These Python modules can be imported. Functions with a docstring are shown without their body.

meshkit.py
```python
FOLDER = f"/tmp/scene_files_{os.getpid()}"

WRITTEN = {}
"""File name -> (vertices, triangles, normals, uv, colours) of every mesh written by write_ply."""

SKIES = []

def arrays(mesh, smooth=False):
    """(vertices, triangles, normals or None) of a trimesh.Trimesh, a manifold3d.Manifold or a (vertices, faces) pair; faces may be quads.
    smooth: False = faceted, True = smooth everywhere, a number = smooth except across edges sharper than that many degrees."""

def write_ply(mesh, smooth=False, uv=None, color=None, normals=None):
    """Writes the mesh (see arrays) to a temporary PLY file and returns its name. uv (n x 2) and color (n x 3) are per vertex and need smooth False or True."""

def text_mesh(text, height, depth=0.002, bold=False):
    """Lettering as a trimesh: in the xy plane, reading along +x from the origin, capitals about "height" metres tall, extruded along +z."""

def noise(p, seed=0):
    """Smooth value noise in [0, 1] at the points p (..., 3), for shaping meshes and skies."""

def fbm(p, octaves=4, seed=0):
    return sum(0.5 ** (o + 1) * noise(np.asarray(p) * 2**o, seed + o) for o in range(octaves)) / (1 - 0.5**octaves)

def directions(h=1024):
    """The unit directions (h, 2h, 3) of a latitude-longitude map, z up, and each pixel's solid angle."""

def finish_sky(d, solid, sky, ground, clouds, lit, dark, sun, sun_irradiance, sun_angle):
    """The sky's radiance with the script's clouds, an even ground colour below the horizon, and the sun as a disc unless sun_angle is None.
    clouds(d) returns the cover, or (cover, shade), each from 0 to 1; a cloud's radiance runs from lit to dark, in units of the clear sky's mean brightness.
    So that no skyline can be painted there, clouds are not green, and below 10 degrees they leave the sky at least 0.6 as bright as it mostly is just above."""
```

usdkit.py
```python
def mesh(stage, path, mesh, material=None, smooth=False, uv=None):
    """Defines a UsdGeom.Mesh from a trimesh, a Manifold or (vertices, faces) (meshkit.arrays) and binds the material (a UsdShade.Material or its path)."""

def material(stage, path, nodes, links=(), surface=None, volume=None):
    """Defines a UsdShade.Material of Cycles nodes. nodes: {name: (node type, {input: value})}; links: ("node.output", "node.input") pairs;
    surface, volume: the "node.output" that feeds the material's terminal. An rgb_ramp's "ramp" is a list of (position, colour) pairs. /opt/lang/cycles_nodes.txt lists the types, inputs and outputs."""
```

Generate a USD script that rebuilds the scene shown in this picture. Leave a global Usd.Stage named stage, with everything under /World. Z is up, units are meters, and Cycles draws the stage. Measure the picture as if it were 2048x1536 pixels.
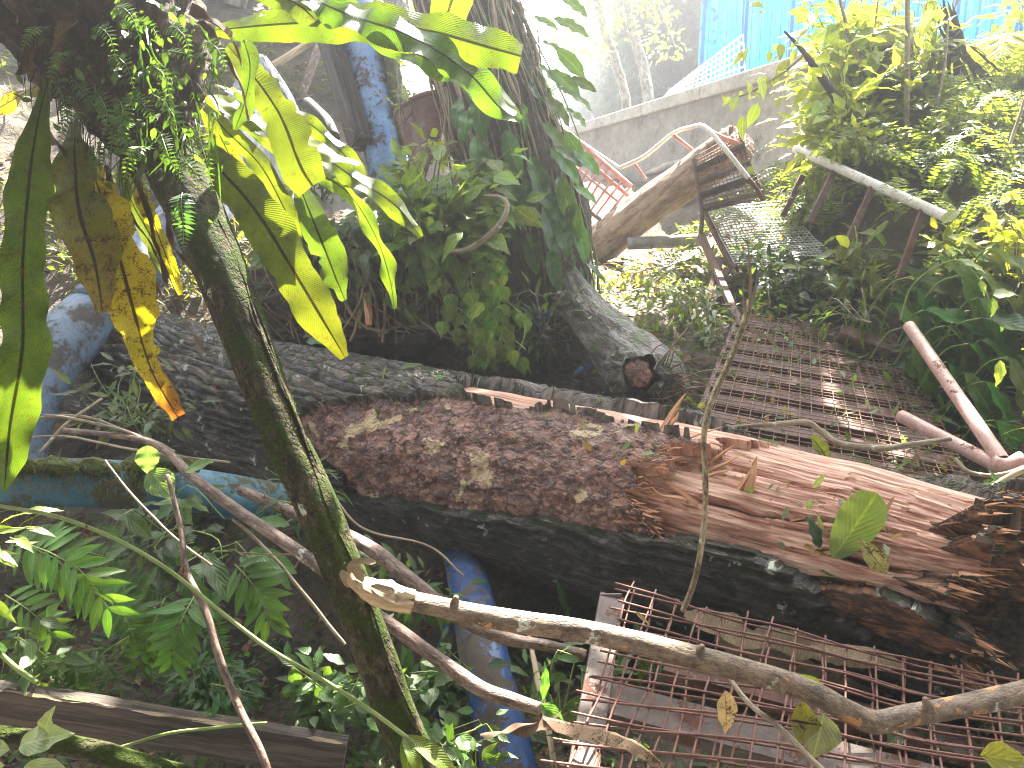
import math
import numpy as np
import trimesh
import shapely
import shapely.geometry as sg
import usdkit, meshkit
from scipy.spatial import cKDTree
from pxr import Usd, UsdGeom, UsdLux, UsdShade, Gf, Sdf, Vt

stage = Usd.Stage.CreateInMemory()
UsdGeom.SetStageUpAxis(stage, "Z")
UsdGeom.SetStageMetersPerUnit(stage, 1.0)
UsdGeom.Xform.Define(stage, "/World")
T = Sdf.ValueTypeNames

# ---------------------------------------------------------------- camera
EYE = np.array([0.0, 0.0, 1.6])
PITCH = math.radians(12.0)
FPX = 1500.0                       # focal length in pixels of a 2048 wide picture
RIGHT = np.array([1.0, 0, 0])
FWD = np.array([0, math.cos(PITCH), -math.sin(PITCH)])
UP = np.array([0, math.sin(PITCH), math.cos(PITCH)])
cam = UsdGeom.Camera.Define(stage, "/World/camera")
cam.CreateHorizontalApertureAttr(36.0)
cam.CreateVerticalApertureAttr(27.0)
cam.CreateFocalLengthAttr(36.0 * FPX / 2048)
cam.CreateClippingRangeAttr(Gf.Vec2f(0.05, 500))
cam.CreateExposureAttr(3.6)
cam.AddTransformOp().Set(Gf.Matrix4d(*RIGHT, 0, *UP, 0, *(-FWD), 0, *EYE, 1))

# ---------------------------------------------------------------- sun and sky
SUN_AZ, SUN_EL = math.radians(10.0), math.radians(52.0)
SUN = np.array([math.sin(SUN_AZ) * math.cos(SUN_EL), math.cos(SUN_AZ) * math.cos(SUN_EL), math.sin(SUN_EL)])
sun = UsdLux.DistantLight.Define(stage, "/World/sun")
sun.CreateIntensityAttr(1.25)
sun.CreateAngleAttr(0.53)
sun.CreateColorAttr(Gf.Vec3f(1.0, 0.93, 0.82))
sun.GetPrim().CreateAttribute("inputs:normalize", T.Bool).Set(True)
_x = np.cross([0, 0, 1.0], SUN); _x /= np.linalg.norm(_x); _y = np.cross(SUN, _x)
UsdGeom.Xformable(sun).AddTransformOp().Set(Gf.Matrix4d(*_x, 0, *_y, 0, *SUN, 0, 0, 0, 0, 1))
sky = UsdLux.DomeLight.Define(stage, "/World/sky")
sky.GetPrim().SetCustomDataByKey("kind", "structure")
sky_mat = usdkit.material(stage, "/World/Looks/sky", {
    "sky": ("sky_texture", {"sky_type": "single_scattering", "sun_disc": False, "sun_elevation": SUN_EL, "sun_rotation": math.atan2(SUN[0], SUN[1]), "aerosol_density": 2.0}),
    "grey": ("rgb_to_bw", {}),
    "veil": ("mix", {"mix_type": "mix", "fac": 0.72}),
    "bg": ("background_shader", {"strength": 0.125})}, [("sky.color", "grey.color"), ("sky.color", "veil.color1"), ("grey.val", "veil.color2"), ("veil.color", "bg.color")], surface="bg.background")
UsdShade.MaterialBindingAPI.Apply(sky.GetPrim()).Bind(sky_mat)


def P(px, py, d):
    """The world point seen at a pixel of the 2048x1536 photograph, d metres in front of the lens."""
    return EYE + d * (FWD + RIGHT * (px - 1024) / FPX - UP * (py - 768) / FPX)


def PP(*pts):
    return np.array([P(*p) for p in pts])


# ---------------------------------------------------------------- node graphs
class R(str):
    pass


class Node:
    def __init__(self, g, name):
        self.g, self.name = g, name

    def __getitem__(self, out):
        return R(f"{self.name}.{out}")


class G:
    def __init__(self):
        self.nodes, self.links = {}, []

    def __call__(self, kind, **inp):
        name = f"n{len(self.nodes)}"
        const = {}
        for k, v in inp.items():
            if isinstance(v, R):
                self.links.append((str(v), f"{name}.{k}"))
            else:
                const[k] = v
        self.nodes[name] = (kind, const)
        return Node(self, name)

    # short cuts
    def attr(self, name):
        return self("attribute", attribute=name)

    def noise(self, vec, scale, detail=4, rough=0.6, dist=0.0):
        return self("noise_texture", vector=vec, scale=scale, detail=detail, roughness=rough, distortion=dist)["fac"]

    def ramp(self, fac, *stops):
        return self("rgb_ramp", fac=fac, ramp=list(stops))["color"]

    def step(self, fac, a, b, lo=0.0, hi=1.0):
        return self("map_range", value=fac, from_min=a, from_max=b, to_min=lo, to_max=hi, clamp=True)["result"]

    def mix(self, fac, a, b, how="mix"):
        return self("mix", mix_type=how, fac=fac, color1=a, color2=b)["color"]

    def math(self, how, a, b=0.5, c=0.0):
        return self("math", math_type=how, value1=a, value2=b, value3=c)["value"]

    def stretch(self, vec, sx, sy, sz):
        return self("mapping", vector=vec, scale=(sx, sy, sz))["vector"]

    def done(self, name, out=None, volume=None):
        return usdkit.material(stage, f"/World/Looks/{name}", self.nodes, self.links, surface=None if out is None else str(out), volume=None if volume is None else str(volume))


def bark_mat(name, cols, scale=14, stretch=0.3, bump=0.02, rough=0.8, moss=0.0, lichen=0.0, fine=6.0, mosscol=(0.055, 0.085, 0.012), spec=0.4, patch=None, patch_scale=9, patch_at=.585, lich_col=(0.42, 0.44, 0.36), wet=0.0, cracks=0.0):
    g = G()
    rest = g.attr("rest")["vector"]
    v = g.stretch(rest, stretch, 1, 1)
    n1 = g.noise(v, scale, 6, 0.65, 0.4)
    n2 = g.noise(v, scale * fine, 3, 0.6)
    f = g.math("multiply_add", n2, 0.35, g.math("multiply", n1, 0.75))
    col = g.ramp(f, *[(0.37 + 0.27 * i / (len(cols) - 1), c) for i, c in enumerate(cols)])
    h = g.math("multiply_add", n2, 0.35, n1)
    if cracks:                                    # dark curling edges of flaking plates
        wv = g("vector_math", math_type="add", vector1=g.stretch(rest, 0.6, 1, 1), vector2=g("vector_math", math_type="scale", vector1=g("noise_texture", vector=rest, scale=26, detail=3)["color"], scale=0.09)["vector"])["vector"]
        ed = g("voronoi_texture", feature="distance_to_edge", vector=wv, scale=cracks)["distance"]
        pid = g("voronoi_texture", feature="f1", vector=wv, scale=cracks)["color"]
        line = g.step(ed, 0.02, 0.09)
        col = g.mix(1.0, col, g.mix(line, (0.5, 0.46, 0.45), g.ramp(g("rgb_to_bw", color=pid)["val"], (0.2, (0.8, 0.82, 0.86)), (0.8, (1.2, 1.14, 1.1)))), "multiply")
        h = g.math("multiply_add", line, 0.5, g.math("multiply_add", g("rgb_to_bw", color=pid)["val"], 0.5, h))
    if patch is not None:
        pm = g.step(g.noise(g.stretch(rest, 0.7, 1, 1), patch_scale, 6, 0.62), patch_at, patch_at + 0.015)
        col = g.mix(pm, col, patch)
        h = g.math("multiply_add", pm, -0.3, h)
    if lichen:
        lm = g.noise(rest, 11, 5, 0.65)
        lm = g.math("multiply", g.step(lm, 0.66 - lichen * 0.12, 0.69 - lichen * 0.12), g.step(n2, 0.35, 0.5))
        col = g.mix(lm, col, lich_col)
    if moss:
        pos = g("geometry")
        mm = g.noise(pos["position"], 9, 5, 0.7)
        up = g("separate_xyz", vector=pos["normal"])["z"]
        mm = g.math("multiply_add", up, 0.10, mm)
        mm = g.step(mm, 0.66 - 0.3 * moss, 0.74 - 0.3 * moss)
        fuzz = g.noise(pos["position"], 120, 3, 0.7)
        mc = g.mix(fuzz, tuple(c * 0.35 for c in mosscol), tuple(c * 1.9 for c in mosscol))
        col = g.mix(mm, col, mc)
        h = g.math("multiply_add", g.math("multiply", mm, fuzz), 0.9, h)
    b = g("bump", height=h, strength=0.9, distance=bump)["normal"]
    rr = rough if not wet else g.step(n1, 0.35, 0.65, rough - wet, rough)
    out = g("principled_bsdf", base_color=col, roughness=rr, specular_ior_level=spec, normal=b)["BSDF"]
    return g.done(name, out)


def leaf_mat(name, rough=0.45, trans=0.5, veins=22.0, rib=(1.5, 1.5, 1.2), spot=0.0, tcol=(2.6, 2.3, 0.7), vary=0.35, ribw=0.045, spotcol=(0.05, 0.028, 0.010), coat=0.0, lines=0.35):
    """A leaf. rest = (-1..1 across, metres along / half width along, number of the leaf); tint = its colour."""
    g = G()
    rest = g.attr("rest")["vector"]
    tint = g.attr("tint")["color"]
    s = g("separate_xyz", vector=rest)
    ax = g.math("absolute", s["x"], 0.0)
    rnd = g("white_noise_texture", dimensions="1D", w=s["z"])
    pos = g("geometry")["position"]
    n = g.noise(pos, 30, 3, 0.6)
    k = g.math("multiply_add", n, 0.5, g.math("multiply_add", rnd["value"], vary * 2, 0.75 - vary))
    col = g("hsv", hue=g.math("multiply_add", rnd["value"], 0.03, 0.485), saturation=1.0, value=k, color=tint)["color"]
    wave = g.math("sine", g.math("multiply", g.math("subtract", s["y"], g.math("multiply", ax, 0.55)), veins * 6.2832))
    vein = g.step(wave, 0.55, 1.0)
    col = g.mix(g.math("multiply", vein, lines), col, g.mix(1.0, col, (1.45, 1.35, 1.3), "multiply"))
    ribm = g.step(ax, ribw, ribw * 1.7, 1.0, 0.0)
    col = g.mix(ribm, col, g.mix(1.0, col, rib, "multiply"))
    if spot:
        sm = g.math("multiply", g.step(g.math("multiply_add", g.noise(pos, 170, 3, 0.7), 0.5, g.math("multiply", g.noise(pos, 28, 4, 0.7), 0.6)), 0.60 - 0.06 * spot, 0.66), min(1.0, spot + 0.4))
        col = g.mix(sm, col, spotcol)
    h = g.math("multiply_add", wave, 0.25, g.math("multiply", n, 0.6))
    b = g("bump", height=h, strength=0.35, distance=0.004)["normal"]
    pr = g("principled_bsdf", base_color=col, roughness=rough, specular_ior_level=0.5, normal=b)["BSDF"]
    tr = g("translucent_bsdf", color=g.mix(1.0, col, tcol, "multiply"), normal=b)["BSDF"]
    out = g("mix_closure", fac=trans, closure1=pr, closure2=tr)["closure"]
    return g.done(name, out)


def flat_mat(name, c1, c2, scale=6, rough=0.6, metallic=0.0, bump=0.004, c3=None, t3=0.6, s3=3, detail=6, coords="rest", spec=0.5, w3=0.03):
    g = G()
    v = g.attr("rest")["vector"] if coords == "rest" else g("geometry")["position"]
    n = g.noise(v, scale, detail, 0.65)
    n2 = g.noise(v, scale * 9, 4, 0.6)
    col = g.mix(g.step(n, 0.35, 0.65), c1, c2)
    h = g.math("multiply_add", n2, 0.5, n)
    if c3 is not None:
        m = g.step(g.math("multiply_add", n2, 0.35, g.noise(v, s3, 6, 0.7)), t3, t3 + w3)
        col = g.mix(m, col, c3)
        h = g.math("multiply_add", m, 0.5, h)
        rough = g.step(m, 0, 1, rough, 0.9)
    col = g.mix(g.step(n2, 0.3, 0.7, 0.75, 1.0), (0, 0, 0), col) if False else g.mix(0.5, col, g.mix(1.0, col, g.ramp(n2, (0.3, (0.6,) * 3), (0.7, (1.4,) * 3)), "multiply"))
    b = g("bump", height=h, strength=0.7, distance=bump)["normal"]
    return g.done(name, g("principled_bsdf", base_color=col, roughness=rough, metallic=metallic, specular_ior_level=spec, normal=b)["BSDF"])


M = {}
# leaves
M["leaf"] = leaf_mat("leaf", 0.42, 0.48, 5.0)
M["gloss"] = leaf_mat("glossy_leaf", 0.28, 0.36, 8.0, lines=0.6)
M["frond"] = leaf_mat("frond", 0.4, 0.48, 15.0, rib=(0.12, 0.1, 0.08), tcol=(2.1, 2.0, 0.55), spot=0.15, vary=0.1, ribw=0.05, lines=0.55)
M["old_frond"] = leaf_mat("old_frond", 0.5, 0.5, 15.0, rib=(0.1, 0.08, 0.06), spot=0.6, vary=0.1, ribw=0.05, tcol=(2.3, 2.0, 0.5), lines=0.6)
M["fern"] = leaf_mat("fern_leaf", 0.5, 0.45, 6.0, lines=0.2)
M["dry"] = leaf_mat("dry_leaf", 0.75, 0.25, 12.0, rib=(0.6, 0.5, 0.4), spot=0.7, tcol=(1.5, 1.1, 0.6), vary=0.4)
# bark and wood
M["log_bark"] = bark_mat("grey_ridged_bark", [(0.008, 0.007, 0.006), (0.048, 0.039, 0.032), (0.17, 0.14, 0.11)], 20, 0.22, 0.045, 0.62, moss=0.22, lichen=0.35, fine=5, wet=0.15)
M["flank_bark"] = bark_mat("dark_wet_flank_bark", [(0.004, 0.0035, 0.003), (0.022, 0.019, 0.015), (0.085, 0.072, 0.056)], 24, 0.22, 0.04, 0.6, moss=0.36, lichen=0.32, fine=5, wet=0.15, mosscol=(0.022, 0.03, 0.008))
M["inner_bark"] = bark_mat("brown_inner_bark", [(0.03, 0.014, 0.011), (0.125, 0.057, 0.040), (0.29, 0.155, 0.11)], 24, 0.6, 0.016, 0.5, patch=(0.42, 0.31, 0.17), patch_scale=5.5, fine=4, wet=0.2, patch_at=.585, cracks=11)
M["heartwood"] = bark_mat("split_heartwood", [(0.14, 0.05, 0.03), (0.36, 0.165, 0.108), (0.57, 0.37, 0.265)], 30, 0.06, 0.010, 0.7, fine=4)
M["rot"] = bark_mat("rotten_wood", [(0.008, 0.005, 0.004), (0.05, 0.025, 0.014), (0.22, 0.10, 0.045)], 22, 0.2, 0.03, 0.85)
M["splinter"] = bark_mat("raw_splinter", [(0.20, 0.08, 0.04), (0.42, 0.19, 0.09), (0.58, 0.34, 0.18)], 60, 0.06, 0.004, 0.75)
M["pale_wood"] = bark_mat("pale_wood", [(0.14, 0.09, 0.05), (0.36, 0.26, 0.15), (0.52, 0.42, 0.28)], 28, 0.07, 0.008, 0.8)
M["mossy_bark"] = bark_mat("mossy_bark", [(0.008, 0.007, 0.004), (0.030, 0.026, 0.014), (0.085, 0.072, 0.042)], 30, 0.6, 0.02, 0.9, moss=0.56, fine=5, lichen=0.05, spec=0.12, mosscol=(0.032, 0.048, 0.008))
M["vine_bark"] = bark_mat("dark_trunk_bark", [(0.008, 0.006, 0.005), (0.035, 0.026, 0.018), (0.09, 0.07, 0.045)], 14, 0.15, 0.04, 0.85, moss=0.25)
M["root_vine"] = bark_mat("root_vine", [(0.05, 0.035, 0.02), (0.14, 0.10, 0.055), (0.27, 0.20, 0.11)], 40, 0.1, 0.006, 0.8)
M["branch"] = bark_mat("brown_branch", [(0.032, 0.021, 0.013), (0.11, 0.077, 0.050), (0.22, 0.16, 0.108)], 34, 0.5, 0.009, 0.6, lichen=0.5, patch=(0.42, 0.21, 0.08), patch_scale=22, patch_at=.605, lich_col=(0.5, 0.5, 0.42))
M["red_branch"] = bark_mat("reddish_branch", [(0.022, 0.012, 0.009), (0.085, 0.05, 0.036), (0.21, 0.14, 0.105)], 36, 0.35, 0.01, 0.6, lichen=0.35)
M["twig"] = bark_mat("twig", [(0.06, 0.045, 0.03), (0.17, 0.13, 0.085), (0.3, 0.25, 0.17)], 50, 0.2, 0.003, 0.75, lichen=0.2)
M["sapling"] = bark_mat("snapped_sapling", [(0.03, 0.022, 0.010), (0.13, 0.095, 0.045), (0.34, 0.28, 0.17)], 26, 0.5, 0.004, 0.7, lichen=0.5)
M["far_bark"] = bark_mat("far_bark", [(0.05, 0.045, 0.04), (0.16, 0.14, 0.11), (0.3, 0.27, 0.22)], 9, 0.4, 0.02, 0.85, moss=0.3)
M["plank"] = bark_mat("weathered_plank", [(0.010, 0.008, 0.006), (0.03, 0.023, 0.018), (0.085, 0.065, 0.048)], 34, 0.05, 0.006, 0.8, moss=0.05)
M["green_stem"] = bark_mat("green_stem", [(0.07, 0.11, 0.02), (0.13, 0.19, 0.035), (0.2, 0.26, 0.08)], 30, 0.1, 0.002, 0.5)
M["moss"] = bark_mat("moss", [(0.015, 0.022, 0.004), (0.045, 0.062, 0.012), (0.11, 0.13, 0.03)], 40, 0.5, 0.02, 0.95)
M["root_ball"] = bark_mat("fibrous_roots", [(0.006, 0.004, 0.003), (0.025, 0.016, 0.01), (0.085, 0.055, 0.03)], 30, 0.15, 0.03, 0.95, moss=0.3)
M["dead_strip"] = bark_mat("dead_frond", [(0.04, 0.022, 0.012), (0.13, 0.075, 0.035), (0.3, 0.19, 0.09)], 40, 0.15, 0.006, 0.8)
# metal, concrete, cloth
M["rod"] = flat_mat("rusty_rod", (0.10, 0.040, 0.027), (0.18, 0.078, 0.053), 30, 0.75, 0.0, 0.002)
M["rust_steel"] = flat_mat("rusty_steel", (0.085, 0.036, 0.023), (0.165, 0.078, 0.053), 7, 0.7, 0.0, 0.004, c3=(0.17, 0.13, 0.11), t3=0.74, s3=5)
M["grey_steel"] = flat_mat("dirty_steel", (0.085, 0.062, 0.05), (0.155, 0.12, 0.10), 6, 0.65, 0.1, 0.004, c3=(0.12, 0.05, 0.03), t3=0.74, s3=7)
M["pink_pipe"] = flat_mat("primed_pipe", (0.34, 0.19, 0.155), (0.46, 0.29, 0.245), 9, 0.5, 0.1, 0.002, c3=(0.14, 0.06, 0.035), t3=0.78, s3=12)
M["red_rail"] = flat_mat("red_rail", (0.42, 0.13, 0.09), (0.52, 0.24, 0.19), 9, 0.55, 0.0, 0.002, c3=(0.55, 0.5, 0.46), t3=0.80, s3=10)
M["white_pipe"] = flat_mat("white_pipe", (0.62, 0.58, 0.52), (0.74, 0.70, 0.64), 5, 0.5, 0.0, 0.003, c3=(0.34, 0.2, 0.13), t3=0.80, s3=9)
M["grey_pipe"] = flat_mat("grey_pipe", (0.22, 0.22, 0.21), (0.34, 0.34, 0.32), 5, 0.6, 0.0, 0.003, c3=(0.10, 0.08, 0.05), t3=0.78, s3=7)
M["sunlit_pipe"] = flat_mat("sunlit_blue_pipe", (0.10, 0.21, 0.42), (0.19, 0.31, 0.50), 4, 0.42, 0.0, 0.004, c3=(0.075, 0.06, 0.045), t3=0.68, s3=5.5, w3=0.07)  # lighter copy of the pipe blue, sunlight put into the colour
M["dusty_pipe"] = flat_mat("dusty_blue_pipe", (0.07, 0.12, 0.19), (0.14, 0.20, 0.27), 4, 0.55, 0.0, 0.004, c3=(0.07, 0.06, 0.05), t3=0.66, s3=5, w3=0.1)
M["blue_pipe"] = flat_mat("blue_pipe", (0.006, 0.034, 0.125), (0.015, 0.062, 0.20), 4, 0.42, 0.0, 0.004, c3=(0.055, 0.042, 0.030), t3=0.66, s3=6.5, w3=0.05)
M["teal_pipe"] = flat_mat("teal_pipe", (0.02, 0.09, 0.14), (0.045, 0.15, 0.20), 4, 0.55, 0.0, 0.004, c3=(0.055, 0.05, 0.022), t3=0.68, s3=5, w3=0.06)
M["mesh_wire"] = flat_mat("mesh_wire", (0.19, 0.105, 0.075), (0.30, 0.19, 0.14), 20, 0.7, 0.1, 0.001)
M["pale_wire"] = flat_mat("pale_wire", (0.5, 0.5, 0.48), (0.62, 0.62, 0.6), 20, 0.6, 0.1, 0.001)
M["concrete"] = flat_mat("concrete", (0.22, 0.214, 0.196), (0.33, 0.32, 0.295), 1.1, 0.9, 0.0, 0.01, c3=(0.10, 0.095, 0.08), t3=0.74, s3=0.9, coords="pos", w3=0.12)
M["coping"] = flat_mat("coping", (0.30, 0.29, 0.26), (0.44, 0.42, 0.38), 2.5, 0.9, 0.0, 0.012, c3=(0.14, 0.13, 0.10), t3=0.78, s3=2, coords="pos", w3=0.1)
M["scrap"] = flat_mat("blue_plastic", (0.03, 0.16, 0.38), (0.06, 0.24, 0.46), 12, 0.35, 0.0, 0.002, c3=(0.10, 0.09, 0.07), t3=.66, s3=30)
M["brown_bark"] = bark_mat("smooth_brown_bark", [(0.08, 0.052, 0.034), (0.22, 0.15, 0.10), (0.40, 0.30, 0.21)], 14, 0.25, 0.012, 0.75, fine=4)

# ---------------------------------------------------------------- geometry helpers
def noise(p, seed=0):
    return meshkit.noise(p, seed)


def fbm(p, octaves=4, seed=0):
    return meshkit.fbm(p, octaves, seed)


def unit(v):
    v = np.asarray(v, float)
    return v / (np.linalg.norm(v, axis=-1, keepdims=True) + 1e-12)


class Geo:
    """Vertices, triangles, rest coordinates and tint of one mesh."""

    def __init__(self, V, F, rest=None, tint=(1, 1, 1)):
        self.V, self.F = np.asarray(V, float), np.asarray(F, int)
        self.rest = self.V.copy() if rest is None else np.asarray(rest, float)
        self.tint = np.broadcast_to(np.asarray(tint, float), self.V.shape).copy()

    def moved(self, d):
        return Geo(self.V + d, self.F, self.rest, self.tint)


def join(gs):
    gs = [g for g in gs if g is not None and len(g.V)]
    off = np.cumsum([0] + [len(g.V) for g in gs[:-1]])
    return Geo(np.vstack([g.V for g in gs]), np.vstack([g.F + o for g, o in zip(gs, off)]), np.vstack([g.rest for g in gs]), np.vstack([g.tint for g in gs]))


def quads(i):
    return np.vstack([i[:, [0, 1, 2]], i[:, [0, 2, 3]]])


def grid_faces(n, m, wrap=False):
    a, b = np.meshgrid(np.arange(n - 1), np.arange(m if wrap else m - 1), indexing="ij")
    b2 = (b + 1) % m
    return quads(np.stack([a * m + b, a * m + b2, (a + 1) * m + b2, (a + 1) * m + b], -1).reshape(-1, 4))


def smooth_path(pts, step):
    """Centripetal-ish Catmull-Rom through the points, resampled about evenly. Extra columns (radii) ride along."""
    p = np.asarray(pts, float)
    if len(p) == 2:
        n = max(2, int(np.linalg.norm(p[1, :3] - p[0, :3]) / step) + 1)
        return p[0] + (p[1] - p[0]) * np.linspace(0, 1, n)[:, None]
    q = np.vstack([2 * p[0] - p[1], p, 2 * p[-1] - p[-2]])
    out = []
    for i in range(1, len(q) - 2):
        t = np.linspace(0, 1, 17)[:-1, None]
        out.append(0.5 * (2 * q[i] + (q[i + 1] - q[i - 1]) * t + (2 * q[i - 1] - 5 * q[i] + 4 * q[i + 1] - q[i + 2]) * t**2 + (3 * q[i] - q[i - 1] - 3 * q[i + 1] + q[i + 2]) * t**3))
    out = np.vstack(out + [p[-1:]])
    s = np.concatenate([[0], np.cumsum(np.linalg.norm(np.diff(out[:, :3], axis=0), axis=1))])
    n = max(3, int(s[-1] / step) + 1)
    u = np.linspace(0, s[-1], n)
    return np.stack([np.interp(u, s, out[:, k]) for k in range(p.shape[1])], 1)


def frames(p):
    t = unit(np.gradient(p, axis=0))
    a = np.zeros_like(t)
    ref = np.array([0, 0, 1.0]) if abs(t[0, 2]) < 0.9 else np.array([0, -1.0, 0])
    a[0] = unit(np.cross(t[0], ref))
    for i in range(1, len(t)):
        v = a[i - 1] - t[i] * np.dot(a[i - 1], t[i])
        a[i] = v / (np.linalg.norm(v) + 1e-12)
    return t, a, np.cross(t, a)


def tube(pts, radii, sides=10, step=0.04, rough=0.0, freq=8.0, seed=0, wander=0.0, cap=True, tint=(1, 1, 1), lobes=0.0, hollow=0.0):
    """A limb, pipe or rod along a path; rough displaces its skin (a fraction of the radius), wander its course (metres)."""
    pts = np.asarray(pts, float)
    radii = np.broadcast_to(np.asarray(radii, float), (len(pts),))
    q = smooth_path(np.column_stack([pts, radii]), step)
    c, r = q[:, :3].copy(), q[:, 3]
    s = np.concatenate([[0], np.cumsum(np.linalg.norm(np.diff(c, axis=0), axis=1))])
    if wander:
        for k in range(3):
            z = np.column_stack([s * 3, np.full_like(s, seed + 7.3 * k), np.zeros_like(s)])
            c[:, k] += (fbm(z, 3, seed + k) - 0.5) * 2 * wander
    t, a, b = frames(c)
    th = np.arange(sides) * 2 * np.pi / sides
    dirs = np.cos(th)[None, :, None] * a[:, None] + np.sin(th)[None, :, None] * b[:, None]
    rr = np.repeat(r[:, None], sides, 1)
    if rough:
        q3 = np.stack([np.repeat(s[:, None], sides, 1) * freq * 0.5, rr * np.cos(th) * freq * 2, rr * np.sin(th) * freq * 2], -1)
        rr = rr * (1 + rough * 2 * (fbm(q3 + seed * 3.1, 4, seed) - 0.5))
    if lobes:
        rr = rr * (1 + lobes * np.sin(3 * th + s[:, None] * 2.0) + lobes * 0.6 * np.sin(5 * th - s[:, None] * 3.1 + seed))
    V = (c[:, None] + rr[..., None] * dirs).reshape(-1, 3)
    rest = np.stack([np.repeat(s[:, None], sides, 1), r[:, None] * np.cos(th), r[:, None] * np.sin(th)], -1).reshape(-1, 3)
    rest[:, 0] += seed * 1.7
    F = grid_faces(len(c), sides, True)
    n = len(V)
    if hollow:                                  # an open pipe end: an inner wall running back 0.3 m
        k = len(c) - 1
        ring = c[k] + rr[k][:, None] * dirs[k] * (1 - hollow)
        deep = ring - t[k] * 0.3
        V = np.vstack([V, ring, deep]); rest = np.vstack([rest, rest[-sides:], rest[-sides:]])
        j = np.arange(sides); j2 = (j + 1) % sides
        F = np.vstack([F, quads(np.stack([(k * sides + j), (k * sides + j2), n + j2, n + j], 1)), quads(np.stack([n + j, n + j2, n + sides + j2, n + sides + j], 1))])
    if cap:
        ends = [(0, True)] + ([] if hollow else [(len(c) - 1, False)])
        for k, flip in ends:
            V = np.vstack([V, c[k]]); rest = np.vstack([rest, rest[k * sides:k * sides + sides].mean(0)])
            j = np.arange(sides); j2 = (j + 1) % sides
            tri = np.stack([k * sides + j2 if flip else k * sides + j, k * sides + j if flip else k * sides + j2, np.full(sides, len(V) - 1)], 1)
            F = np.vstack([F, tri])
    # outward faces
    return Geo(V, F[:, ::-1], rest, tint)


def box(center, axes, size, tint=(1, 1, 1), bevel=0.0):
    """A box with its three (unit) axes; slightly chamfered when bevel is given."""
    m = trimesh.creation.box(np.asarray(size, float))
    if bevel:
        h = np.asarray(size) / 2
        pts = []
        for sx in (-1, 1):
            for sy in (-1, 1):
                for sz in (-1, 1):
                    for k in range(3):
                        v = h * [sx, sy, sz]
                        for j in range(3):
                            if j != k:
                                v[j] -= bevel * [sx, sy, sz][j]
                        pts.append(v)
        m = trimesh.convex.convex_hull(np.array(pts))
    V = np.asarray(m.vertices)
    A = np.asarray([unit(a) for a in axes])
    return Geo(np.asarray(center) + V @ A, m.faces, V + np.asarray(center) * 0.37, tint)


def beam(a, b, w, h, up=(0, 0, 1), bevel=0.003, tint=(1, 1, 1)):
    a, b = np.asarray(a, float), np.asarray(b, float)
    x = unit(b - a)
    y = unit(np.cross(up, x))
    return box((a + b) / 2, (x, y, np.cross(x, y)), (np.linalg.norm(b - a), w, h), tint, bevel)


def channel(a, b, w, h, up=(0, 0, 1), th=0.006):
    """A steel U channel, open downwards."""
    a, b = np.asarray(a, float), np.asarray(b, float)
    x = unit(b - a); y = unit(np.cross(up, x)); z = np.cross(x, y)
    L, c = np.linalg.norm(b - a), (a + b) / 2
    return join([box(c + z * (h / 2 - th / 2), (x, y, z), (L, w, th), bevel=0.001),
                 box(c + y * (w / 2 - th / 2) - z * th / 2, (x, y, z), (L, th, h - th - 0.002)),
                 box(c - y * (w / 2 - th / 2) - z * th / 2, (x, y, z), (L, th, h - th - 0.002))])


_TEMPL = {}


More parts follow.
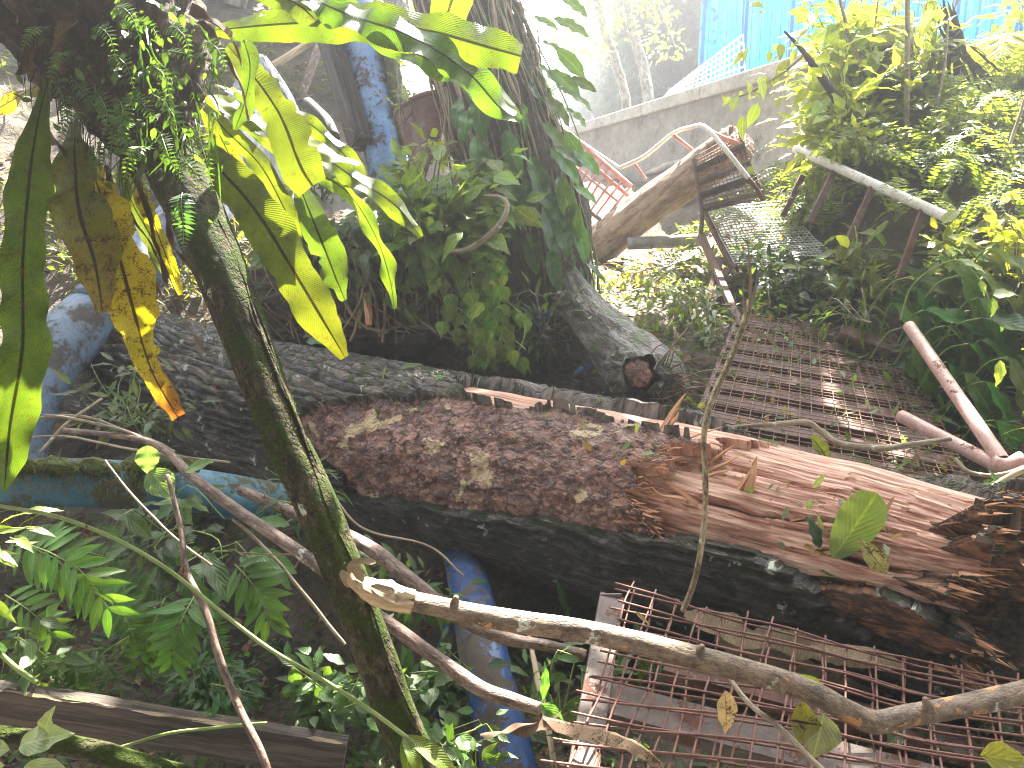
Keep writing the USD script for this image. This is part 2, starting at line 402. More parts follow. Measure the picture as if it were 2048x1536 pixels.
def leaf_template(kind, lod=1):
    """(cross, along, lift) of a unit leaf and its faces: 1 long, pointing +y, upper side +z."""
    key = (kind, lod)
    if key in _TEMPL:
        return _TEMPL[key]
    ratio, peak, fold, droop, wave, sharp = {
        "ovate": (0.46, 0.38, 0.22, 0.25, 0.03, 0.9), "lance": (0.26, 0.42, 0.25, 0.35, 0.02, 1.0), "narrow": (0.14, 0.4, 0.3, 0.4, 0.02, 1.0),
        "heart": (0.72, 0.30, 0.18, 0.30, 0.03, 0.8), "obovate": (0.40, 0.62, 0.22, 0.30, 0.025, 0.7), "aroid": (0.36, 0.45, 0.2, 0.35, 0.03, 0.7),
        "pinna": (0.30, 0.30, 0.05, 0.12, 0.0, 0.7), "leaflet": (0.20, 0.40, 0.2, 0.25, 0.0, 0.8), "blade": (0.05, 0.3, 0.3, 0.6, 0.0, 0.8)}[kind]
    n = {0: 3, 1: 5, 2: 9, 3: 16}[lod]
    m = {0: 3, 1: 3, 2: 5, 3: 9}[lod]
    t = np.linspace(0, 1, n + 1)
    a = sharp
    b = a * (1 - peak) / peak
    w = t**a * (1 - t) ** b
    w = w / w.max() * ratio / 2
    c = np.linspace(-1, 1, m)
    X = w[:, None] * c
    Y = np.repeat(t[:, None], m, 1) - droop * 0.15 * t[:, None] ** 2
    Z = np.abs(c) * w[:, None] * fold - droop * t[:, None] ** 2 * 0.5 + wave * np.sin(t[:, None] * 19) * np.abs(c)
    V = np.stack([X, Y, Z], -1).reshape(-1, 3)
    rest = np.stack([np.repeat(c[None], n + 1, 0), np.repeat(t[:, None], m, 1) / ratio * 0.5, np.zeros((n + 1, m))], -1).reshape(-1, 3)
    F = grid_faces(n + 1, m)
    # drop the collapsed triangles at the two ends
    A = np.linalg.norm(np.cross(V[F[:, 1]] - V[F[:, 0]], V[F[:, 2]] - V[F[:, 0]]), axis=1)
    _TEMPL[key] = V, F[A > 1e-9], rest
    return _TEMPL[key]


def leaves(kind, org, along, up, size, tint, ids, lod=1, merged=True, curl=None, width=None):
    """Copies of a leaf. org, along, up: (n, 3); size: (n,). Returns one Geo, or a list."""
    V, F, rest = leaf_template(kind, lod)
    org, along, up, size = np.atleast_2d(org), unit(np.atleast_2d(along)), np.atleast_2d(up), np.atleast_1d(size)
    n = len(org)
    x = unit(np.cross(along, up))
    z = np.cross(x, along)
    L = np.repeat(V[None], n, 0)
    if curl is not None:
        L[..., 2] -= np.asarray(curl)[:, None] * L[..., 1] ** 2
    if width is not None:
        L[..., 0] *= np.asarray(width)[:, None]
    W = org[:, None] + size[:, None, None] * (L[..., :1] * x[:, None] + L[..., 1:2] * along[:, None] + L[..., 2:] * z[:, None])
    rs = np.repeat(rest[None], n, 0).copy()
    rs[..., 2] = np.asarray(ids)[:, None]
    tint = np.broadcast_to(np.asarray(tint, float), (n, 3))
    tt = np.repeat(tint[:, None], len(V), 1)
    if merged:
        return Geo(W.reshape(-1, 3), (F[None] + (np.arange(n) * len(V))[:, None, None]).reshape(-1, 3), rs.reshape(-1, 3), tt.reshape(-1, 3))
    return [Geo(W[i], F, rs[i], tt[i]) for i in range(n)]


def ribbon(pts, width, normal, seed=0, nc=8, step=0.02, ripple=0.012, ripples=7.0, tear=0.0, fold=0.15, tint=(1, 1, 1), prof=None, tip=None, twist=0.0, edge=0.0, id=None):
    """A strap shaped frond along a path: rippled edges, torn outline, colour running to tip."""
    c = smooth_path(np.asarray(pts, float), step)
    s = np.concatenate([[0], np.cumsum(np.linalg.norm(np.diff(c, axis=0), axis=1))])
    u = s / s[-1]
    t = unit(np.gradient(c, axis=0))
    nrm = np.broadcast_to(np.asarray(normal, float), c.shape)
    x = unit(np.cross(t, nrm))
    nz = np.cross(x, t)
    if twist:
        ang = twist * u[:, None]
        x, nz = x * np.cos(ang) + nz * np.sin(ang), nz * np.cos(ang) - x * np.sin(ang)
    w = width / 2 * (np.interp(u, *prof) if prof is not None else np.minimum(1, (u / 0.25 + 0.12)) * np.minimum(1, ((1.02 - u) / 0.16)) ** 0.6)
    side = np.linspace(-1, 1, 2 * nc + 1)
    z = np.zeros_like(s)
    wl = w * (1 + edge * 2 * (fbm(np.column_stack([s * 9, z + seed, z]), 3, seed) - 0.5) - tear * np.clip(fbm(np.column_stack([s * 16, z + seed * 2.2, z]), 3, seed + 5) - 0.52, 0, 1) * 4)
    wr = w * (1 + edge * 2 * (fbm(np.column_stack([s * 9, z + seed + 50, z]), 3, seed + 1) - 0.5) - tear * np.clip(fbm(np.column_stack([s * 16, z + seed * 3.1, z]), 3, seed + 9) - 0.52, 0, 1) * 4)
    ws = np.where(side[None] < 0, np.maximum(wl, w * 0.08)[:, None], np.maximum(wr, w * 0.08)[:, None]) * side
    ph = fbm(np.column_stack([s * 3, z + seed, z]), 2, seed + 3) * 5
    rip = ripple * np.abs(side) ** 1.5 * np.where(side < 0, np.sin(s[:, None] * ripples * 6.283 + ph[:, None]), np.sin(s[:, None] * ripples * 6.0 + 1.7 + ph[:, None] * 1.3)) * np.minimum(1, w / (width / 2))[:, None]
    V = c[:, None] + ws[..., None] * x[:, None] + (rip + np.abs(ws) * fold)[..., None] * nz[:, None]
    rest = np.stack([np.repeat(side[None], len(s), 0), np.repeat(s[:, None], len(side), 1) / width, np.full((len(s), len(side)), float(seed if id is None else id))], -1)
    base = np.asarray(tint, float)
    col = np.repeat(np.repeat(base[None, None], len(s), 0), len(side), 1)
    if tip is not None:
        k = np.clip((u - tip[0]) / max(1e-3, tip[1] - tip[0]), 0, 1)[:, None] + 0.35 * (fbm(np.stack([rest[..., 0] * 2, rest[..., 1] * 6, rest[..., 2]], -1), 3, seed) - 0.5)
        col = col + np.clip(k, 0, 1)[..., None] * (np.asarray(tip[2]) - base)
    return Geo(V.reshape(-1, 3), grid_faces(len(s), len(side)), rest.reshape(-1, 3), col.reshape(-1, 3))


def pinnate(pts, plen, n, normal, seed=0, kind="pinna", tint=(1, 1, 1), prof=None, angle=75, droop=0.1, stem_r=0.003, stem_tint=(0.12, 0.12, 0.03), lod=1, start=0.08, width=None, jitter=0.12):
    """A fern frond or a feather leaf: (rachis Geo, list of pinna Geos)."""
    rng = np.random.default_rng(seed)
    c = smooth_path(np.asarray(pts, float), 0.02)
    s = np.concatenate([[0], np.cumsum(np.linalg.norm(np.diff(c, axis=0), axis=1))])
    t = unit(np.gradient(c, axis=0))
    u = np.linspace(start, 1.0, n)
    pos = np.stack([np.interp(u, s / s[-1], c[:, k]) for k in range(3)], 1)
    tt = unit(np.stack([np.interp(u, s / s[-1], t[:, k]) for k in range(3)], 1))
    nn = np.broadcast_to(np.asarray(normal, float), pos.shape)
    x = unit(np.cross(tt, nn)); nz = np.cross(x, tt)
    L = plen * (np.interp(u, *prof) if prof is not None else np.interp(u, [0, 0.12, 0.35, 0.7, 1], [0.45, 0.8, 1, 0.8, 0.18]))
    org, al, up, sz = [], [], [], []
    for sgn in (-1, 1):
        a = np.radians(angle + rng.normal(0, 5, n) - 25 * u**2)
        d = x * (sgn * np.sin(a))[:, None] + tt * np.cos(a)[:, None] - nz * (droop + rng.normal(0, jitter, n))[:, None]
        org.append(pos + x * sgn * stem_r * 0.5); al.append(d); up.append(nz + rng.normal(0, 0.12, (n, 3))); sz.append(L * rng.uniform(0.88, 1.08, n))
    org, al, up, sz = np.vstack(org), np.vstack(al), np.vstack(up), np.concatenate(sz)
    g = leaves(kind, org, al, up, sz, tint, seed * 13.0 + rng.uniform(0, 5, 2 * n), lod, merged=False, width=None if width is None else np.full(2 * n, width))
    stem = tube(c, np.interp(np.linspace(0, 1, len(c)), [0, 1], [stem_r, stem_r * 0.35]), 5, 0.03, tint=stem_tint, cap=False)
    return stem, g


# ---------------------------------------------------------------- prims
_COUNT = {}


def path_for(parent, name):
    k = _COUNT.get((parent, name), 0)
    _COUNT[(parent, name)] = k + 1
    return f"{parent}/{name}" if k == 0 else f"{parent}/{name}_{k:03d}"


def put(path, g, mat, smooth=True, offset=None):
    V = g.V if offset is None else g.V - offset
    m = UsdGeom.Mesh.Define(stage, path)
    m.CreatePointsAttr(Vt.Vec3fArray.FromNumpy(np.ascontiguousarray(V, np.float32)))
    m.CreateFaceVertexCountsAttr(Vt.IntArray.FromNumpy(np.full(len(g.F), 3, np.int32)))
    m.CreateFaceVertexIndicesAttr(Vt.IntArray.FromNumpy(np.ascontiguousarray(g.F, np.int32).ravel()))
    m.CreateSubdivisionSchemeAttr("none")
    if smooth:
        n = np.zeros_like(V)
        fn = np.cross(V[g.F[:, 1]] - V[g.F[:, 0]], V[g.F[:, 2]] - V[g.F[:, 0]])
        for k in range(3):
            np.add.at(n, g.F[:, k], fn)
        m.CreateNormalsAttr(Vt.Vec3fArray.FromNumpy(unit(n + [0, 0, 1e-12]).astype(np.float32)))
        m.SetNormalsInterpolation("vertex")
    api = UsdGeom.PrimvarsAPI(m)
    api.CreatePrimvar("rest", T.Vector3fArray, "vertex").Set(Vt.Vec3fArray.FromNumpy(np.ascontiguousarray(g.rest, np.float32)))
    if not np.allclose(g.tint, 1):
        api.CreatePrimvar("tint", T.Color3fArray, "vertex").Set(Vt.Vec3fArray.FromNumpy(np.ascontiguousarray(g.tint, np.float32)))
    UsdShade.MaterialBindingAPI.Apply(m.GetPrim()).Bind(M[mat] if isinstance(mat, str) else mat)
    return m.GetPrim()


def keys(prim, label=None, category=None, group=None, kind=None):
    for k, v in (("label", label), ("category", category), ("group", group), ("kind", kind)):
        if v:
            prim.SetCustomDataByKey(k, v)


class Thing:
    def __init__(self, name, label, category, base, group=None, kind=None):
        self.path = path_for("/World", name)
        self.base = np.asarray(base, float)
        self.prim = UsdGeom.Xform.Define(stage, self.path).GetPrim()
        UsdGeom.Xformable(self.prim).AddTranslateOp().Set(Gf.Vec3d(*map(float, self.base)))
        keys(self.prim, label, category, group, kind)

    def add(self, name, g, mat, under=None, label=None, kind=None, smooth=True):
        p = put(path_for(under or self.path, name), g, mat, smooth, self.base)
        keys(p, label, kind=kind)
        return str(p.GetPath())


def single(name, g, mat, label, category, group=None, kind=None, smooth=True):
    """A thing that is one mesh."""
    base = g.V[np.argmin(g.V[:, 2])].copy()
    p = put(path_for("/World", name), g, mat, smooth, base)
    UsdGeom.Xformable(p).AddTranslateOp().Set(Gf.Vec3d(*map(float, base)))
    keys(p, label, category, group, kind)
    return p


def copy_of(prim, name, loc, rotz=0.0, scale=1.0, label=None, tilt=0.0):
    """Another instance of a thing, with its parts."""
    x = UsdGeom.Xform.Define(stage, path_for("/World", name)).GetPrim()
    xf = UsdGeom.Xformable(x)
    x.GetReferences().AddInternalReference(prim.GetPath())
    xf.ClearXformOpOrder()
    r = trimesh.transformations.rotation_matrix(rotz, [0, 0, 1]) @ trimesh.transformations.rotation_matrix(tilt, [1, 0, 0])
    r[:3, :3] *= scale
    r[:3, 3] = loc
    xf.AddTransformOp().Set(Gf.Matrix4d(*r.T.ravel().tolist()))
    if label:
        x.SetCustomDataByKey("label", label)
    x.SetInstanceable(True)
    return x


def struct(name, g, mat, kind="structure", smooth=True, label=None):
    p = put(path_for("/World", name), g, mat, smooth)
    keys(p, label, kind=kind)
    return p

# ---------------------------------------------------------------- terrain
from scipy.interpolate import RBFInterpolator
_A = np.array([(-1.4, 2.0, -.12), (0, 2.2, -.22), (1.6, 2.1, -.1), (-1.6, 3.3, -.95), (-0.8, 3.1, -1.05), (-2.4, 3.0, -.8), (-.2, 2.7, -.45), (.6, 2.8, -.2), (-1.2, 3.9, -.3), (-.1, 5.0, .95), (.7, 6.0, 1.1), (1.0, 5.4, .98),
               (1.2, 8.1, 1.2), (1.7, 9.2, 1.3), (-4.5, 7.1, 1.35), (-3, 5.6, .1), (-4, 4.5, .1), (-5.2, 10.2, 3.7), (-2.5, 9.5, 3.0), (-2.8, 10.8, 4.1), (-1.3, 6.0, 1.2), (-1.2, 7.5, 1.7), (-.4, 8.5, 1.7), (2.05, 3.0, .12),
               (2.5, 3.95, .42), (2.75, 5.1, .62), (3.3, 5.0, 1.3), (3.0, 4.0, .9), (2.75, 6.2, 1.75), (3.7, 6.3, 2.1), (3.7, 7.9, 2.6), (1.3, 3.9, .25), (1.9, 5.0, .75), (2.0, 7.0, 1.2), (5, 4, 2.2), (6, 8, 3.6), (3, 1.4, .2), (5, 0, 1.2), (-4, 1, 0), (0, -3, .05), (0, .6, .0),
               (-12, 2, 2), (-14, 12, 6.5), (-10, 26, 8), (-3, 18, 6.5), (.8, 15, 1.6), (1.2, 22, 2.4), (3.6, 13, 3.0), (3, 34, 4), (8, 14, 4.2), (14, 26, 7), (8, 30, 6), (14, 5, 5), (12, -8, 2), (-10, -8, 1), (30, 40, 8), (-30, 40, 8), (0, 60, 7), (-30, 0, 5), (30, 0, 6), (0, -30, 2), (30, -30, 4), (-30, -30, 3)])
_RBF = RBFInterpolator(_A[:, :2], _A[:, 2], kernel="linear", smoothing=0.02)


def ground_z(x, y):
    x, y = np.broadcast_arrays(np.asarray(x, float), np.asarray(y, float))
    q = np.stack([x.ravel(), y.ravel()], 1)
    z = _RBF(q)
    z = z + (fbm(np.column_stack([q * 1.7, q[:, 0] * 0]), 4, 3) - 0.5) * 0.30 + (fbm(np.column_stack([q * 8, q[:, 0] * 0]), 3, 4) - 0.5) * 0.06
    return z.reshape(x.shape)


gx = np.unique(np.concatenate([np.linspace(-60, -9, 30), np.linspace(-9, -4.5, 45), np.linspace(-4.5, 5, 211), np.linspace(5, 10, 45), np.linspace(10, 60, 30)]))
gy = np.unique(np.concatenate([np.linspace(-60, 0, 25), np.linspace(0, 1.4, 15), np.linspace(1.4, 9, 181), np.linspace(9, 16, 80), np.linspace(16, 90, 50)]))
XX, YY = np.meshgrid(gx, gy, indexing="xy")
ZZ = ground_z(XX, YY)
g = G()
pos = g("geometry")["position"]
n1, n2 = g.noise(pos, 1.6, 6, 0.65), g.noise(pos, 22, 4, 0.7)
f = g.math("multiply_add", n2, 0.4, g.math("multiply", n1, 0.7))
col = g.ramp(f, (0.36, (0.018, 0.013, 0.009)), (0.5, (0.055, 0.04, 0.027)), (0.62, (0.105, 0.08, 0.052)), (0.72, (0.06, 0.065, 0.02)))
M["soil"] = g.done("soil", g("principled_bsdf", base_color=col, roughness=0.9, normal=g("bump", height=f, strength=1.0, distance=0.06)["normal"])["BSDF"])
struct("ground", Geo(np.stack([XX, YY, ZZ], -1).reshape(-1, 3), grid_faces(len(gy), len(gx))), "soil")

# ---------------------------------------------------------------- concrete wall
W1, W2 = P(1128, 259, 13.9), P(1580, 118, 8.0)
wd = unit((W2 - W1) * [1, 1, 0])
wn = unit(np.cross(wd, [0, 0, 1.0]))
if wn[0] > 0:
    wn = -wn                                     # towards the picture's left, the side we see
ztop = 3.33
W1 = np.array([W1[0], W1[1], ztop]); W3 = np.array([W2[0], W2[1], ztop]) + wd * 1.5
wall = Thing("concrete_wall", "grey concrete retaining wall running back behind the fallen trunk and mesh walkway", "wall", [W1[0], W1[1], 0])
L = np.linalg.norm(W3 - W1)
n = 150
u, z = np.meshgrid(np.linspace(0, L, n), np.linspace(0.3, ztop - 0.17, 40), indexing="ij")
front = W1[None, None] * [1, 1, 0] + wd * u[..., None] + np.array([0, 0, 1.0]) * z[..., None]
front = front + wn * ((fbm(np.stack([u * 1.5, z * 1.5, u * 0], -1), 4, 8) - 0.5) * 0.05)[..., None]
back = front[:, ::-1] - wn * 0.28
V = np.concatenate([front, back], 1)
wall.add("wall_panel", Geo(V.reshape(-1, 3), grid_faces(n, V.shape[1], True)), "concrete", smooth=False)
cp = []
nseg = 5
for i in range(nseg):                             # coping poured in lengths, thin joints between
    a, b = W1 + wd * (L * i / nseg + 0.004), W1 + wd * (L * (i + 1) / nseg - 0.004)
    off = wn * 0.02 + np.array([0, 0, -0.085])
    gq = beam(a + off - wn * 0.12, b + off - wn * 0.12, 0.34, 0.17, bevel=0.012)
    wall.add("coping", gq, "coping", smooth=False)
# a lower ledge of broken plaster on the wall face
a, b = W1 + wd * (L * 0.42), W1 + wd * (L * 0.6)
led = tube([a + wn * 0.02 - [0, 0, 1.0], (a + b) / 2 + wn * 0.05 - [0, 0, .93], b + wn * 0.02 - [0, 0, .86]], [0.03, 0.05, 0.03], 8, 0.05, rough=0.5, seed=4)
wall.add("plaster_ledge", led, "coping")

# ---------------------------------------------------------------- blue sheet wall behind the bank
g = G()
pos = g("geometry")["position"]
nn = g.noise(pos, 0.9, 4, 0.6)
c = g.mix(g.step(g.noise(g.stretch(pos, 3, 3, .4), 2.2, 5, .7), .5, .75), g.mix(nn, (0.006, 0.14, 0.33), (0.012, 0.20, 0.42)), (0.07, 0.16, 0.22))
M["blue_sheet"] = g.done("blue_sheet", g("mix_closure", fac=0.5, closure1=g("principled_bsdf", base_color=c, roughness=0.5)["BSDF"], closure2=g("translucent_bsdf", color=g.mix(1.0, c, (1.1, 1.2, 1.2), "multiply"))["BSDF"])["closure"])
B1, B2 = P(1395, 190, 15.0), P(2300, 250, 10.5)
bd = unit((B2 - B1) * [1, 1, 0]); bn = unit(np.cross(bd, [0, 0, 1.0]))
sheetwall = Thing("sheet_wall", "bright blue corrugated sheet wall standing above the concrete wall behind the shrubs", "sheet wall", [B1[0], B1[1], 2.5])
Lb = np.linalg.norm((B2 - B1)[:2])
npan = 8
for i in range(npan):
    uu = np.linspace(0, Lb / npan - 0.01, 61)
    zz = np.linspace(2.2, 7.2 + 0.15 * (i % 2), 14)
    U, Z = np.meshgrid(uu, zz, indexing="ij")
    Y = 0.055 * np.clip(np.sin(U / 0.19 * 6.283) * 1.6, -1, 1) + 0.015 * (i % 2) + 0.05 * fbm(np.stack([U + i * 5, Z * 0.5, U * 0], -1), 2, 5)
    V = B1 * [1, 1, 0] + bd * (U + Lb * i / npan)[..., None] + bn * Y[..., None] + np.array([0, 0, 1.0]) * Z[..., None]
    sheetwall.add("sheet", Geo(V.reshape(-1, 3), grid_faces(61, 14)), "blue_sheet")
for i in range(npan + 1):
    p = B1 * [1, 1, 0] + bd * Lb * i / npan - bn * 0.09
    sheetwall.add("post", box(p + [0, 0, 4.6], (bd, bn, [0, 0, 1]), (0.06, 0.06, 5.2), bevel=0.004), "grey_pipe", smooth=False)

# ---------------------------------------------------------------- pale fence on the wall
fence = Thing("mesh_fence", "pale weld mesh fence rising to the right along the top of the concrete wall", "fence", P(1335, 195, 11.5))
fa, fb, fc, fd = P(1326, 196, 11.6), P(1338, 182, 11.6), P(1490, 150, 9.8), P(1486, 70, 10.4)
for i in range(6):
    t = i / 5
    fence.add("rail", tube([fa + (fb - fa) * t, fc + (fd - fc) * t], 0.014, 5, 0.4), "pale_wire")
for i in range(19):
    t = i / 18
    fence.add("bar", tube([fa + (fc - fa) * t, fb + (fd - fb) * t], 0.009, 5, 0.4), "pale_wire")

# ---------------------------------------------------------------- far trees
def crown(rng, centers, radii, n, size, kind="ovate", lod=0, gaps=0.35, droop=0.35, tints=((0.07, 0.10, 0.025), (0.10, 0.13, 0.03)), seed=0):
    """A crown of leaves in clumps: denser towards each clump's skin, thinned by noise."""
    cs, rs = np.asarray(centers, float), np.asarray(radii, float)
    w = rs**2 / (rs**2).sum()
    k = rng.choice(len(cs), int(n * 1.8), p=w)
    d = unit(rng.normal(size=(len(k), 3)))
    r = rs[k] * rng.uniform(0.35, 1.0, len(k)) ** 0.5
    p = cs[k] + d * r[:, None] * [1, 1, 0.75]
    keep = fbm(p / np.mean(rs) * 1.6 + seed, 3, seed) > gaps
    p, d = p[keep][:n], d[keep][:n]
    al = unit(d * [1, 1, .3] + rng.normal(0, .7, p.shape) - [0, 0, droop])
    up = unit(rng.normal(0, .6, p.shape) + [0, 0, 1] + d * .5)
    t = rng.uniform(0, 1, len(p))[:, None]
    tint = np.asarray(tints[0]) * (1 - t) + np.asarray(tints[1]) * t
    return leaves(kind, p, al, up, size * rng.uniform(0.6, 1.25, len(p)), tint, rng.uniform(0, 99, len(p)), lod)


def far_tree(name, label, path, r0, r1, crowns, n, size, seed, tints, group=None, bark="far_bark", limbs=5, gaps=.35, mat="leaf"):
    rng = np.random.default_rng(seed)
    pts = np.array(path)
    t = Thing(name, label, "tree", pts[0], group)
    t.add("trunk", tube(pts, np.linspace(r0, r1, len(pts)), 9, 0.25, rough=0.12, seed=seed, wander=0.05), bark)
    cs = [c[0] for c in crowns]; rs = [c[1] for c in crowns]
    for i in range(limbs):
        c = cs[i % len(cs)] + rng.normal(0, .25, 3) * rs[i % len(cs)]
        k = rng.uniform(0.55, 0.95)
        q = pts[0] + (pts[-1] - pts[0]) * k
        q = smooth_path(pts, 0.2)[int(k * (len(smooth_path(pts, 0.2)) - 1))]
        t.add("limb", tube([q, (q + c) / 2 + [0, 0, .12], c], [r1 * .9, r1 * .55, r1 * .2], 6, 0.2, rough=.15, seed=seed + i), bark)
    t.add("crown", crown(rng, cs, rs, n, size, seed=seed, tints=tints, gaps=gaps), mat, kind="stuff")
    return t


GREEN = ((0.06, 0.095, 0.03), (0.10, 0.13, 0.04))
YEL = ((0.11, 0.14, 0.03), (0.20, 0.20, 0.05))
far_tree("slender_tree", "tall slender pale tree left of its twin above the concrete wall", [P(1268, 330, 17), P(1240, 150, 17), P(1196, 20, 17), P(1170, -160, 17.3), P(1165, -420, 17.6)], .12, .06,
         [(P(1175, 60, 16.6), .9), (P(1215, -10, 17.3), .9), (P(1150, -60, 17), 1.0), (P(1190, -200, 17), 1.4), (P(1120, -300, 17.6), 1.6)], 1500, .17, 11, YEL)
far_tree("slender_tree", "tall slender pale tree right of its twin above the concrete wall", [P(1300, 320, 16), P(1292, 160, 16), P(1258, 20, 16.2), P(1245, -160, 16.5), P(1230, -420, 16.8)], .14, .07,
         [(P(1300, 40, 16), .6), (P(1330, 90, 16.5), .5), (P(1270, -50, 16), 1.0), (P(1320, -150, 16), 1.3), (P(1260, -330, 16.6), 1.7)], 1600, .17, 12, YEL)
rngF = np.random.default_rng(40)
k = 0
for (px, py, d, s) in [(1390, 60, 24, 2.3), (1470, 20, 22, 2.2), (1330, 120, 27, 1.7), (1430, 150, 25, 1.6), (1540, 0, 20, 2.2), (1360, -60, 28, 3.0), (1620, -60, 23, 2.5), (1290, -40, 33, 2.6)]:
    c = P(px, py, d)
    c[2] = min(c[2], 8.4)
    base = np.array([c[0], c[1], float(ground_z(c[0], c[1]))])
    crowns = [(c + rngF.normal(0, .5, 3) * s * [1, .6, .7], s * rngF.uniform(.5, .8)) for _ in range(6)]
    far_tree("forest_tree", "dark hazy broadleaf tree on the far slope beyond the concrete wall", [base, (base + c) / 2 + [.2, 0, 0], c], .2, .07, crowns, 3800, .50, 50 + k, ((0.022, 0.045, 0.026), (0.04, 0.07, 0.04)), "hazy trees on the far slope", gaps=.33, mat="leaf")
    k += 1
for (px, py, d, s) in [(60, -30, 17, 1.9), (330, -60, 18, 2.2), (640, -60, 17, 1.8), (-150, 60, 15, 1.8), (480, 30, 19, 1.3), (800, -30, 19, 1.6), (100, -270, 12.5, 2.0), (450, -270, 12.8, 2.0), (760, -280, 12.5, 1.7), (-260, -220, 12, 2.0)]:  # last four, above view, are added to shade the earth bank
    c = P(px, py, d)
    c[2] = min(c[2], 8.4)
    base = np.array([c[0], c[1], float(ground_z(c[0], c[1]))])
    crowns = [(c + rngF.normal(0, .5, 3) * s * [1, .6, .7], s * rngF.uniform(.5, .8)) for _ in range(6)]
    far_tree("bank_tree", "dim bushy tree at the top of the misty earth bank, near ones unseen and added for shade", [base, (base + c) / 2 + [.2, 0, 0], c], .2, .07, crowns, 1800 if d > 14 else 5500, .26 if d > 14 else .34, 70 + k, ((0.04, 0.06, 0.025), (0.07, 0.095, 0.035)), "trees along the top of the earth bank", gaps=.35 if d > 14 else .15)
    k += 1

# unseen trees added round and above the clearing to shut out sky light
rngJ = np.random.default_rng(90)
for i, (x, y, cl, lab) in enumerate([
    (-3.2, -1.5, [(-2.8, -.5, 7.2, 2.2), (-1.2, 1.6, 8.2, 2.0), (-4.2, 1.6, 7.4, 2.1), (-2.5, 3.4, 8.8, 1.5)], "broad tree added to block sky light, behind the camera's left shoulder, its crown over the clearing"),
    (2.6, -2.2, [(1.8, -.8, 7.4, 2.2), (.6, .8, 8.4, 2.0), (3.6, .8, 7.2, 2.1), (2.0, 2.6, 8.8, 1.6)], "broad tree added to block sky light, behind the camera's right shoulder, its crown over the clearing"),
    (-.6, -5.5, [(-1.6, -4.5, 5.5, 2.4), (1.4, -4.6, 5.2, 2.4), (0, -3.6, 8.0, 2.2), (-.4, -5.0, 2.8, 2.0)], "dense tree added to block sky light, straight behind the camera"),
    (-7.0, 1.5, [(-6.6, 2.0, 6.0, 2.3), (-6.8, 4.2, 6.8, 2.0), (-7.2, -.6, 4.6, 2.3), (-5.2, 3.2, 8.2, 1.6)], "dense tree added to block sky light, beyond the left edge of the picture"),
    (6.8, -.2, [(6.2, 1.2, 5.8, 2.2), (6.6, -1.6, 5.0, 2.4), (5.2, 3.0, 7.2, 1.5), (4.6, -2.6, 4.2, 2.0)], "dense tree added to block sky light, beyond the right edge of the picture"),
    (-5.2, -4.6, [(-5.0, -3.8, 5.6, 2.4), (-4.6, -4.2, 2.6, 2.0)], "dense tree added to block sky light, far behind on the left"),
    (5.4, -5.0, [(4.4, -4.2, 2.4, 2.0)], "low tree added to block sky light, far behind on the right")]):
    b = np.array([x, y, float(ground_z(x, y))])
    cs_ = [(np.array(c[:3]), c[3]) for c in cl]
    far_tree("added_shade_tree", lab, [b, b + [.1, .1, 2.5], np.array(cl[0][:3])], .26, .09, cs_, 1600 * len(cl), .59, 95 + i, ((0.03, 0.05, 0.02), (0.055, 0.08, 0.03)), gaps=.14, mat="gloss", limbs=len(cl) + 1)

# ---------------------------------------------------------------- the great fallen log
LA, LB = P(215, 724, 5.75), P(2172, 1245, 2.57)
lax = unit(LB - LA)
lside = unit(np.cross(lax, [0, 0, 1.0]))          # towards the camera
if np.dot(lside, -FWD) < 0:
    lside = -lside
lup = np.cross(lside, lax)
if lup[2] < 0:
    lup = -lup
LL = np.linalg.norm(LB - LA)
NS, NT = 920, 430
sv = np.linspace(0, LL, NS)
# denser where the camera looks: theta 0 = up, +90 deg = towards the camera
tv = np.linspace(-math.pi, math.pi, NT, endpoint=False)
S, TH = np.meshgrid(sv, tv, indexing="ij")


def px_of_s():
    c = LA + lax * sv[:, None]
    r = c - EYE
    return 1024 + FPX * (r @ RIGHT) / (r @ FWD)


pxs = px_of_s()
Rb = np.interp(pxs, [200, 420, 600, 1000, 1300, 1600, 2060], [.43, .40, .405, .455, .455, .425, .42])


def to_log(px, py):
    """Where the line of sight through a pixel meets the log: (s, theta)."""
    d = unit(P(px, py, 1.0) - EYE)
    best = None
    for k in np.linspace(1.5, 7, 2200):
        q = EYE + d * k
        s = (q - LA) @ lax
        v = q - LA - lax * s
        if np.linalg.norm(v) < np.interp(s, sv, Rb):
            return s, math.atan2(v @ lside, v @ lup)
    # misses: the nearest approach
    ks = np.linspace(1.5, 7, 2200)
    q = EYE + d * ks[:, None]
    s = (q - LA) @ lax
    v = q - LA - lax * s[:, None]
    i = np.argmin(np.linalg.norm(v, axis=1) - np.interp(s, sv, Rb))
    return s[i], math.atan2(v[i] @ lside, v[i] @ lup)


def poly(pixels):
    """Pixels, some with a third number: radians further over the back of the log."""
    return sg.Polygon([(a, (b - (p[2] if len(p) > 2 else 0)) * 0.45) for p, (a, b) in ((p, to_log(*p[:2])) for p in pixels)]).buffer(0)


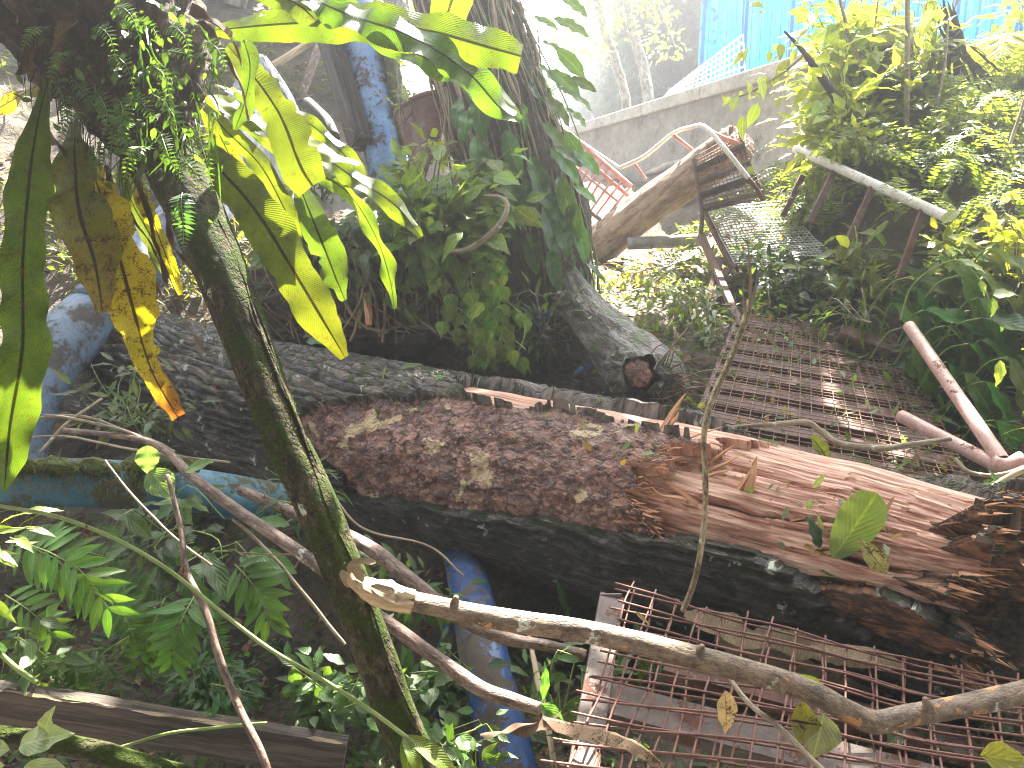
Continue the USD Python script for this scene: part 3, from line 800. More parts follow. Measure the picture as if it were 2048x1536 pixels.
inner_poly = poly([(590, 830), (640, 795), (760, 783), (930, 775), (985, 790), (1140, 800), (1330, 850), (1410, 872), (1330, 885), (1300, 905), (1285, 960), (1275, 1000), (1300, 1050), (1200, 1040), (1000, 1008), (850, 985), (700, 965), (690, 935), (640, 900), (600, 860)])
wood_poly = poly([(905, 748), (960, 742), (1050, 750), (1180, 772, .03), (1320, 820, .2), (1400, 850, .6), (1560, 890, 1.1), (1700, 925, 1.0), (1850, 965, 1.1), (1960, 1005, 1.1), (2100, 1050, 1.1), (2200, 1100, 1.1), (2200, 1330), (2050, 1275), (1950, 1236), (1830, 1215), (1700, 1185), (1560, 1118), (1400, 1066), (1290, 1052), (1270, 1000), (1285, 930), (1305, 890), (1400, 872), (1330, 848), (1140, 798), (985, 788), (930, 772)])
deep_poly = poly([(1300, 892), (1400, 874), (1520, 884, .5), (1700, 925, .8), (1850, 965, 1.), (1960, 1005, 1.), (2100, 1050, 1.), (2200, 1100, 1.), (2200, 1330), (2050, 1275), (1950, 1236), (1830, 1215), (1700, 1185), (1560, 1118), (1400, 1066), (1290, 1052), (1270, 1000), (1285, 930)])
purple_poly = poly([(1660, 1178), (1760, 1195), (1880, 1225), (1960, 1245), (2100, 1300), (2150, 1380), (2000, 1350), (1850, 1300), (1800, 1260), (1700, 1230)])

RR = Rb[:, None] + 0 * TH
cx, cz = RR * np.sin(TH), RR * np.cos(TH)
q3 = np.stack([S, cx, cz], -1)
warp = (fbm(q3 * [5, 9, 9], 4, 21) - 0.5)
warp2 = (fbm(q3 * [14, 20, 20], 3, 22) - 0.5)
Sw = S + warp * 0.16 + warp2 * 0.05
Tw = TH * 0.45 + warp * 0.03 + (fbm(q3 * [7, 16, 16], 4, 23) - 0.5) * 0.05
torn = (fbm(np.stack([S * .8, cx * 22, cz * 22], -1), 4, 24) - .5) * .42
isin = lambda pg: shapely.contains_xy(pg, Sw.ravel(), Tw.ravel()).reshape(S.shape)
Sw = Sw + torn * np.clip((pxs[:, None] - 900) / 300, 0, 1)
wood = isin(wood_poly)
deep = isin(deep_poly)
inner = isin(inner_poly) & ~wood
purple = isin(purple_poly) & ~wood & ~inner
bark = ~(wood | inner | purple)
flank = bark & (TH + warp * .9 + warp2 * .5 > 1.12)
# skin heights
ridge_n = fbm(np.stack([S * 1.3, cx * 5, cz * 5], -1), 4, 31)
tt = TH * 0.45 / 0.048 + (fbm(np.stack([S * 2.0, cx * 3, cz * 3], -1), 4, 32) - .5) * 5.0
rid = 1 - np.abs(2 * (tt - np.floor(tt)) - 1)
rid = rid ** 0.6
breaks = fbm(np.stack([S * 9, cx * 14, cz * 14], -1), 3, 33)
up_amt = np.clip(np.cos(TH - 0.2) * 0.9 + 0.45, 0.25, 1)
h_bark = 0.028 + up_amt * (0.044 * (rid - .45) * (0.6 + 0.8 * ridge_n)) - 0.028 * np.clip(breaks - 0.58, 0, 1) * 4 * up_amt + 0.022 * (fbm(q3 * [18, 34, 34], 3, 34) - .5)
fl = fbm(q3 * [11, 17, 17], 4, 41) + 0.25 * (fbm(q3 * [30, 36, 36], 2, 42) - .5)
h_inner = 0.002 + np.floor(fl * 12) / 12 * 0.045 - 0.022 + 0.005 * (fbm(q3 * [28, 40, 40], 3, 43) - .5)
grain = fbm(np.stack([S * 2.2, cx * 38, cz * 38], -1), 4, 51)
split = fbm(np.stack([S * 1.1, cx * 9, cz * 9], -1), 4, 52)
h_wood = -0.022 + 0.012 * (grain - .5)
h_deep = -0.072 + 0.030 * (grain - .5) + np.floor(split * 8) / 8 * 0.055 - 0.02
# long cracks along the grain
for (a, b, dp, wd_) in [((1655, 1088), (1990, 1178), .10, .014), ((1560, 1150), (1900, 1222), .05, .010), ((1420, 985), (1900, 1055), .035, .008), ((1500, 905), (1900, 1010), .03, .007), ((1330, 960), (1480, 985), .05, .009), ((1000, 775), (1330, 842), .012, .006)]:
    (s0, t0), (s1, t1) = to_log(*a), to_log(*b)
    f_ = np.clip((Sw - s0) / (s1 - s0), -0.1, 1.1)
    tc = t0 + (t1 - t0) * f_ + 0.06 * (fbm(np.stack([S * 4, S * 0, S * 0 + dp * 100], -1), 3, 7) - .5)
    fade = np.clip((0.55 - np.abs(f_ - .5)) / .2, 0, 1)
    cut = dp * fade * np.clip(1.3 - np.abs(TH - tc) * RR / wd_, 0, 1)
    h_wood = h_wood - cut * .4
    h_deep = h_deep - cut
back = np.clip((TH + .75) / 1.0, 0, 1); back = back * back * (3 - 2 * back)
h_deep = h_deep * (.12 + .88 * back)
h_purple = -0.004 + 0.02 * (fbm(np.stack([S * 3, cx * 20, cz * 20], -1), 4, 61) - .5)
hh = np.where(deep & wood, h_deep, np.where(wood, h_wood, np.where(inner, h_inner, np.where(purple, h_purple, h_bark))))
lump = 0.06 * (fbm(q3 * 1.6, 3, 71) - .5)
# the split side is flatter: the upper wood is shorn away towards the right-hand end
endk = np.clip((pxs - 1700) / 400, 0, 1)[:, None]
shear = np.where(wood, -0.05 * endk, 0)
Rf = RR + hh + lump + shear
# ragged right-hand end
rag = fbm(np.stack([TH * 0 + 3, cx * 9, cz * 9], -1), 4, 81)[-1]
rag2 = fbm(np.stack([TH * 0 + 5, cx * 34, cz * 34], -1), 3, 82)[-1]
s_end = LL - 0.34 * np.clip(rag - 0.25, 0, 1) - 0.10 * rag2 - 0.26 * np.clip(np.cos(tv - 1.25), 0, 1) * 0.9
kS = np.clip((S - (LL - 0.9)) / 0.9, 0, 1)
S2 = S - (LL - s_end)[None] * kS
bend = -0.05 * np.sin(S / LL * math.pi)
Vl = LA + lax * S2[..., None] + lside * (Rf * np.sin(TH))[..., None] + lup * (Rf * np.cos(TH) + bend)[..., None]
rest_l = np.stack([S, cx, cz], -1)
log = Thing("fallen_log", "huge fallen log with ridged grey bark, stripped brown middle and splintered pink broken end", "log", LA - lup * .45)
Fl = grid_faces(NS, NT, True)[:, ::-1]
flat_V, flat_R = Vl.reshape(-1, 3), rest_l.reshape(-1, 3)
vid = np.where(wood, 1, np.where(inner, 2, np.where(purple, 3, np.where(flank, 4, 0)))).ravel()
vf = vid[Fl]; has = lambda k_: (vf == k_).any(1)
fid = np.where(has(0) & ~has(4), 0, np.where(has(4), 4, np.where(has(3), 3, vf.min(1))))
LPART = {}
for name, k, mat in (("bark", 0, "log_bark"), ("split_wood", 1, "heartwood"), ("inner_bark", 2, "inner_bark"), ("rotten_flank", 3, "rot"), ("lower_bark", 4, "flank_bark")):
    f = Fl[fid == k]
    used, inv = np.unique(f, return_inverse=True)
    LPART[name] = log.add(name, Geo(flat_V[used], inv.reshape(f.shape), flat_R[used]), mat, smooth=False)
# hollow rotten end: a ragged funnel running back into the log, and a closed left-hand end
rim = Vl[-1]
rows = [rim]
cen = LA + lax * (LL - 0.1)
for k, (sh, back) in enumerate([(.86, .03), (.7, .10), (.5, .22), (.28, .30), (.03, .34)]):
    jit = (fbm(np.stack([np.full(NT, k * 2.0), cx[-1] * 14, cz[-1] * 14], -1), 3, 90 + k) - .5)
    mid = LA + lax * ((rim - LA) @ lax)[:, None]
    rows.append(mid + (rim - mid) * sh - lax * (back + jit * .16)[:, None])
Ve = Ve0 = np.stack(rows)
log.add("rotten_end", Geo(Ve.reshape(-1, 3), grid_faces(len(rows), NT, True)[:, ::-1], np.stack([(Ve - LA) @ lax, (Ve - LA) @ lside, (Ve - LA) @ lup], -1).reshape(-1, 3)), "rot")
e0 = Vl[0]
Ve = np.stack([e0, e0.mean(0) + (e0 - e0.mean(0)) * .5 + lax * .04, np.repeat((e0.mean(0) + lax * .05)[None], NT, 0)])
log.add("cut_end", Geo(Ve.reshape(-1, 3), grid_faces(3, NT, True), np.stack([(Ve - LA) @ lax, (Ve - LA) @ lside, (Ve - LA) @ lup], -1).reshape(-1, 3)), "rot")


def log_at(px, py, lift=0.0):
    s, t = to_log(px, py)
    i, j = min(NS - 1, int(round(s / LL * (NS - 1)))), int(round((t + math.pi) / (2 * math.pi) * NT)) % NT
    n = lside * math.sin(t) + lup * math.cos(t)
    return Vl[i, j] + n * lift, n


def shard(a, b, w, th, n, seed=0):
    """A splinter: a faceted wedge from a, tapering to b."""
    a, b = np.asarray(a), np.asarray(b)
    x = unit(b - a); y = unit(np.cross(n, x)); z = np.cross(x, y)
    r = np.random.default_rng(seed)
    L = np.linalg.norm(b - a)
    rings = []
    for u in (0, .25, .55, .8, 1):
        k = (1 - u) ** .7 + .04
        c = a + x * L * u + (y * r.normal(0, .12) + z * r.normal(0, .1)) * w * u
        rings.append([c + y * w * k * .5 * r.uniform(.7, 1.2) + z * th * k * .4, c - y * w * k * .5 * r.uniform(.7, 1.2) + z * th * k * .5, c - y * w * k * .45 - z * th * k * .5, c + y * w * k * .5 - z * th * k * .4])
    V = np.array(rings).reshape(-1, 3)
    F = np.vstack([grid_faces(5, 4, True)[:, ::-1], [[0, 1, 2], [0, 2, 3], [16, 18, 17], [16, 19, 18]]])
    rest = np.stack([(V - a) @ x + seed, (V - a) @ y, (V - a) @ z], -1)
    return Geo(V, F, rest)


# splinters one can pick out, then the mass of fibres of the step
for i, (p0, p1, w, lift) in enumerate([((1322, 838), (1372, 785), .035, .0), ((1330, 842), (1358, 822), .03, .0), ((1490, 950), (1512, 912), .045, .02), ((1470, 948), (1508, 930), .02, .02), ((1395, 905), (1482, 912), .022, .05), ((1400, 890), (1478, 884), .02, .05), ((1385, 920), (1470, 935), .018, .05),
                                     ((1575, 1000), (1680, 1012), .05, .02), ((1360, 860), (1450, 852), .015, .05), ((1700, 1178), (1880, 1165), .04, .03), ((1590, 1112), (1700, 1100), .03, .03), ((1390, 985), (1330, 965), .02, .08), ((1385, 970), (1320, 990), .018, .08), ((1370, 1000), (1300, 975), .02, .07), ((1880, 1205), (1945, 1190), .03, .05)]):
    a, n = log_at(*p0, 0.0)
    d = (a - EYE) @ FWD
    b = P(p1[0], p1[1], d - lift - .02)
    log.add("splinter", shard(a - n * .02, b, w, w * .6, n, 100 + i), "splinter", under=LPART["split_wood"], smooth=False)
rs = np.random.default_rng(5)
fib = []
stepline = [(1400, 876), (1330, 886), (1305, 900), (1290, 935), (1280, 975), (1278, 1005), (1300, 1050)]
for i in range(300):
    k = rs.uniform(0, len(stepline) - 1.001); j = int(k)
    p = np.array(stepline[j]) * (1 - k + j) + np.array(stepline[j + 1]) * (k - j) + rs.normal(0, [16, 8])
    a, n = log_at(*p)
    L_ = rs.uniform(.02, .10)
    d = unit(lax * rs.choice([1, 1, 1, -1]) + n * rs.uniform(-.05, .35) + lside * rs.normal(0, .13) + lup * rs.normal(0, .13))
    fib.append(shard(a - n * .03, a + d * L_, rs.uniform(.004, .016), .006, n, 300 + i))
for i in range(260):                              # fibres round the broken right-hand end
    j = rs.integers(0, NT)
    if not (-0.4 < tv[j] < 2.9):
        continue
    a = Vl[-1 - rs.integers(0, 8), j]
    n = lside * math.sin(tv[j]) + lup * math.cos(tv[j])
    d = unit(lax + n * rs.normal(0, .25) + rs.normal(0, .15, 3))
    fib.append(shard(a - n * rs.uniform(.0, .06) - lax * .03, a + d * rs.uniform(.02, .09), rs.uniform(.004, .016), .006, n, 900 + i))
log.add("torn_fibre", join(fib), "splinter", kind="stuff", smooth=False)
fib = []
for i in range(520):                              # rotten fibres inside the hollow
    j = rs.integers(0, NT); k = rs.integers(1, 5)
    a = Ve0[k, j]
    c_ = LA + lax * ((a - LA) @ lax)
    d = unit(lax * rs.uniform(.4, 1.3) + unit(c_ - a) * rs.uniform(-.3, .5) + rs.normal(0, .3, 3))
    fib.append(shard(a, a + d * rs.uniform(.02, .09), rs.uniform(.006, .018), .008, unit(c_ - a), 2000 + i))
log.add("rotten_fibre", join(fib), "rot", kind="stuff", smooth=False)
# loose pale slab of torn wood hanging under the right-hand end
for i, pts in enumerate([[(1370, 1222, 2.78), (1560, 1280, 2.66), (1790, 1330, 2.56)], [(1430, 1275, 2.82), (1620, 1340, 2.72), (1810, 1395, 2.62)], [(1620, 1290, 2.54), (1720, 1308, 2.5), (1812, 1334, 2.46)]]):
    gq = ribbon(PP(*pts), [.11, .08, .07][i], unit(-FWD + UP * .5), seed=60 + i, nc=5, ripple=.008, ripples=5, tear=.6, edge=.5, fold=.05, prof=([0, .1, .8, 1], [.3, 1, .9, .1]))
    single("torn_slab", gq, "pale_wood", ["long pale slab of torn wood lying under the dark flank of the log", "second pale torn slab seen through the rusty grid below the log", "short ragged pale strip hanging from the log's lower edge"][i], "wood slab")

# ---------------------------------------------------------------- leaning mossy tree on the left
LT = [(90, -420, 2.75), (150, -150, 2.55), (230, 60, 2.42), (330, 300, 2.3), (425, 500, 2.2), (505, 700, 2.12), (575, 880, 2.06), (640, 1040, 2.02), (720, 1230, 1.98), (800, 1430, 1.95), (880, 1640, 1.93)]
lt_pts = PP(*LT)
lt = Thing("leaning_tree", "slim mossy dark tree trunk leaning across the left foreground, ferns at its top", "tree", lt_pts[-1])
lt_r = np.array([.07, .075, .08, .082, .077, .066, .059, .056, .054, .054, .056])
lt.add("trunk", tube(lt_pts, lt_r, 40, 0.012, rough=0.13, freq=9, seed=3, wander=.012, lobes=.035), "mossy_bark")
lt_s = smooth_path(lt_pts, .01)


def on_trunk(path, r, py, side, lift=0.0):
    """A point on a trunk's skin: at picture height py, side in radians (0 = towards the camera, + = right)."""
    c = smooth_path(path, .01)
    v = c - EYE
    ys = 768 - FPX * (v @ UP) / (v @ FWD)
    i = int(np.argmin(np.abs(ys - py)))
    t = unit(c[min(i + 3, len(c) - 1)] - c[max(i - 3, 0)])
    f = -FWD - t * np.dot(-FWD, t); f = unit(f)
    x = np.cross(t, f)
    if np.dot(x, RIGHT) < 0:
        x = -x
    rr = np.interp(i / (len(c) - 1), np.linspace(0, 1, len(r)), r)
    n = f * math.cos(side) + x * math.sin(side)
    return c[i] + n * (rr + lift), n


# thin climbing stems on the trunk
for k, (side0, side1, y0, y1, rr_) in enumerate([(1.15, 0.75, 470, 1500, .0048), (1.35, 1.0, 430, 1200, .0035), (-.3, -1.0, 420, 800, .004), (.9, 1.25, 620, 1060, .004)]):
    pts = [on_trunk(lt_pts, lt_r, y, side0 + (side1 - side0) * i / 12 + .12 * math.sin(i * 1.7 + k), rr_ * .6)[0] for i, y in enumerate(np.linspace(y0, y1, 13))]
    lt.add("climbing_stem", tube(pts, rr_, 6, .02, rough=.2, seed=30 + k), "mossy_bark")
# moss cushions: many short tufts standing off the bark
rs = np.random.default_rng(8)
tf = []
for i in range(2600):
    y = rs.uniform(330, 1280)
    if fbm(np.array([[y / 120, 3.0, 1.0]]), 3, 4)[0] < rs.uniform(.35, .62):
        continue
    sd = rs.normal(-.15, .75)
    p, n = on_trunk(lt_pts[2:], lt_r[2:], y, sd, -.002) if False else (None, None)
    tf.append((y, sd))
cpath = smooth_path(lt_pts, .01)
cv = cpath - EYE
cy = 768 - FPX * (cv @ UP) / (cv @ FWD)
ct = unit(np.gradient(cpath, axis=0))
cr = np.interp(np.linspace(0, 1, len(cpath)), np.linspace(0, 1, len(lt_r)), lt_r)


def trunk_points(y, sd):
    i = np.array([int(np.argmin(np.abs(cy - a))) for a in y])
    t = ct[i]
    f = unit(-FWD - t * (t @ -FWD)[:, None])
    x = np.cross(t, f); x *= np.sign(x @ RIGHT)[:, None]
    n = f * np.cos(sd)[:, None] + x * np.sin(sd)[:, None]
    return cpath[i] + n * cr[i][:, None], n


yy = np.array([a for a, b in tf]); ss = np.array([b for a, b in tf])
p, n = trunk_points(yy, ss)
mt = leaves("blade", p - n * .004, n + rs.normal(0, .6, n.shape) + [0, 0, .3], rs.normal(size=n.shape), rs.uniform(.008, .022, len(p)), (.035, .052, .009), rs.uniform(0, 50, len(p)), 0, width=np.full(len(p), 3.0))
lt.add("moss_tuft", mt, "fern", kind="stuff")

# ---- the bird's nest fern and its root ball
bn = Thing("birds_nest_fern", "big bird's nest fern with long backlit straps growing round the leaning trunk's top", "fern", P(250, 250, 2.35))
ball_c = [(120, -160, 2.55), (190, -20, 2.42), (245, 90, 2.36), (280, 190, 2.33), (320, 300, 2.3)]
bn.add("root_ball", tube(PP(*ball_c), [.27, .29, .255, .18, .10], 64, .012, rough=.42, freq=11, seed=9), "root_ball")
rs = np.random.default_rng(9)
hair = []
for i in range(700):                               # fibres and hanging roots of the ball
    k = rs.uniform(0, 1)
    c = smooth_path(PP(*ball_c), .01)
    j = int(k * (len(c) - 1))
    r = np.interp(k, [0, .25, .5, .75, 1], [.27, .29, .255, .18, .10])
    d = unit(rs.normal(size=3) * [1, .8, .3] - [0, .6, 0])
    p0 = c[j] + d * r * rs.uniform(.9, 1.05)
    L_ = rs.uniform(.05, .16)
    hair.append(tube([p0, p0 + d * L_ * .35 - [0, 0, L_ * .3], p0 + d * L_ * .4 - [0, 0, L_]], [.002, .0014, .0007], 3, .03, cap=False))
bn.add("hanging_root", join(hair), "root_ball", kind="stuff")
OL, GR, YG, YE, BR = (.055, .085, .012), (.045, .10, .016), (.10, .15, .014), (.22, .22, .015), (.16, .07, .02)
CAMN = unit(-FWD)
FR = [  # path, width, tint, tip, tear, ripple, normal, material, profile
    ([(120, 110, 2.28), (88, 190, 2.24), (62, 330, 2.2), (46, 520, 2.18), (44, 700, 2.17), (20, 850, 2.16), (8, 985, 2.15)], .128, (.05, .10, .012), None, .0, .016, (.3, -1, .1), "frond", ([0, .12, .3, .8, .93, 1], [.12, .3, .85, 1, .7, .05]), "long green rippled strap hanging at the left edge"),
    ([(150, 240, 2.26), (150, 330, 2.22), (160, 430, 2.18), (190, 530, 2.16), (205, 625, 2.15)], .185, (.085, .115, .012), (.45, 1., (.20, .17, .012)), .35, .012, (-.1, -1, .2), "old_frond", ([0, .2, .45, .75, 1], [.15, .7, 1, .85, .25]), "broad yellowing strap torn across its lower end"),
    ([(170, 300, 2.3), (215, 430, 2.24), (240, 520, 2.21), (275, 650, 2.2), (305, 745, 2.19), (355, 835, 2.18)], .150, (.26, .24, .014), (.78, 1.0, (.20, .07, .025)), .42, .012, (.15, -1, .15), "old_frond", ([0, .2, .4, .7, .85, 1], [.2, .75, 1, .8, .55, .3]), "bright yellow strap with a withered brown tip"),
    ([(330, 240, 2.4), (430, 330, 2.34), (510, 420, 2.28), (580, 530, 2.25), (640, 630, 2.23), (690, 715, 2.22)], .150, (.065, .092, .014), (.7, 1., (.085, .095, .014)), .12, .012, (-.1, -1, .25), "frond", ([0, .2, .5, .85, 1], [.15, .7, 1, .9, .2]), "broad olive strap hanging right of the trunk"),
    ([(455, 90, 2.55), (505, 150, 2.5), (560, 230, 2.45), (600, 330, 2.42), (625, 372, 2.42)], .135, (.07, .098, .014), None, .35, .01, (-.2, -1, .3), "frond", ([0, .2, .5, .9, 1], [.25, .7, 1, 1, .8]), "short broad strap with sunlit base and torn end"),
    ([(600, 375, 2.5), (630, 450, 2.47), (665, 540, 2.45), (690, 600, 2.44)], .11, (.06, .098, .016), None, .5, .012, (0, -1, .2), "frond", ([0, .25, .6, .9, 1], [.35, .9, 1, .9, .35]), "green strap with ragged notched edges"),
    ([(390, 190, 2.6), (500, 240, 2.62), (600, 280, 2.65), (700, 350, 2.68), (790, 410, 2.7), (842, 475, 2.72)], .085, (.07, .105, .014), None, .15, .018, (.1, -1, .9), "frond", None, "slender arching strap reaching right over the white sheet"),
    ([(480, 250, 2.7), (600, 330, 2.7), (690, 380, 2.7), (750, 470, 2.7), (780, 560, 2.69), (788, 618, 2.69)], .06, (.08, .14, .016), None, .1, .02, (-.5, -1, .2), "frond", None, "narrow curling bright strap with a hooked tip"),
    ([(430, 60, 2.35), (560, 48, 2.3), (720, 42, 2.28), (860, 62, 2.28), (980, 95, 2.3), (1042, 112, 2.31)], .165, (.09, .15, .014), None, .12, .010, (.05, -1, .45), "frond", ([0, .15, .5, .85, 1], [.25, .7, .9, 1, .65]), "wide bright strap reaching right along the top of the picture"),
    ([(560, -30, 2.3), (700, 30, 2.25), (820, 72, 2.24), (930, 140, 2.27), (1000, 215, 2.3), (1042, 240, 2.31)], .105, (.06, .12, .02), None, .05, .016, (.2, -1, .6), "frond", None, "arching strap seen from below beside the vine-covered trunk"),
    ([(620, -60, 2.6), (740, 60, 2.6), (860, 120, 2.62), (960, 165, 2.64), (1035, 230, 2.66)], .10, (.05, .10, .016), None, .05, .014, (.1, -1, .5), "frond", None, "dark under-lit strap behind the wide bright one"),
    ([(860, 150, 2.7), (885, 60, 2.62), (910, -20, 2.55), (930, -90, 2.5)], .13, (.06, .12, .015), None, .1, .01, (.2, -1, -.1), "frond", ([0, .3, .7, 1], [.3, .8, 1, .6]), "short pale strap end pointing down by the vine-covered trunk"),
    ([(110, 150, 2.45), (50, 185, 2.5), (0, 215, 2.55), (-60, 250, 2.6)], .075, (.24, .22, .016), None, .3, .01, (0, -1, .6), "old_frond", None, "yellow strap poking out to the left of the root ball"),
    ([(430, -60, 2.3), (520, -20, 2.28), (590, 5, 2.27), (640, 48, 2.27)], .075, (.06, .10, .016), None, .2, .01, (0, -1, .5), "frond", None, "short dark strap at the top of the picture"),
    ([(380, 150, 2.5), (420, 230, 2.5), (470, 330, 2.48), (520, 400, 2.46), (560, 450, 2.46)], .075, (.12, .17, .016), None, .3, .012, (-.2, -1, .3), "old_frond", None, "narrow yellow-green strap beside the trunk"),
    ([(330, 180, 2.55), (440, 200, 2.6), (560, 265, 2.62), (640, 300, 2.6), (720, 330, 2.58)], .07, (.15, .19, .02), None, .1, .012, (0, -.6, 1), "frond", None, "thin sunlit strap arching over the white sheet"),
    ([(250, 330, 2.35), (300, 430, 2.33), (335, 520, 2.32), (360, 590, 2.32)], .05, (.22, .22, .02), None, .6, .01, (0, -1, .2), "old_frond", None, "shredded yellow strap left of the trunk"),
    ([(400, 130, 2.42), (370, 80, 2.36), (330, 20, 2.3), (300, -60, 2.28)], .08, (.07, .12, .02), None, .1, .01, (0, -1, .1), "frond", None, "upright green strap over the root ball"),
    ([(400, 200, 2.45), (450, 260, 2.42), (520, 330, 2.42), (570, 420, 2.42), (600, 480, 2.43)], .06, (.075, .11, .014), None, .25, .012, (-.2, -1, .4), "frond", None, "slim olive strap crossing behind the broad olive one"),
    ([(430, 170, 2.7), (520, 205, 2.72), (600, 235, 2.74), (680, 300, 2.76), (740, 380, 2.78)], .07, (.08, .12, .015), None, .15, .014, (.1, -.9, .7), "frond", None, "slender strap drooping over the white sheet, inner one"),
    ([(390, 260, 2.5), (470, 330, 2.5), (560, 375, 2.5), (640, 400, 2.52)], .05, (.12, .16, .02), None, .2, .012, (0, -.8, .8), "frond", None, "short bright strap pointing right behind the torn one"),
    ([(240, 320, 2.45), (262, 400, 2.43), (300, 470, 2.42), (345, 560, 2.42)], .06, (.055, .085, .014), None, .4, .012, (.2, -1, .2), "frond", None, "dark narrow strap between the yellow ones and the trunk"),
    ([(160, 330, 2.5), (175, 420, 2.5), (200, 500, 2.5), (250, 590, 2.5), (290, 640, 2.5)], .10, (.17, .17, .014), None, .35, .012, (.2, -1, .2), "old_frond", None, "yellow-olive strap hidden behind the broad torn one"),
    ([(480, 60, 2.4), (500, 130, 2.38), (490, 200, 2.37), (470, 260, 2.37)], .06, (.06, .095, .014), None, .3, .01, (-.3, -1, .2), "frond", None, "drooping dark strap at the root ball's right side"),
]
for i, (pts, w, tint, tip, tear, rip, nrm, mat, prof, lab) in enumerate(FR):
    bn.add("frond", ribbon(PP(*pts), w, unit(np.array(nrm, float)), seed=20 + i, ripple=rip, tear=tear, edge=.25, fold=-.10, tint=tint, tip=tip, prof=prof, ripples=5.5, step=.012), mat, label=lab)
    c = smooth_path(PP(*pts), .02)
# dead straps and dry strands hanging from the ball
for i, (pts, w) in enumerate([([(240, 300, 2.3), (290, 400, 2.26), (320, 520, 2.24), (345, 600, 2.23), (400, 700, 2.22), (448, 830, 2.22)], .022), ([(215, 330, 2.35), (240, 430, 2.33), (290, 520, 2.3), (330, 600, 2.29)], .03),
                              ([(255, 310, 2.4), (300, 430, 2.37), (340, 560, 2.35), (405, 690, 2.33)], .02), ([(400, 40, 2.2), (440, 90, 2.18), (480, 160, 2.18), (500, 240, 2.2)], .045), ([(380, 20, 2.2), (455, 70, 2.17), (482, 130, 2.16)], .05),
                              ([(150, 40, 2.1), (125, 90, 2.09), (128, 150, 2.1)], .06), ([(90, 60, 2.2), (60, 110, 2.2), (30, 150, 2.2)], .05), ([(75, 250, 2.3), (130, 300, 2.25), (150, 370, 2.22)], .05), ([(70, -20, 2.2), (90, 30, 2.15), (60, 70, 2.15)], .08),
                              ([(230, 380, 2.35), (310, 500, 2.32), (370, 620, 2.31)], .016), ([(330, 430, 2.3), (350, 500, 2.3), (400, 560, 2.3), (410, 660, 2.3)], .03)]):
    bn.add("dead_frond", ribbon(PP(*pts), w, unit(np.array([.2 * (-1)**i, -1, .2])), seed=70 + i, nc=3, ripple=.006, tear=.8, edge=.6, fold=.5, twist=1.8 * (-1)**i, prof=([0, .3, .7, 1], [.6, 1, .8, .3])), "dead_strip")
# small sword ferns rooted in the ball and on the trunk
SF = [([(140, 150, 2.16), (165, 180, 2.08), (190, 215, 2.05), (222, 262, 2.06)], .034), ([(190, 180, 2.1), (205, 200, 2.03), (215, 235, 2.02), (205, 275, 2.03)], .032), ([(235, 195, 2.1), (245, 215, 2.04), (243, 255, 2.03), (252, 290, 2.04)], .038),
      ([(240, 195, 2.1), (275, 200, 2.04), (300, 225, 2.02), (312, 250, 2.03)], .034), ([(300, 185, 2.12), (330, 205, 2.05), (355, 245, 2.03), (400, 310, 2.05)], .036), ([(320, 265, 2.12), (328, 285, 2.07), (340, 320, 2.05), (365, 360, 2.06)], .03),
      ([(365, 385, 2.12), (362, 400, 2.08), (366, 440, 2.07), (368, 500, 2.08)], .040), ([(190, 280, 2.12), (192, 300, 2.07), (196, 330, 2.06), (195, 350, 2.07)], .028), ([(250, 45, 2.12), (275, 45, 2.05), (305, 55, 2.03), (320, 80, 2.04)], .03),
      ([(390, 240, 2.2), (400, 280, 2.14), (415, 330, 2.12), (425, 380, 2.13)], .03), ([(110, 170, 2.15), (125, 190, 2.1), (130, 230, 2.08), (120, 255, 2.1)], .03), ([(330, 100, 2.2), (380, 110, 2.12), (420, 130, 2.1), (450, 165, 2.1)], .028), ([(230, 270, 2.15), (250, 280, 2.08), (262, 310, 2.06), (268, 345, 2.07)], .03)]
SF += [([(x, y, 2.13), (x + a * 18, y - 6, 2.05), (x + a * 40, y + 14, 2.02), (x + a * 52, y + L_, 2.03)], .030) for x, y, a, L_ in
       [(95, 60, -1, 45), (180, 60, 1, 60), (150, 110, -1, 70), (215, 120, 1, 55), (290, 140, 1, 70), (330, 60, 1, 60), (400, 90, 1, 50), (270, 250, -1, 70), (170, 230, -1, 60), (350, 330, 1, 60), (300, 300, -1, 70), (225, 20, 1, 50)]]
EXTRA = ["left of the ball's top", "right of the first curl", "in the ball's dark left half", "dark middle of the ball", "right half of the ball", "top right of the ball", "ball's far right edge", "under the grassy ribbons", "near the left strap's base", "where the trunk leaves the ball", "low under the ball", "touching the picture's top"]
for i, (pts, pl) in enumerate(SF):
    t = Thing("sword_fern", f"{['small sword fern drooping from the root ball', 'light green sword fern frond on the leaning trunk', 'small ladder-like fern frond hanging at the root ball'][i % 3]}, {['at its left edge', 'below its middle', 'near its centre', 'beside its twin', 'over its right side', 'down its right flank', 'lowest on the trunk', 'over the left straps', 'near its top', 'by the yellow strap', 'leftmost of all', 'among brown straps', 'under its centre', *EXTRA][i]}", "fern", P(*pts[0]))
    stem, pin = pinnate(PP(*pts), pl, 17, unit(np.array([.1, -1, .35])), 200 + i, "pinna", (.055, .12, .022) if i != 6 else (.045, .12, .045), stem_r=.0018, lod=1, angle=80)
    ra_ = t.add("rachis", stem, "green_stem")
    for q in pin:
        t.add("pinna", q, "fern", under=ra_)
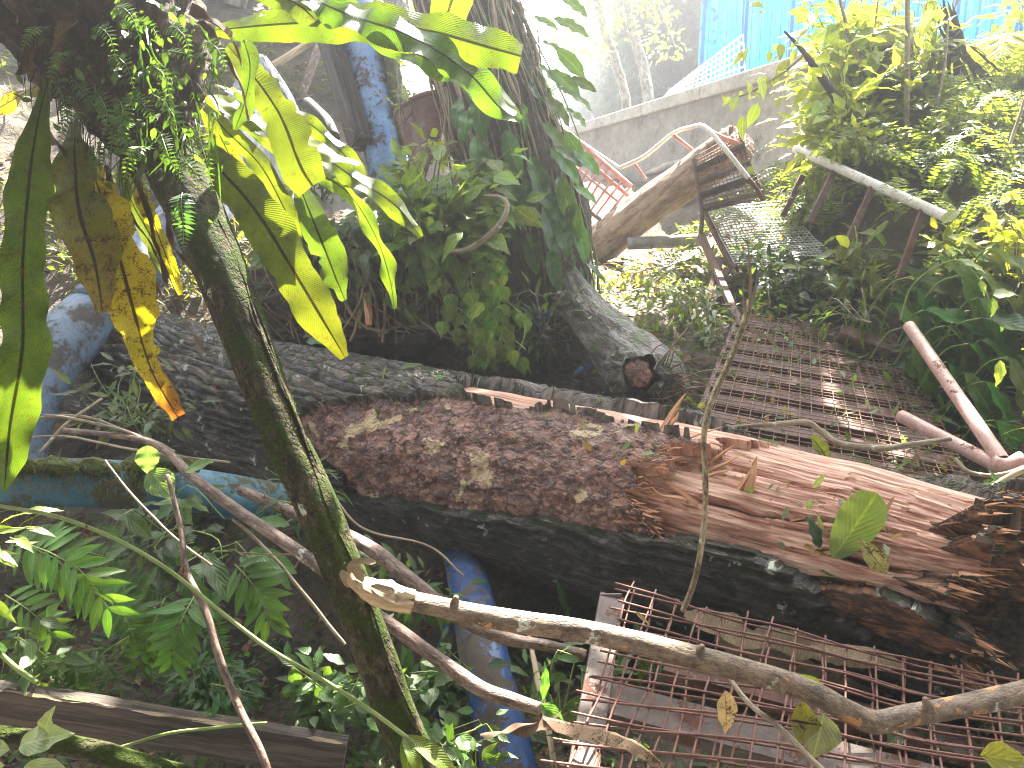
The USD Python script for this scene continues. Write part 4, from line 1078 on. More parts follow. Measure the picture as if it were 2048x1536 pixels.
# grassy hanging ribbons
rs = np.random.default_rng(12)
for i in range(26):
    x, y = rs.uniform(250, 440), rs.uniform(60, 300)
    d = 2.14
    L_ = rs.uniform(50, 130)
    pts = PP((x, y, d + .03), (x + rs.normal(5, 10), y - 12, d - .02), (x + rs.normal(14, 12), y + L_ * .4, d - .05), (x + rs.normal(16, 14), y + L_, d - .05))
    bn.add("ribbon_leaf", ribbon(pts, .0055, unit(np.array([rs.normal(0, .4), -1, .3])), seed=i, nc=1, ripple=0, fold=.3, tint=(.04, .085, .016), step=.015), "fern")
# small leaves of climbers on the ball
rs = np.random.default_rng(13)
p = np.array([P(*(rs.normal([255, 130], [95, 110])), 2.10 + rs.normal(0, .04)) for _ in range(280)])
for q in leaves("ovate", p, rs.normal(0, .6, (280, 3)) - [0, .2, .6], rs.normal(0, .4, (280, 3)) + [0, -1, .4], rs.uniform(.015, .045, 280), (.045, .09, .02), rs.uniform(0, 90, 280), 1, merged=False):
    bn.add("leaflet", q, "leaf")

# ---------------------------------------------------------------- vine covered tree
VT = [(1085, 650, 5.35), (1062, 500, 5.35), (1030, 350, 5.4), (985, 200, 5.55), (930, 0, 5.8), (870, -220, 6.2), (800, -480, 6.9)]
vt_pts = PP(*VT)
vt_r = np.array([.40, .385, .36, .335, .325, .28, .2])
vt = Thing("vine_covered_tree", "thick dark trunk wrapped in hanging roots and climbing leaves at the centre", "tree", vt_pts[0])
vt.add("trunk", tube(vt_pts, vt_r, 48, .04, rough=.3, freq=4, seed=5, lobes=.07), "vine_bark")
vc = smooth_path(vt_pts, .03)
vt_t, _, _ = frames(vc)
vr = np.interp(np.linspace(0, 1, len(vc)), np.linspace(0, 1, len(vt_r)), vt_r)


def on_vine_tree(k, side, lift=0.0):
    i = np.clip(np.asarray(np.asarray(k) * (len(vc) - 1)), 0, len(vc) - 1).astype(int)
    t = vt_t[i]
    f = unit(-FWD - t * (t @ -FWD)[..., None]); x = np.cross(t, f); x = x * np.sign(x @ RIGHT)[..., None]
    n = f * np.cos(side)[..., None] + x * np.sin(side)[..., None]
    return vc[i] + n * (vr[i] + lift)[..., None] if np.ndim(lift) else vc[i] + n * (vr[i] + lift)[..., None], n


rs = np.random.default_rng(15)
for i in range(64):                                # roots and lianas down the trunk
    s0 = rs.uniform(-1.6, 1.6); k0, k1 = rs.uniform(.55, .95), rs.uniform(0.02, .35)
    m = 14
    kk = np.linspace(k0, k1, m)
    sd = s0 + .25 * np.cumsum(rs.normal(0, .35, m)) / 2
    r_ = rs.choice([.006, .009, .012, .018, .026], p=[.3, .3, .2, .12, .08])
    pts, _ = on_vine_tree(kk, sd, np.clip(rs.normal(.015, .02, m), -.01, .06) + r_ * .4)
    vt.add("root", tube(pts, r_ * np.linspace(1, .7, m), 6, .06, rough=.2, seed=i, wander=.015), "root_vine")
# crown far above view, its clumps added to shade log, hollow and walkway
rs = np.random.default_rng(16)
top = vt_pts[-1]
crs = []
for (x, y, z, r) in [(-1.6, 8.6, 7.0, 1.2), (1.5, 8.7, 7.2, .8), (-.95, 8.7, 7.1, .75), (-.5, 8.1, 7.0, .75), (.3, 7.75, 7.0, .6), (-2.6, 9.4, 6.8, 1.1), (-.8, 9.8, 7.3, 1.1), (-3.4, 8.4, 7.2, .9), (2.1, 7.2, 7.3, .75), (2.7, 9.2, 7.3, .8), (2.0, 9.6, 7.5, .7), (1.6, 8.6, 7.3, .8), (2.2, 7.6, 7.4, .7)]:
    crs.append((np.array([x, y, z]), r))
for c, r in crs:
    q = vc[int(rs.uniform(.85, 1) * (len(vc) - 1))]
    vt.add("limb", tube([q, (q + c) / 2 + [0, 0, .3], c], [.11, .07, .03], 7, .2, rough=.15, seed=int(r * 77)), "vine_bark")
vt.add("crown", crown(rs, [c for c, r in crs], [r for c, r in crs], 7600, .30, gaps=.33, seed=3), "leaf", kind="stuff")

# climbing aroid leaves: mostly hanging down the right side
clim = Thing("climbing_plant", "climber with long drooping glossy leaves down the right side of the dark trunk", "climbing plant", vt_pts[0])
rs = np.random.default_rng(17)
CL = [(1115, 60, 95, 20), (1130, 20, 80, 35), (1090, 105, 80, 25), (1120, 130, 100, 35), (1110, 175, 95, 40), (1075, 50, 70, 15), (1125, 205, 100, 30), (1140, 250, 80, 45), (1100, 230, 95, 50), (1095, 290, 110, 50), (1120, 330, 95, 40), (1150, 180, 70, 30), (1085, 165, 90, 45),
      (940, 190, 110, 70), (960, 250, 120, 80), (945, 270, 90, 95), (975, 345, 120, 80), (1030, 260, 150, 85), (1055, 280, 150, 80), (1020, 320, 120, 75), (1070, 380, 150, 70), (1090, 430, 120, 60), (1130, 410, 110, 75), (1150, 450, 100, 80), (1110, 340, 110, 50), (1060, 430, 150, 85), (1025, 400, 120, 80), (1000, 460, 110, 85),
      (1160, 490, 110, 75), (1130, 500, 100, 80), (1095, 480, 140, 70), (1040, 480, 150, 85), (990, 500, 110, 90), (1070, 520, 110, 85), (1110, 550, 100, 80), (1150, 540, 90, 70), (960, 320, 90, 85), (930, 240, 80, 100), (1010, 230, 90, 75), (985, 400, 100, 100), (1160, 340, 90, 50), (1155, 395, 70, 30), (1140, 300, 80, 55), (1000, 560, 90, 85), (970, 470, 90, 95), (1045, 560, 90, 90)]
for i, (x, y, L_, ang) in enumerate(CL):
    d = 5.02 - .05 * rs.uniform(0, 3) + max(0, (300 - y)) * .0012
    a = math.radians(ang)
    o = P(x - 10, y - L_ * .45 * math.sin(a) - 8, d)
    al = RIGHT * math.cos(a) - UP * math.sin(a) * .95 + FWD * rs.normal(-.15, .25)
    q = leaves("aroid", [o], [al], [-FWD + UP * rs.uniform(.2, 1.4) + RIGHT * rs.normal(0, .6)], [L_ * d / FPX * .92], [(.065, .145, .038) if i > 12 else (.07, .13, .025)], [i * 1.3 + 5], 2, merged=False)[0]
    clim.add("leaf", q, "gloss" if i > 12 else "leaf")
    root, _ = on_vine_tree(np.array([np.interp(768 - y, [108, 1250], [.0, 1.0])]), np.array([.9]), 0.0)
    c0 = vc[np.argmin(np.linalg.norm(vc - o, axis=1))] * .5 + o * .5
    clim.add("leaf_stalk", tube([c0, (c0 + o) / 2 + [0, 0, .03], o], [.004, .003, .0025], 4, .05, cap=False), "green_stem")
for i in range(85):
    k, sd = rs.uniform(.02, .72), rs.uniform(-1.0, 1.7)
    if sd < .1 and rs.uniform() < .6:
        continue
    o, nn = on_vine_tree(np.array([k]), np.array([sd]), .03)
    q = leaves("aroid", o, nn * .5 - [0, 0, 1] + rs.normal(0, .3, 3), nn + [0, 0, .6], [rs.uniform(.10, .26)], [(.055, .125, .035)], [i + 300.5], 1, merged=False)[0]
    clim.add("leaf", q, "gloss")
for i in range(14):
    k0 = rs.uniform(.2, .8)
    kk = np.linspace(k0, max(0, k0 - rs.uniform(.2, .45)), 8)
    pts, _ = on_vine_tree(kk, rs.uniform(.2, 1.5) + np.cumsum(rs.normal(0, .12, 8)), .04 * np.ones(8))
    clim.add("stem", tube(pts, .005, 5, .06, seed=i, wander=.02), "green_stem")
# wiry stems crossing the sky by the trunk, with the hanging leaves on them
for i, pts in enumerate([[(1040, 20, 5.6), (1075, 90, 5.5), (1125, 190, 5.4), (1160, 280, 5.3)], [(1075, 60, 5.5), (1090, 180, 5.4), (1120, 270, 5.3), (1165, 330, 5.2)]]):
    clim.add("stem", tube(PP(*pts), .006, 5, .05, seed=40 + i), "green_stem")

# ---------------------------------------------------------------- shrubs made of stems and leaves


def shrub(name, label, cat, base, tips, leaf, size, per, tint, seed, mat="leaf", group=None, stem_r=.007, lod=1, most=280, spread=.5, droop=.4, face=None, tint2=None, bark="twig", clump=0.0, start=.25, stems=True):
    """Stems from a base to given tips; leaves along each stem, every one a part (up to a limit)."""
    rng = np.random.default_rng(seed)
    t = Thing(name, label, cat, base, group)
    O, A, U, S_ = [], [], [], []
    SP = []
    for j, tip in enumerate(tips):
        tip = np.asarray(tip, float)
        b = base + rng.normal(0, .04, 3) * [1, 1, 0]
        mid = (b + tip) / 2 + [0, 0, .18 * np.linalg.norm(tip - b)] + rng.normal(0, .06, 3)
        c = smooth_path([b, mid, tip], .04)
        if stems:
            SP.append(t.add("stem", tube([b, mid, tip], [stem_r, stem_r * .7, stem_r * .3], 5, .06, seed=seed + j, rough=.1), bark))
        tt = unit(np.gradient(c, axis=0))
        u = rng.uniform(start, 1.0, per)
        i = (u * (len(c) - 1)).astype(int)
        side = unit(rng.normal(size=(per, 3)) * [1, 1, .5])
        O.append(c[i] + side * rng.uniform(0, spread * size * 1.2, per)[:, None] + rng.normal(0, clump, (per, 3)))
        A.append(unit(side + tt[i] * .7 - np.array([0, 0, droop]) + rng.normal(0, .25, (per, 3))))
        U.append(np.array([0, 0, 1.0]) + (face if face is not None else 0) + rng.normal(0, .35, (per, 3)))
        S_.append(size * rng.uniform(.55, 1.2, per))
    O, A, U, S_ = np.vstack(O), np.vstack(A), np.vstack(U), np.concatenate(S_)
    k = rng.uniform(0, 1, len(O))[:, None]
    tn = np.asarray(tint) * (1 - k) + np.asarray(tint2 if tint2 is not None else tint) * k
    ids = rng.uniform(0, 400, len(O))
    order = np.argsort(np.linalg.norm(O - EYE, axis=1) - S_ * 2)
    first, rest_ = order[:most], order[most:]
    cu = rng.normal(.05, .15, len(O))
    for w_, q in zip(first, leaves(leaf, O[first], A[first], U[first], S_[first], tn[first], ids[first], lod, merged=False, curl=cu[first])):
        t.add("leaf", q, mat, under=SP[w_ // per])
    if len(rest_):
        t.add("foliage", leaves(leaf, O[rest_], A[rest_], U[rest_], S_[rest_], tn[rest_], ids[rest_], min(lod, 1), curl=cu[rest_]), mat, kind="stuff")
    return t


def tips_in(rng, n, x, y, d):
    return [P(rng.uniform(*x), rng.uniform(*y), rng.uniform(*d)) for _ in range(n)]


rs = np.random.default_rng(20)
TOC = -FWD * .7
shrub("leafy_shrub", "bright leafy shrub in front of the vine-covered trunk, left of centre", "shrub", P(880, 560, 4.9), tips_in(rs, 42, (720, 1050), (285, 510), (4.4, 5.0)), "ovate", .20, 13, (.08, .15, .028), 21, tint2=(.15, .22, .035), face=TOC, spread=.8, most=300)
shrub("leafy_shrub", "sunlit yellow-green sprig above the leafy shrub beside the brown steel plate", "shrub", P(830, 420, 5.3), tips_in(rs, 8, (780, 900), (240, 330), (5.2, 5.5)), "ovate", .17, 7, (.14, .20, .03), 22, tint2=(.20, .24, .05), face=TOC, spread=.6)
shrub("leafy_shrub", "small green shrub to the left of the blue upright pipe", "shrub", P(640, 420, 6.2), tips_in(rs, 9, (590, 740), (250, 400), (5.8, 6.4)), "lance", .13, 12, (.05, .09, .025), 23, tint2=(.08, .12, .03), face=TOC)
shrub("leafy_shrub", "thin bright seedling on the concrete-side edge of the leaning blue pipe", "shrub", P(800, 250, 6.2), tips_in(rs, 4, (780, 830), (60, 200), (6.1, 6.3)), "lance", .12, 6, (.10, .15, .04), 24, face=TOC)
# creeper with heart leaves hanging onto the log
heart = Thing("heart_leaf_creeper", "yellow-green heart-leaved creeper hanging down behind the middle of the log", "creeper", P(960, 520, 4.7))
for i in range(11):
    x0 = rs.uniform(890, 1010)
    pts = PP((x0, rs.uniform(440, 520), 4.75), (x0 + rs.normal(5, 15), 570, 4.6), (x0 + rs.normal(25, 25), 640, 4.5), (x0 + rs.normal(45, 30), rs.uniform(680, 735), 4.42))
    heart.add("stem", tube(pts, .004, 4, .05, wander=.02, seed=i, cap=False), "green_stem")
    c = smooth_path(pts, .02)
    for j in range(12):
        o = c[int(rs.uniform(.15, 1) * (len(c) - 1))] + rs.normal(0, .035, 3)
        q = leaves("heart", [o], [[rs.normal(0, .4), -.25 + rs.normal(0, .2), -1]], [[rs.normal(0, .4), -1, .5]], [rs.uniform(.09, .155)], [(.10 + rs.uniform(0, .07), .21, .03)], [i * 20 + j + .5], 2, merged=False)[0]
        heart.add("leaf", q, "leaf")

# rotten stump with roots and hanging vines behind the log
c = P(720, 590, 5.15)
ico = trimesh.creation.icosphere(6)
v = np.asarray(ico.vertices)
r = 1 + .5 * (fbm(v * 1.6 + 3, 4, 6) - .5) + .16 * (fbm(v * 7, 4, 7) - .5) * 2
V = c + v * r[:, None] * [.80, .42, .44]
stump = Thing("root_mass", "dark rotten root mass behind the log, hung with vines and leaves", "root mass", c - [0, 0, .5])
stump.add("stump", Geo(V, ico.faces, V - c), "vine_bark")
rs = np.random.default_rng(26)
for i in range(46):
    x = rs.uniform(500, 930)
    y0 = rs.uniform(440, 520)
    d = 4.72 + abs(x - 720) * .0007
    pts = PP((x, y0, d + .12), (x + rs.normal(0, 14), y0 + 70, d - .02), (x + rs.normal(8, 22), y0 + 140, d - .04), (x + rs.normal(10, 30), rs.uniform(640, 700), d - .04))
    stump.add("hanging_vine", tube(pts, rs.choice([.004, .006, .011]), 5, .06, wander=.02, seed=i, rough=.2), "root_vine")
stump.add("broken_root", tube(PP((725, 560, 4.8), (735, 600, 4.7), (738, 650, 4.62)), [.035, .028, .02], 9, .02, rough=.3, seed=4), "splinter")
shrub("hanging_creeper", "dark drooping creeper leaves over the root mass behind the log", "creeper", P(620, 470, 4.9), tips_in(rs, 26, (490, 950), (470, 660), (4.55, 4.75)), "ovate", .13, 13, (.035, .075, .02), 27, tint2=(.09, .14, .03), face=-FWD, droop=1.0, stem_r=.004)
# curled bare liana
single("curled_liana", tube(PP((860, 500, 4.5), (930, 500, 4.42), (990, 460, 4.4), (1015, 415, 4.42), (1000, 395, 4.45), (965, 393, 4.5)), [.016, .018, .018, .016, .014, .010], 8, .02, rough=.15, seed=5), "twig", "bare grey liana curling in a hook in front of the vine-covered trunk", "liana")

# ---------------------------------------------------------------- pipes, beam and sheet behind
bp = Thing("blue_pipe", "sunlit blue flaking pipe leaning behind the ferns, left of the vine-covered trunk", "pipe", P(775, 345, 6.6))
bp.add("pipe", tube(PP((700, -20, 7.1), (722, 80, 7.0), (752, 220, 6.8), (785, 370, 6.6), (800, 440, 6.5)), .185, 28, .06, rough=.03, freq=5, seed=2), "sunlit_pipe")
bp.add("moss_strip", tube(PP((770, 60, 6.92), (792, 180, 6.75), (812, 300, 6.6)), [.05, .075, .05], 10, .03, rough=.7, freq=14, seed=3), "moss")
single("timber_beam", beam(P(650, 50, 6.9), P(722, 290, 6.55), .16, .2, bevel=.01), "plank", "dark timber beam leaning against the left side of the blue pipe", "beam", smooth=False)
plate = Thing("steel_plate", "rusty brown bent steel plate between the blue pipe and the vine-covered trunk", "steel plate", P(850, 330, 6.3))
uu, vv = np.meshgrid(np.linspace(-1, 1, 24), np.linspace(0, 1, 24), indexing="ij")
a0, a1, b0, b1 = P(790, 225, 6.5), P(905, 185, 6.1), P(825, 345, 6.4), P(865, 330, 6.15)
k = (uu[..., None] + 1) / 2
V = (a0 * (1 - k) + a1 * k) * (1 - vv[..., None]) + (b0 * (1 - k) + b1 * k) * vv[..., None] + (-FWD) * (.16 * (1 - uu**2))[..., None] * (1 - .4 * vv[..., None])
plate.add("plate", Geo(V.reshape(-1, 3), grid_faces(24, 24), V.reshape(-1, 3)), "rust_steel")
plate.add("rim", tube(V[:, 0], .022, 7, .05, rough=.2), "rust_steel")
single("wooden_pole", tube(PP((545, 132, 9.0), (600, 98, 9.2), (650, 62, 9.4)), .045, 8, .1, rough=.1, seed=6), "pale_wood", "pale wooden pole slanting up to the right behind the white sheet", "pole")
single("wooden_pole", tube(PP((600, 200, 9.0), (622, 140, 9.1), (648, 60, 9.3)), .05, 8, .1, rough=.1, seed=7), "red_branch", "brown pole leaning steeply behind the white sheet, crossing the pale pole", "pole")
single("wooden_pole", tube(PP((615, 205, 7.6), (650, 240, 7.3), (668, 275, 7.1)), .06, 8, .1, rough=.1, seed=8), "plank", "short grey broken post right of the white sheet", "pole")
# white sheet heaped over rubble
nu, nv = 90, 90
U, Vv = np.meshgrid(np.linspace(0, 1, nu), np.linspace(0, 1, nv), indexing="ij")
left = smooth_path(PP((497, 118, 7.4), (470, 200, 7.2), (440, 300, 7.0), (430, 400, 6.9), (420, 470, 6.7)), .01)
right = smooth_path(PP((540, 122, 7.3), (580, 180, 7.0), (625, 270, 6.7), (665, 350, 6.5), (720, 430, 6.3)), .01)
ix = lambda c, t: np.stack([np.interp(t, np.linspace(0, 1, len(c)), c[:, k]) for k in range(3)], -1)
Lp, Rp = ix(left, U), ix(right, U)
V = Lp * (1 - Vv[..., None]) + Rp * Vv[..., None]
fold_ = fbm(np.stack([Vv * 6 + U * .8, U * 1.2, U * 0], -1), 3, 14) - .5
fine_ = np.abs(fbm(np.stack([Vv * 16, U * 7, U * 0], -1), 3, 15) - .5)
V = V - FWD * (0.5 * np.sin(np.pi * Vv) * (.25 + .75 * U) + .55 * fold_ * (.3 + U) + .25 * fine_)[..., None]
g = G()
rp = g("geometry")["position"]
nn = g.noise(rp, 3.5, 5, .65)
cc = g.mix(g.step(nn, .5, .68), (.70, .72, .74), (.36, .38, .38))
M["sheet"] = g.done("plastic_sheet", g("mix_closure", fac=.35, closure1=g("principled_bsdf", base_color=cc, roughness=.35)["BSDF"], closure2=g("translucent_bsdf", color=cc)["BSDF"])["closure"])
single("plastic_sheet", Geo(V.reshape(-1, 3), grid_faces(nu, nv), V.reshape(-1, 3)), "sheet", "crumpled white plastic sheet heaped in the mist behind the fern straps", "plastic sheet")
# left-hand blue pipes
lb = Thing("blue_pipe", "dusty blue bent pipe at the left edge behind the hanging straps", "pipe", P(40, 860, 4.5))
lb.add("pipe", tube(PP((400, 400, 6.6), (330, 480, 6.0), (245, 580, 5.5), (150, 665, 5.05), (75, 745, 4.75), (30, 850, 4.5), (10, 960, 4.35)), [.2, .2, .2, .2, .2, .2, .2], 32, .05, rough=.03, freq=4, seed=8), "dusty_pipe")
c0, c1 = P(205, 618, 5.28), P(190, 632, 5.22)
lb.add("collar", tube([c0, c1], .222, 32, .03), "dusty_pipe")
lp = Thing("mossy_pipe", "horizontal teal pipe with moss on top over the dark hollow at left", "pipe", P(0, 1000, 3.2))
mp = PP((-120, 972, 3.15), (0, 968, 3.2), (200, 966, 3.28), (400, 985, 3.45), (560, 1010, 3.7))
lp.add("pipe", tube(mp, .105, 30, .03, rough=.04, freq=6, seed=9), "teal_pipe")
rs = np.random.default_rng(28)
for i in range(5):
    x = [40, 110, 190, 290, 350][i]
    d = 3.16 + x * .0005
    pts = PP((x - 55, 935, d), (x, 928 + rs.uniform(-4, 6), d - .05), (x + 50, 940, d - .03))
    lp.add("moss_cushion", tube(pts, [.01, .04, .012], 12, .01, rough=1.0, freq=30, seed=i + 3), "moss")
tf = []
for i in range(900):
    x = rs.uniform(20, 380)
    d = 3.12 + x * .0005
    y = 925 + abs(rs.normal(0, 30))
    p = P(x, y, d - .03 + (y - 925) * -.0006)
    tf.append(p)
tf = np.array(tf)
lp.add("moss_tuft", leaves("blade", tf, rs.normal(0, .5, tf.shape) - [0, .5, .8], rs.normal(size=tf.shape), rs.uniform(.02, .06, len(tf)), (.09, .10, .02), rs.uniform(0, 40, len(tf)), 0, width=np.full(len(tf), 1.6)), "fern", kind="stuff")
fp = Thing("blue_pipe", "rust-blotched deep blue pipe coming out from under the log at the bottom", "pipe", P(1010, 1536, 2.4))
fp.add("pipe", tube(PP((900, 1045, 4.4), (922, 1105, 3.75), (940, 1180, 3.25), (965, 1300, 2.78), (1010, 1500, 2.5), (1045, 1700, 2.28)), .091, 40, .02, rough=.02, freq=6, seed=11), "blue_pipe")
fp.add("scale_strip", tube(PP((1052, 1240, 2.80), (1072, 1340, 2.66), (1098, 1470, 2.5), (1120, 1600, 2.36)), [.006, .012, .01, .008], 7, .01, rough=.8, seed=5), "pale_wood")
single("blue_pipe", tube(PP((860, 1420, 2.95), (905, 1330, 3.0), (935, 1240, 3.1)), .085, 20, .03, rough=.02), "blue_pipe", "short stretch of blue pipe half hidden in litter left of the larger one", "pipe")

# ---------------------------------------------------------------- second short log behind
sl = Thing("short_log", "short ridged grey log behind the great log, cut branch stub facing the camera", "log", P(1300, 800, 4.0))
sp = PP((1085, 505, 5.35), (1125, 565, 5.05), (1180, 640, 4.7), (1240, 705, 4.4), (1305, 765, 4.12), (1330, 790, 4.0))
sr = np.array([.11, .13, .15, .17, .185, .13])
sl.add("bark", tube(sp, sr, 96, .012, rough=.22, freq=7, seed=12, lobes=.03), "log_bark")
a = P(1262, 752, 4.02); b = P(1278, 744, 3.86)
sl.add("stub_bark", tube([a, b], [.14, .10], 40, .01, rough=.45, freq=12, seed=13, cap=False), "log_bark")
nst = P(1281, 743, 3.84)
sl.add("stub_wood", tube([b + (a - b) * .2, b + (a - b) * .02], [.082, .06], 28, .008, rough=.55, freq=14, seed=14), "inner_bark")
rs = np.random.default_rng(29)
for i in range(34):
    p0 = P(rs.uniform(1290, 1345), rs.uniform(740, 800), 3.98)
    d_ = unit(RIGHT * rs.uniform(.2, 1.2) + UP * rs.normal(.0, .6) - FWD * rs.uniform(0, .4))
    L_ = rs.uniform(.12, .38)
    sl.add("rootlet", tube([p0, p0 + d_ * L_ * .5 + rs.normal(0, .02, 3), p0 + d_ * L_ - [0, 0, .05]], [.006, .004, .0015], 4, .04, seed=i), "root_vine")
# brown log leaning out of the mist
bl = Thing("brown_log", "smooth brown log leaning up to the right out of the mist before the wall", "log", P(1185, 505, 8.0))
bpth = PP((1190, 497, 7.95), (1230, 465, 7.75), (1310, 405, 7.35), (1395, 345, 6.95), (1480, 287, 6.6))
bl.add("bark", tube(bpth, [.22, .20, .19, .185, .18], 40, .025, rough=.14, freq=6, seed=15), "brown_bark")
bl.add("broken_end", tube([bpth[-1] - unit(bpth[-1] - bpth[-2]) * .22, bpth[-1] + unit(bpth[-1] - bpth[-2]) * .04], [.175, .15], 36, .01, rough=.5, freq=20, seed=16), "inner_bark")
single("grey_pipe", tube(PP((1255, 487, 7.4), (1330, 484, 7.35), (1402, 480, 7.3)), .062, 18, .05, rough=.01), "grey_pipe", "grey pipe lying level at the foot of the concrete wall", "pipe")

# ---------------------------------------------------------------- mesh walkways, rails and grids


def lerp4(c, u, v):
    """c: corners (top-left, top-right, bottom-right, bottom-left); u to the right, v downwards."""
    return (c[0] * (1 - u) + c[1] * u) * (1 - v) + (c[3] * (1 - u) + c[2] * u) * v


def wire_grid(t, c, nu, nv, r, mat, sag=0.0, lift=0.0, seed=0, jitter=0.0, over=0.0, names=("wire", "cross_wire"), sides=5, step=.06, miss=()):
    """Rods both ways over a four-cornered field; every rod a part."""
    rng = np.random.default_rng(seed)
    n = unit(np.cross(c[1] - c[0], c[3] - c[0]))
    if np.dot(n, -FWD) < 0:
        n = -n

    def at(u, v):
        p = lerp4(c, u, v)
        w = (fbm(np.array([[u * 3, v * 3, seed]]), 3, seed)[0] - .5) * 2
        return p + n * (lift + sag * w)
    m = 9
    for i in range(nu):
        if i in miss:
            continue
        u = i / (nu - 1)
        j = rng.normal(0, jitter, m).cumsum() * .5
        pts = [at(u + j[k], v) for k, v in enumerate(np.linspace(-over * rng.uniform(0, 1), 1 + over * rng.uniform(0, 1), m))]
        t.add(names[0], tube(pts, r, sides, step), mat)
    for i in range(nv):
        v = i / (nv - 1)
        j = rng.normal(0, jitter, m).cumsum() * .5
        pts = [at(u, v + j[k]) + n * r * 2.02 for k, u in enumerate(np.linspace(-over * rng.uniform(0, 1), 1 + over * rng.uniform(0, 1), m))]
        t.add(names[1], tube(pts, r, sides, step), mat)
    return n


# middle walkway: steel slats under a wire mesh, tipped towards the log
WC = PP((1478, 632, 5.15), (1790, 672, 5.1), (1945, 975, 3.62), (1385, 862, 3.95))
wk = Thing("mesh_walkway", "fallen rusty walkway of steel slats and wire mesh right of centre, littered with leaves", "walkway", lerp4(WC, .5, .5) - [0, 0, .1])
nW = unit(np.cross(WC[1] - WC[0], WC[3] - WC[0])); nW = nW * np.sign(nW[2])
for i in range(9):
    v = .03 + .94 * i / 8
    a, b = lerp4(WC, -.01, v) - nW * .06, lerp4(WC, 1.01, v + .01) - nW * .06
    wk.add("slat", channel(a, b, .10, .085, nW), "rust_steel", smooth=False)
for u in (0.0, 1.0):
    a, b = lerp4(WC, u, -.02) - nW * .09, lerp4(WC, u, 1.02) - nW * .09
    wk.add("side_beam", channel(a, b, .05, .10, nW), "rust_steel", smooth=False)
wire_grid(wk, WC, 21, 40, .0026, "mesh_wire", sag=.012, lift=.012, seed=31, jitter=.0015, sides=4, step=.12)
g_ = beam(P(1680, 662, 4.9), P(1822, 712, 4.78), .15, .05, nW, .004)
single("rusty_board", g_, "rust_steel", "short brown board lying across the upper right of the mesh walkway", "board", smooth=False)
# legs of the walkway standing left of it
for pts in ([(1440, 520, 6.0), (1415, 600, 5.7), (1392, 672, 5.5)], [(1452, 540, 5.9), (1425, 620, 5.6), (1388, 680, 5.45)], [(1402, 470, 6.4), (1450, 560, 5.9), (1475, 640, 5.3)]):
    a, b = P(*pts[0]), P(*pts[-1])
    wk.add("leg", beam(a, b, .05, .05, (0, -1, .3)), "rust_steel", smooth=False)

# upper walkway: flat end in the sun and the panel bent up over the brown log
UC = PP((1412, 418, 6.8), (1562, 412, 6.6), (1668, 520, 5.7), (1470, 528, 5.85))
uw = Thing("mesh_walkway", "sunlit upper wire-mesh walkway half buried in green leaves, behind the lower walkway", "walkway", lerp4(UC, .5, .5) - [0, 0, .1])
wire_grid(uw, UC, 22, 26, .0052, "pale_wire", sag=.04, lift=.01, seed=32, jitter=.004, sides=4, step=.12)  # paler wire colour than the lower walkway paints in the sun
nU = unit(np.cross(UC[1] - UC[0], UC[3] - UC[0])); nU = nU * np.sign(nU[2])
for u in (0, 1):
    uw.add("side_beam", channel(lerp4(UC, u, 0) - nU * .05, lerp4(UC, u, 1) - nU * .05, .05, .06, nU), "rust_steel", smooth=False)
BC = PP((1388, 318, 6.45), (1478, 268, 6.35), (1530, 398, 6.3), (1408, 425, 6.4))
bw = Thing("bent_walkway", "bent mesh panel with steel slats standing up against the brown log's end", "mesh panel", lerp4(BC, .5, 1))
wire_grid(bw, BC, 15, 18, .0036, "mesh_wire", sag=.03, lift=.03, seed=33, jitter=.004, sides=4, step=.12)
nB = unit(np.cross(BC[1] - BC[0], BC[3] - BC[0])); nB = nB * np.sign(nB @ -FWD)
for i in range(4):
    v = .22 + .72 * i / 3
    bw.add("slat", beam(lerp4(BC, 0, v), lerp4(BC, 1, v - .03), .03, .12, nB), ["plank", "grey_steel"][i % 2], smooth=False)
bw.add("frame_bar", tube(PP((1388, 318, 6.42), (1398, 380, 6.4), (1404, 430, 6.38), (1400, 478, 6.38)), .02, 8, .05), "grey_steel")
bw.add("frame_bar", tube(PP((1480, 268, 6.33), (1500, 330, 6.3), (1530, 400, 6.28)), .016, 8, .05), "rust_steel")
# handrail bent over it: pale on top, rusty lower down
hr = Thing("bent_handrail", "thin bent handrail, pale and pink, arching in front of the grey concrete wall", "handrail", P(1240, 336, 7.4))
hr.add("rail", tube(PP((1092, 232, 8.4), (1165, 285, 8.0), (1240, 336, 7.5)), .014, 8, .05), "white_pipe")
hr.add("rail", tube(PP((1240, 336, 7.5), (1290, 312, 7.3), (1345, 268, 7.1), (1380, 255, 6.7), (1410, 254, 6.4), (1450, 298, 6.2), (1497, 357, 6.15)), .020, 10, .03), "white_pipe")
hr.add("post", tube(PP((1497, 357, 6.15), (1515, 380, 6.15), (1526, 402, 6.15)), .018, 8, .05), "rust_steel")
hr.add("post", tube(PP((1345, 268, 7.1), (1385, 300, 7.0)), .017, 8, .05), "red_rail")
hr.add("post", tube(PP((1268, 325, 7.4), (1292, 358, 7.4)), .012, 8, .05), "red_rail")
hr.add("post", tube(PP((1412, 256, 6.4), (1440, 272, 6.35), (1482, 288, 6.3)), .017, 8, .05), "red_rail")
hr.add("post", tube(PP((1163, 284, 8.0), (1195, 312, 8.0)), .010, 6, .05), "white_pipe")
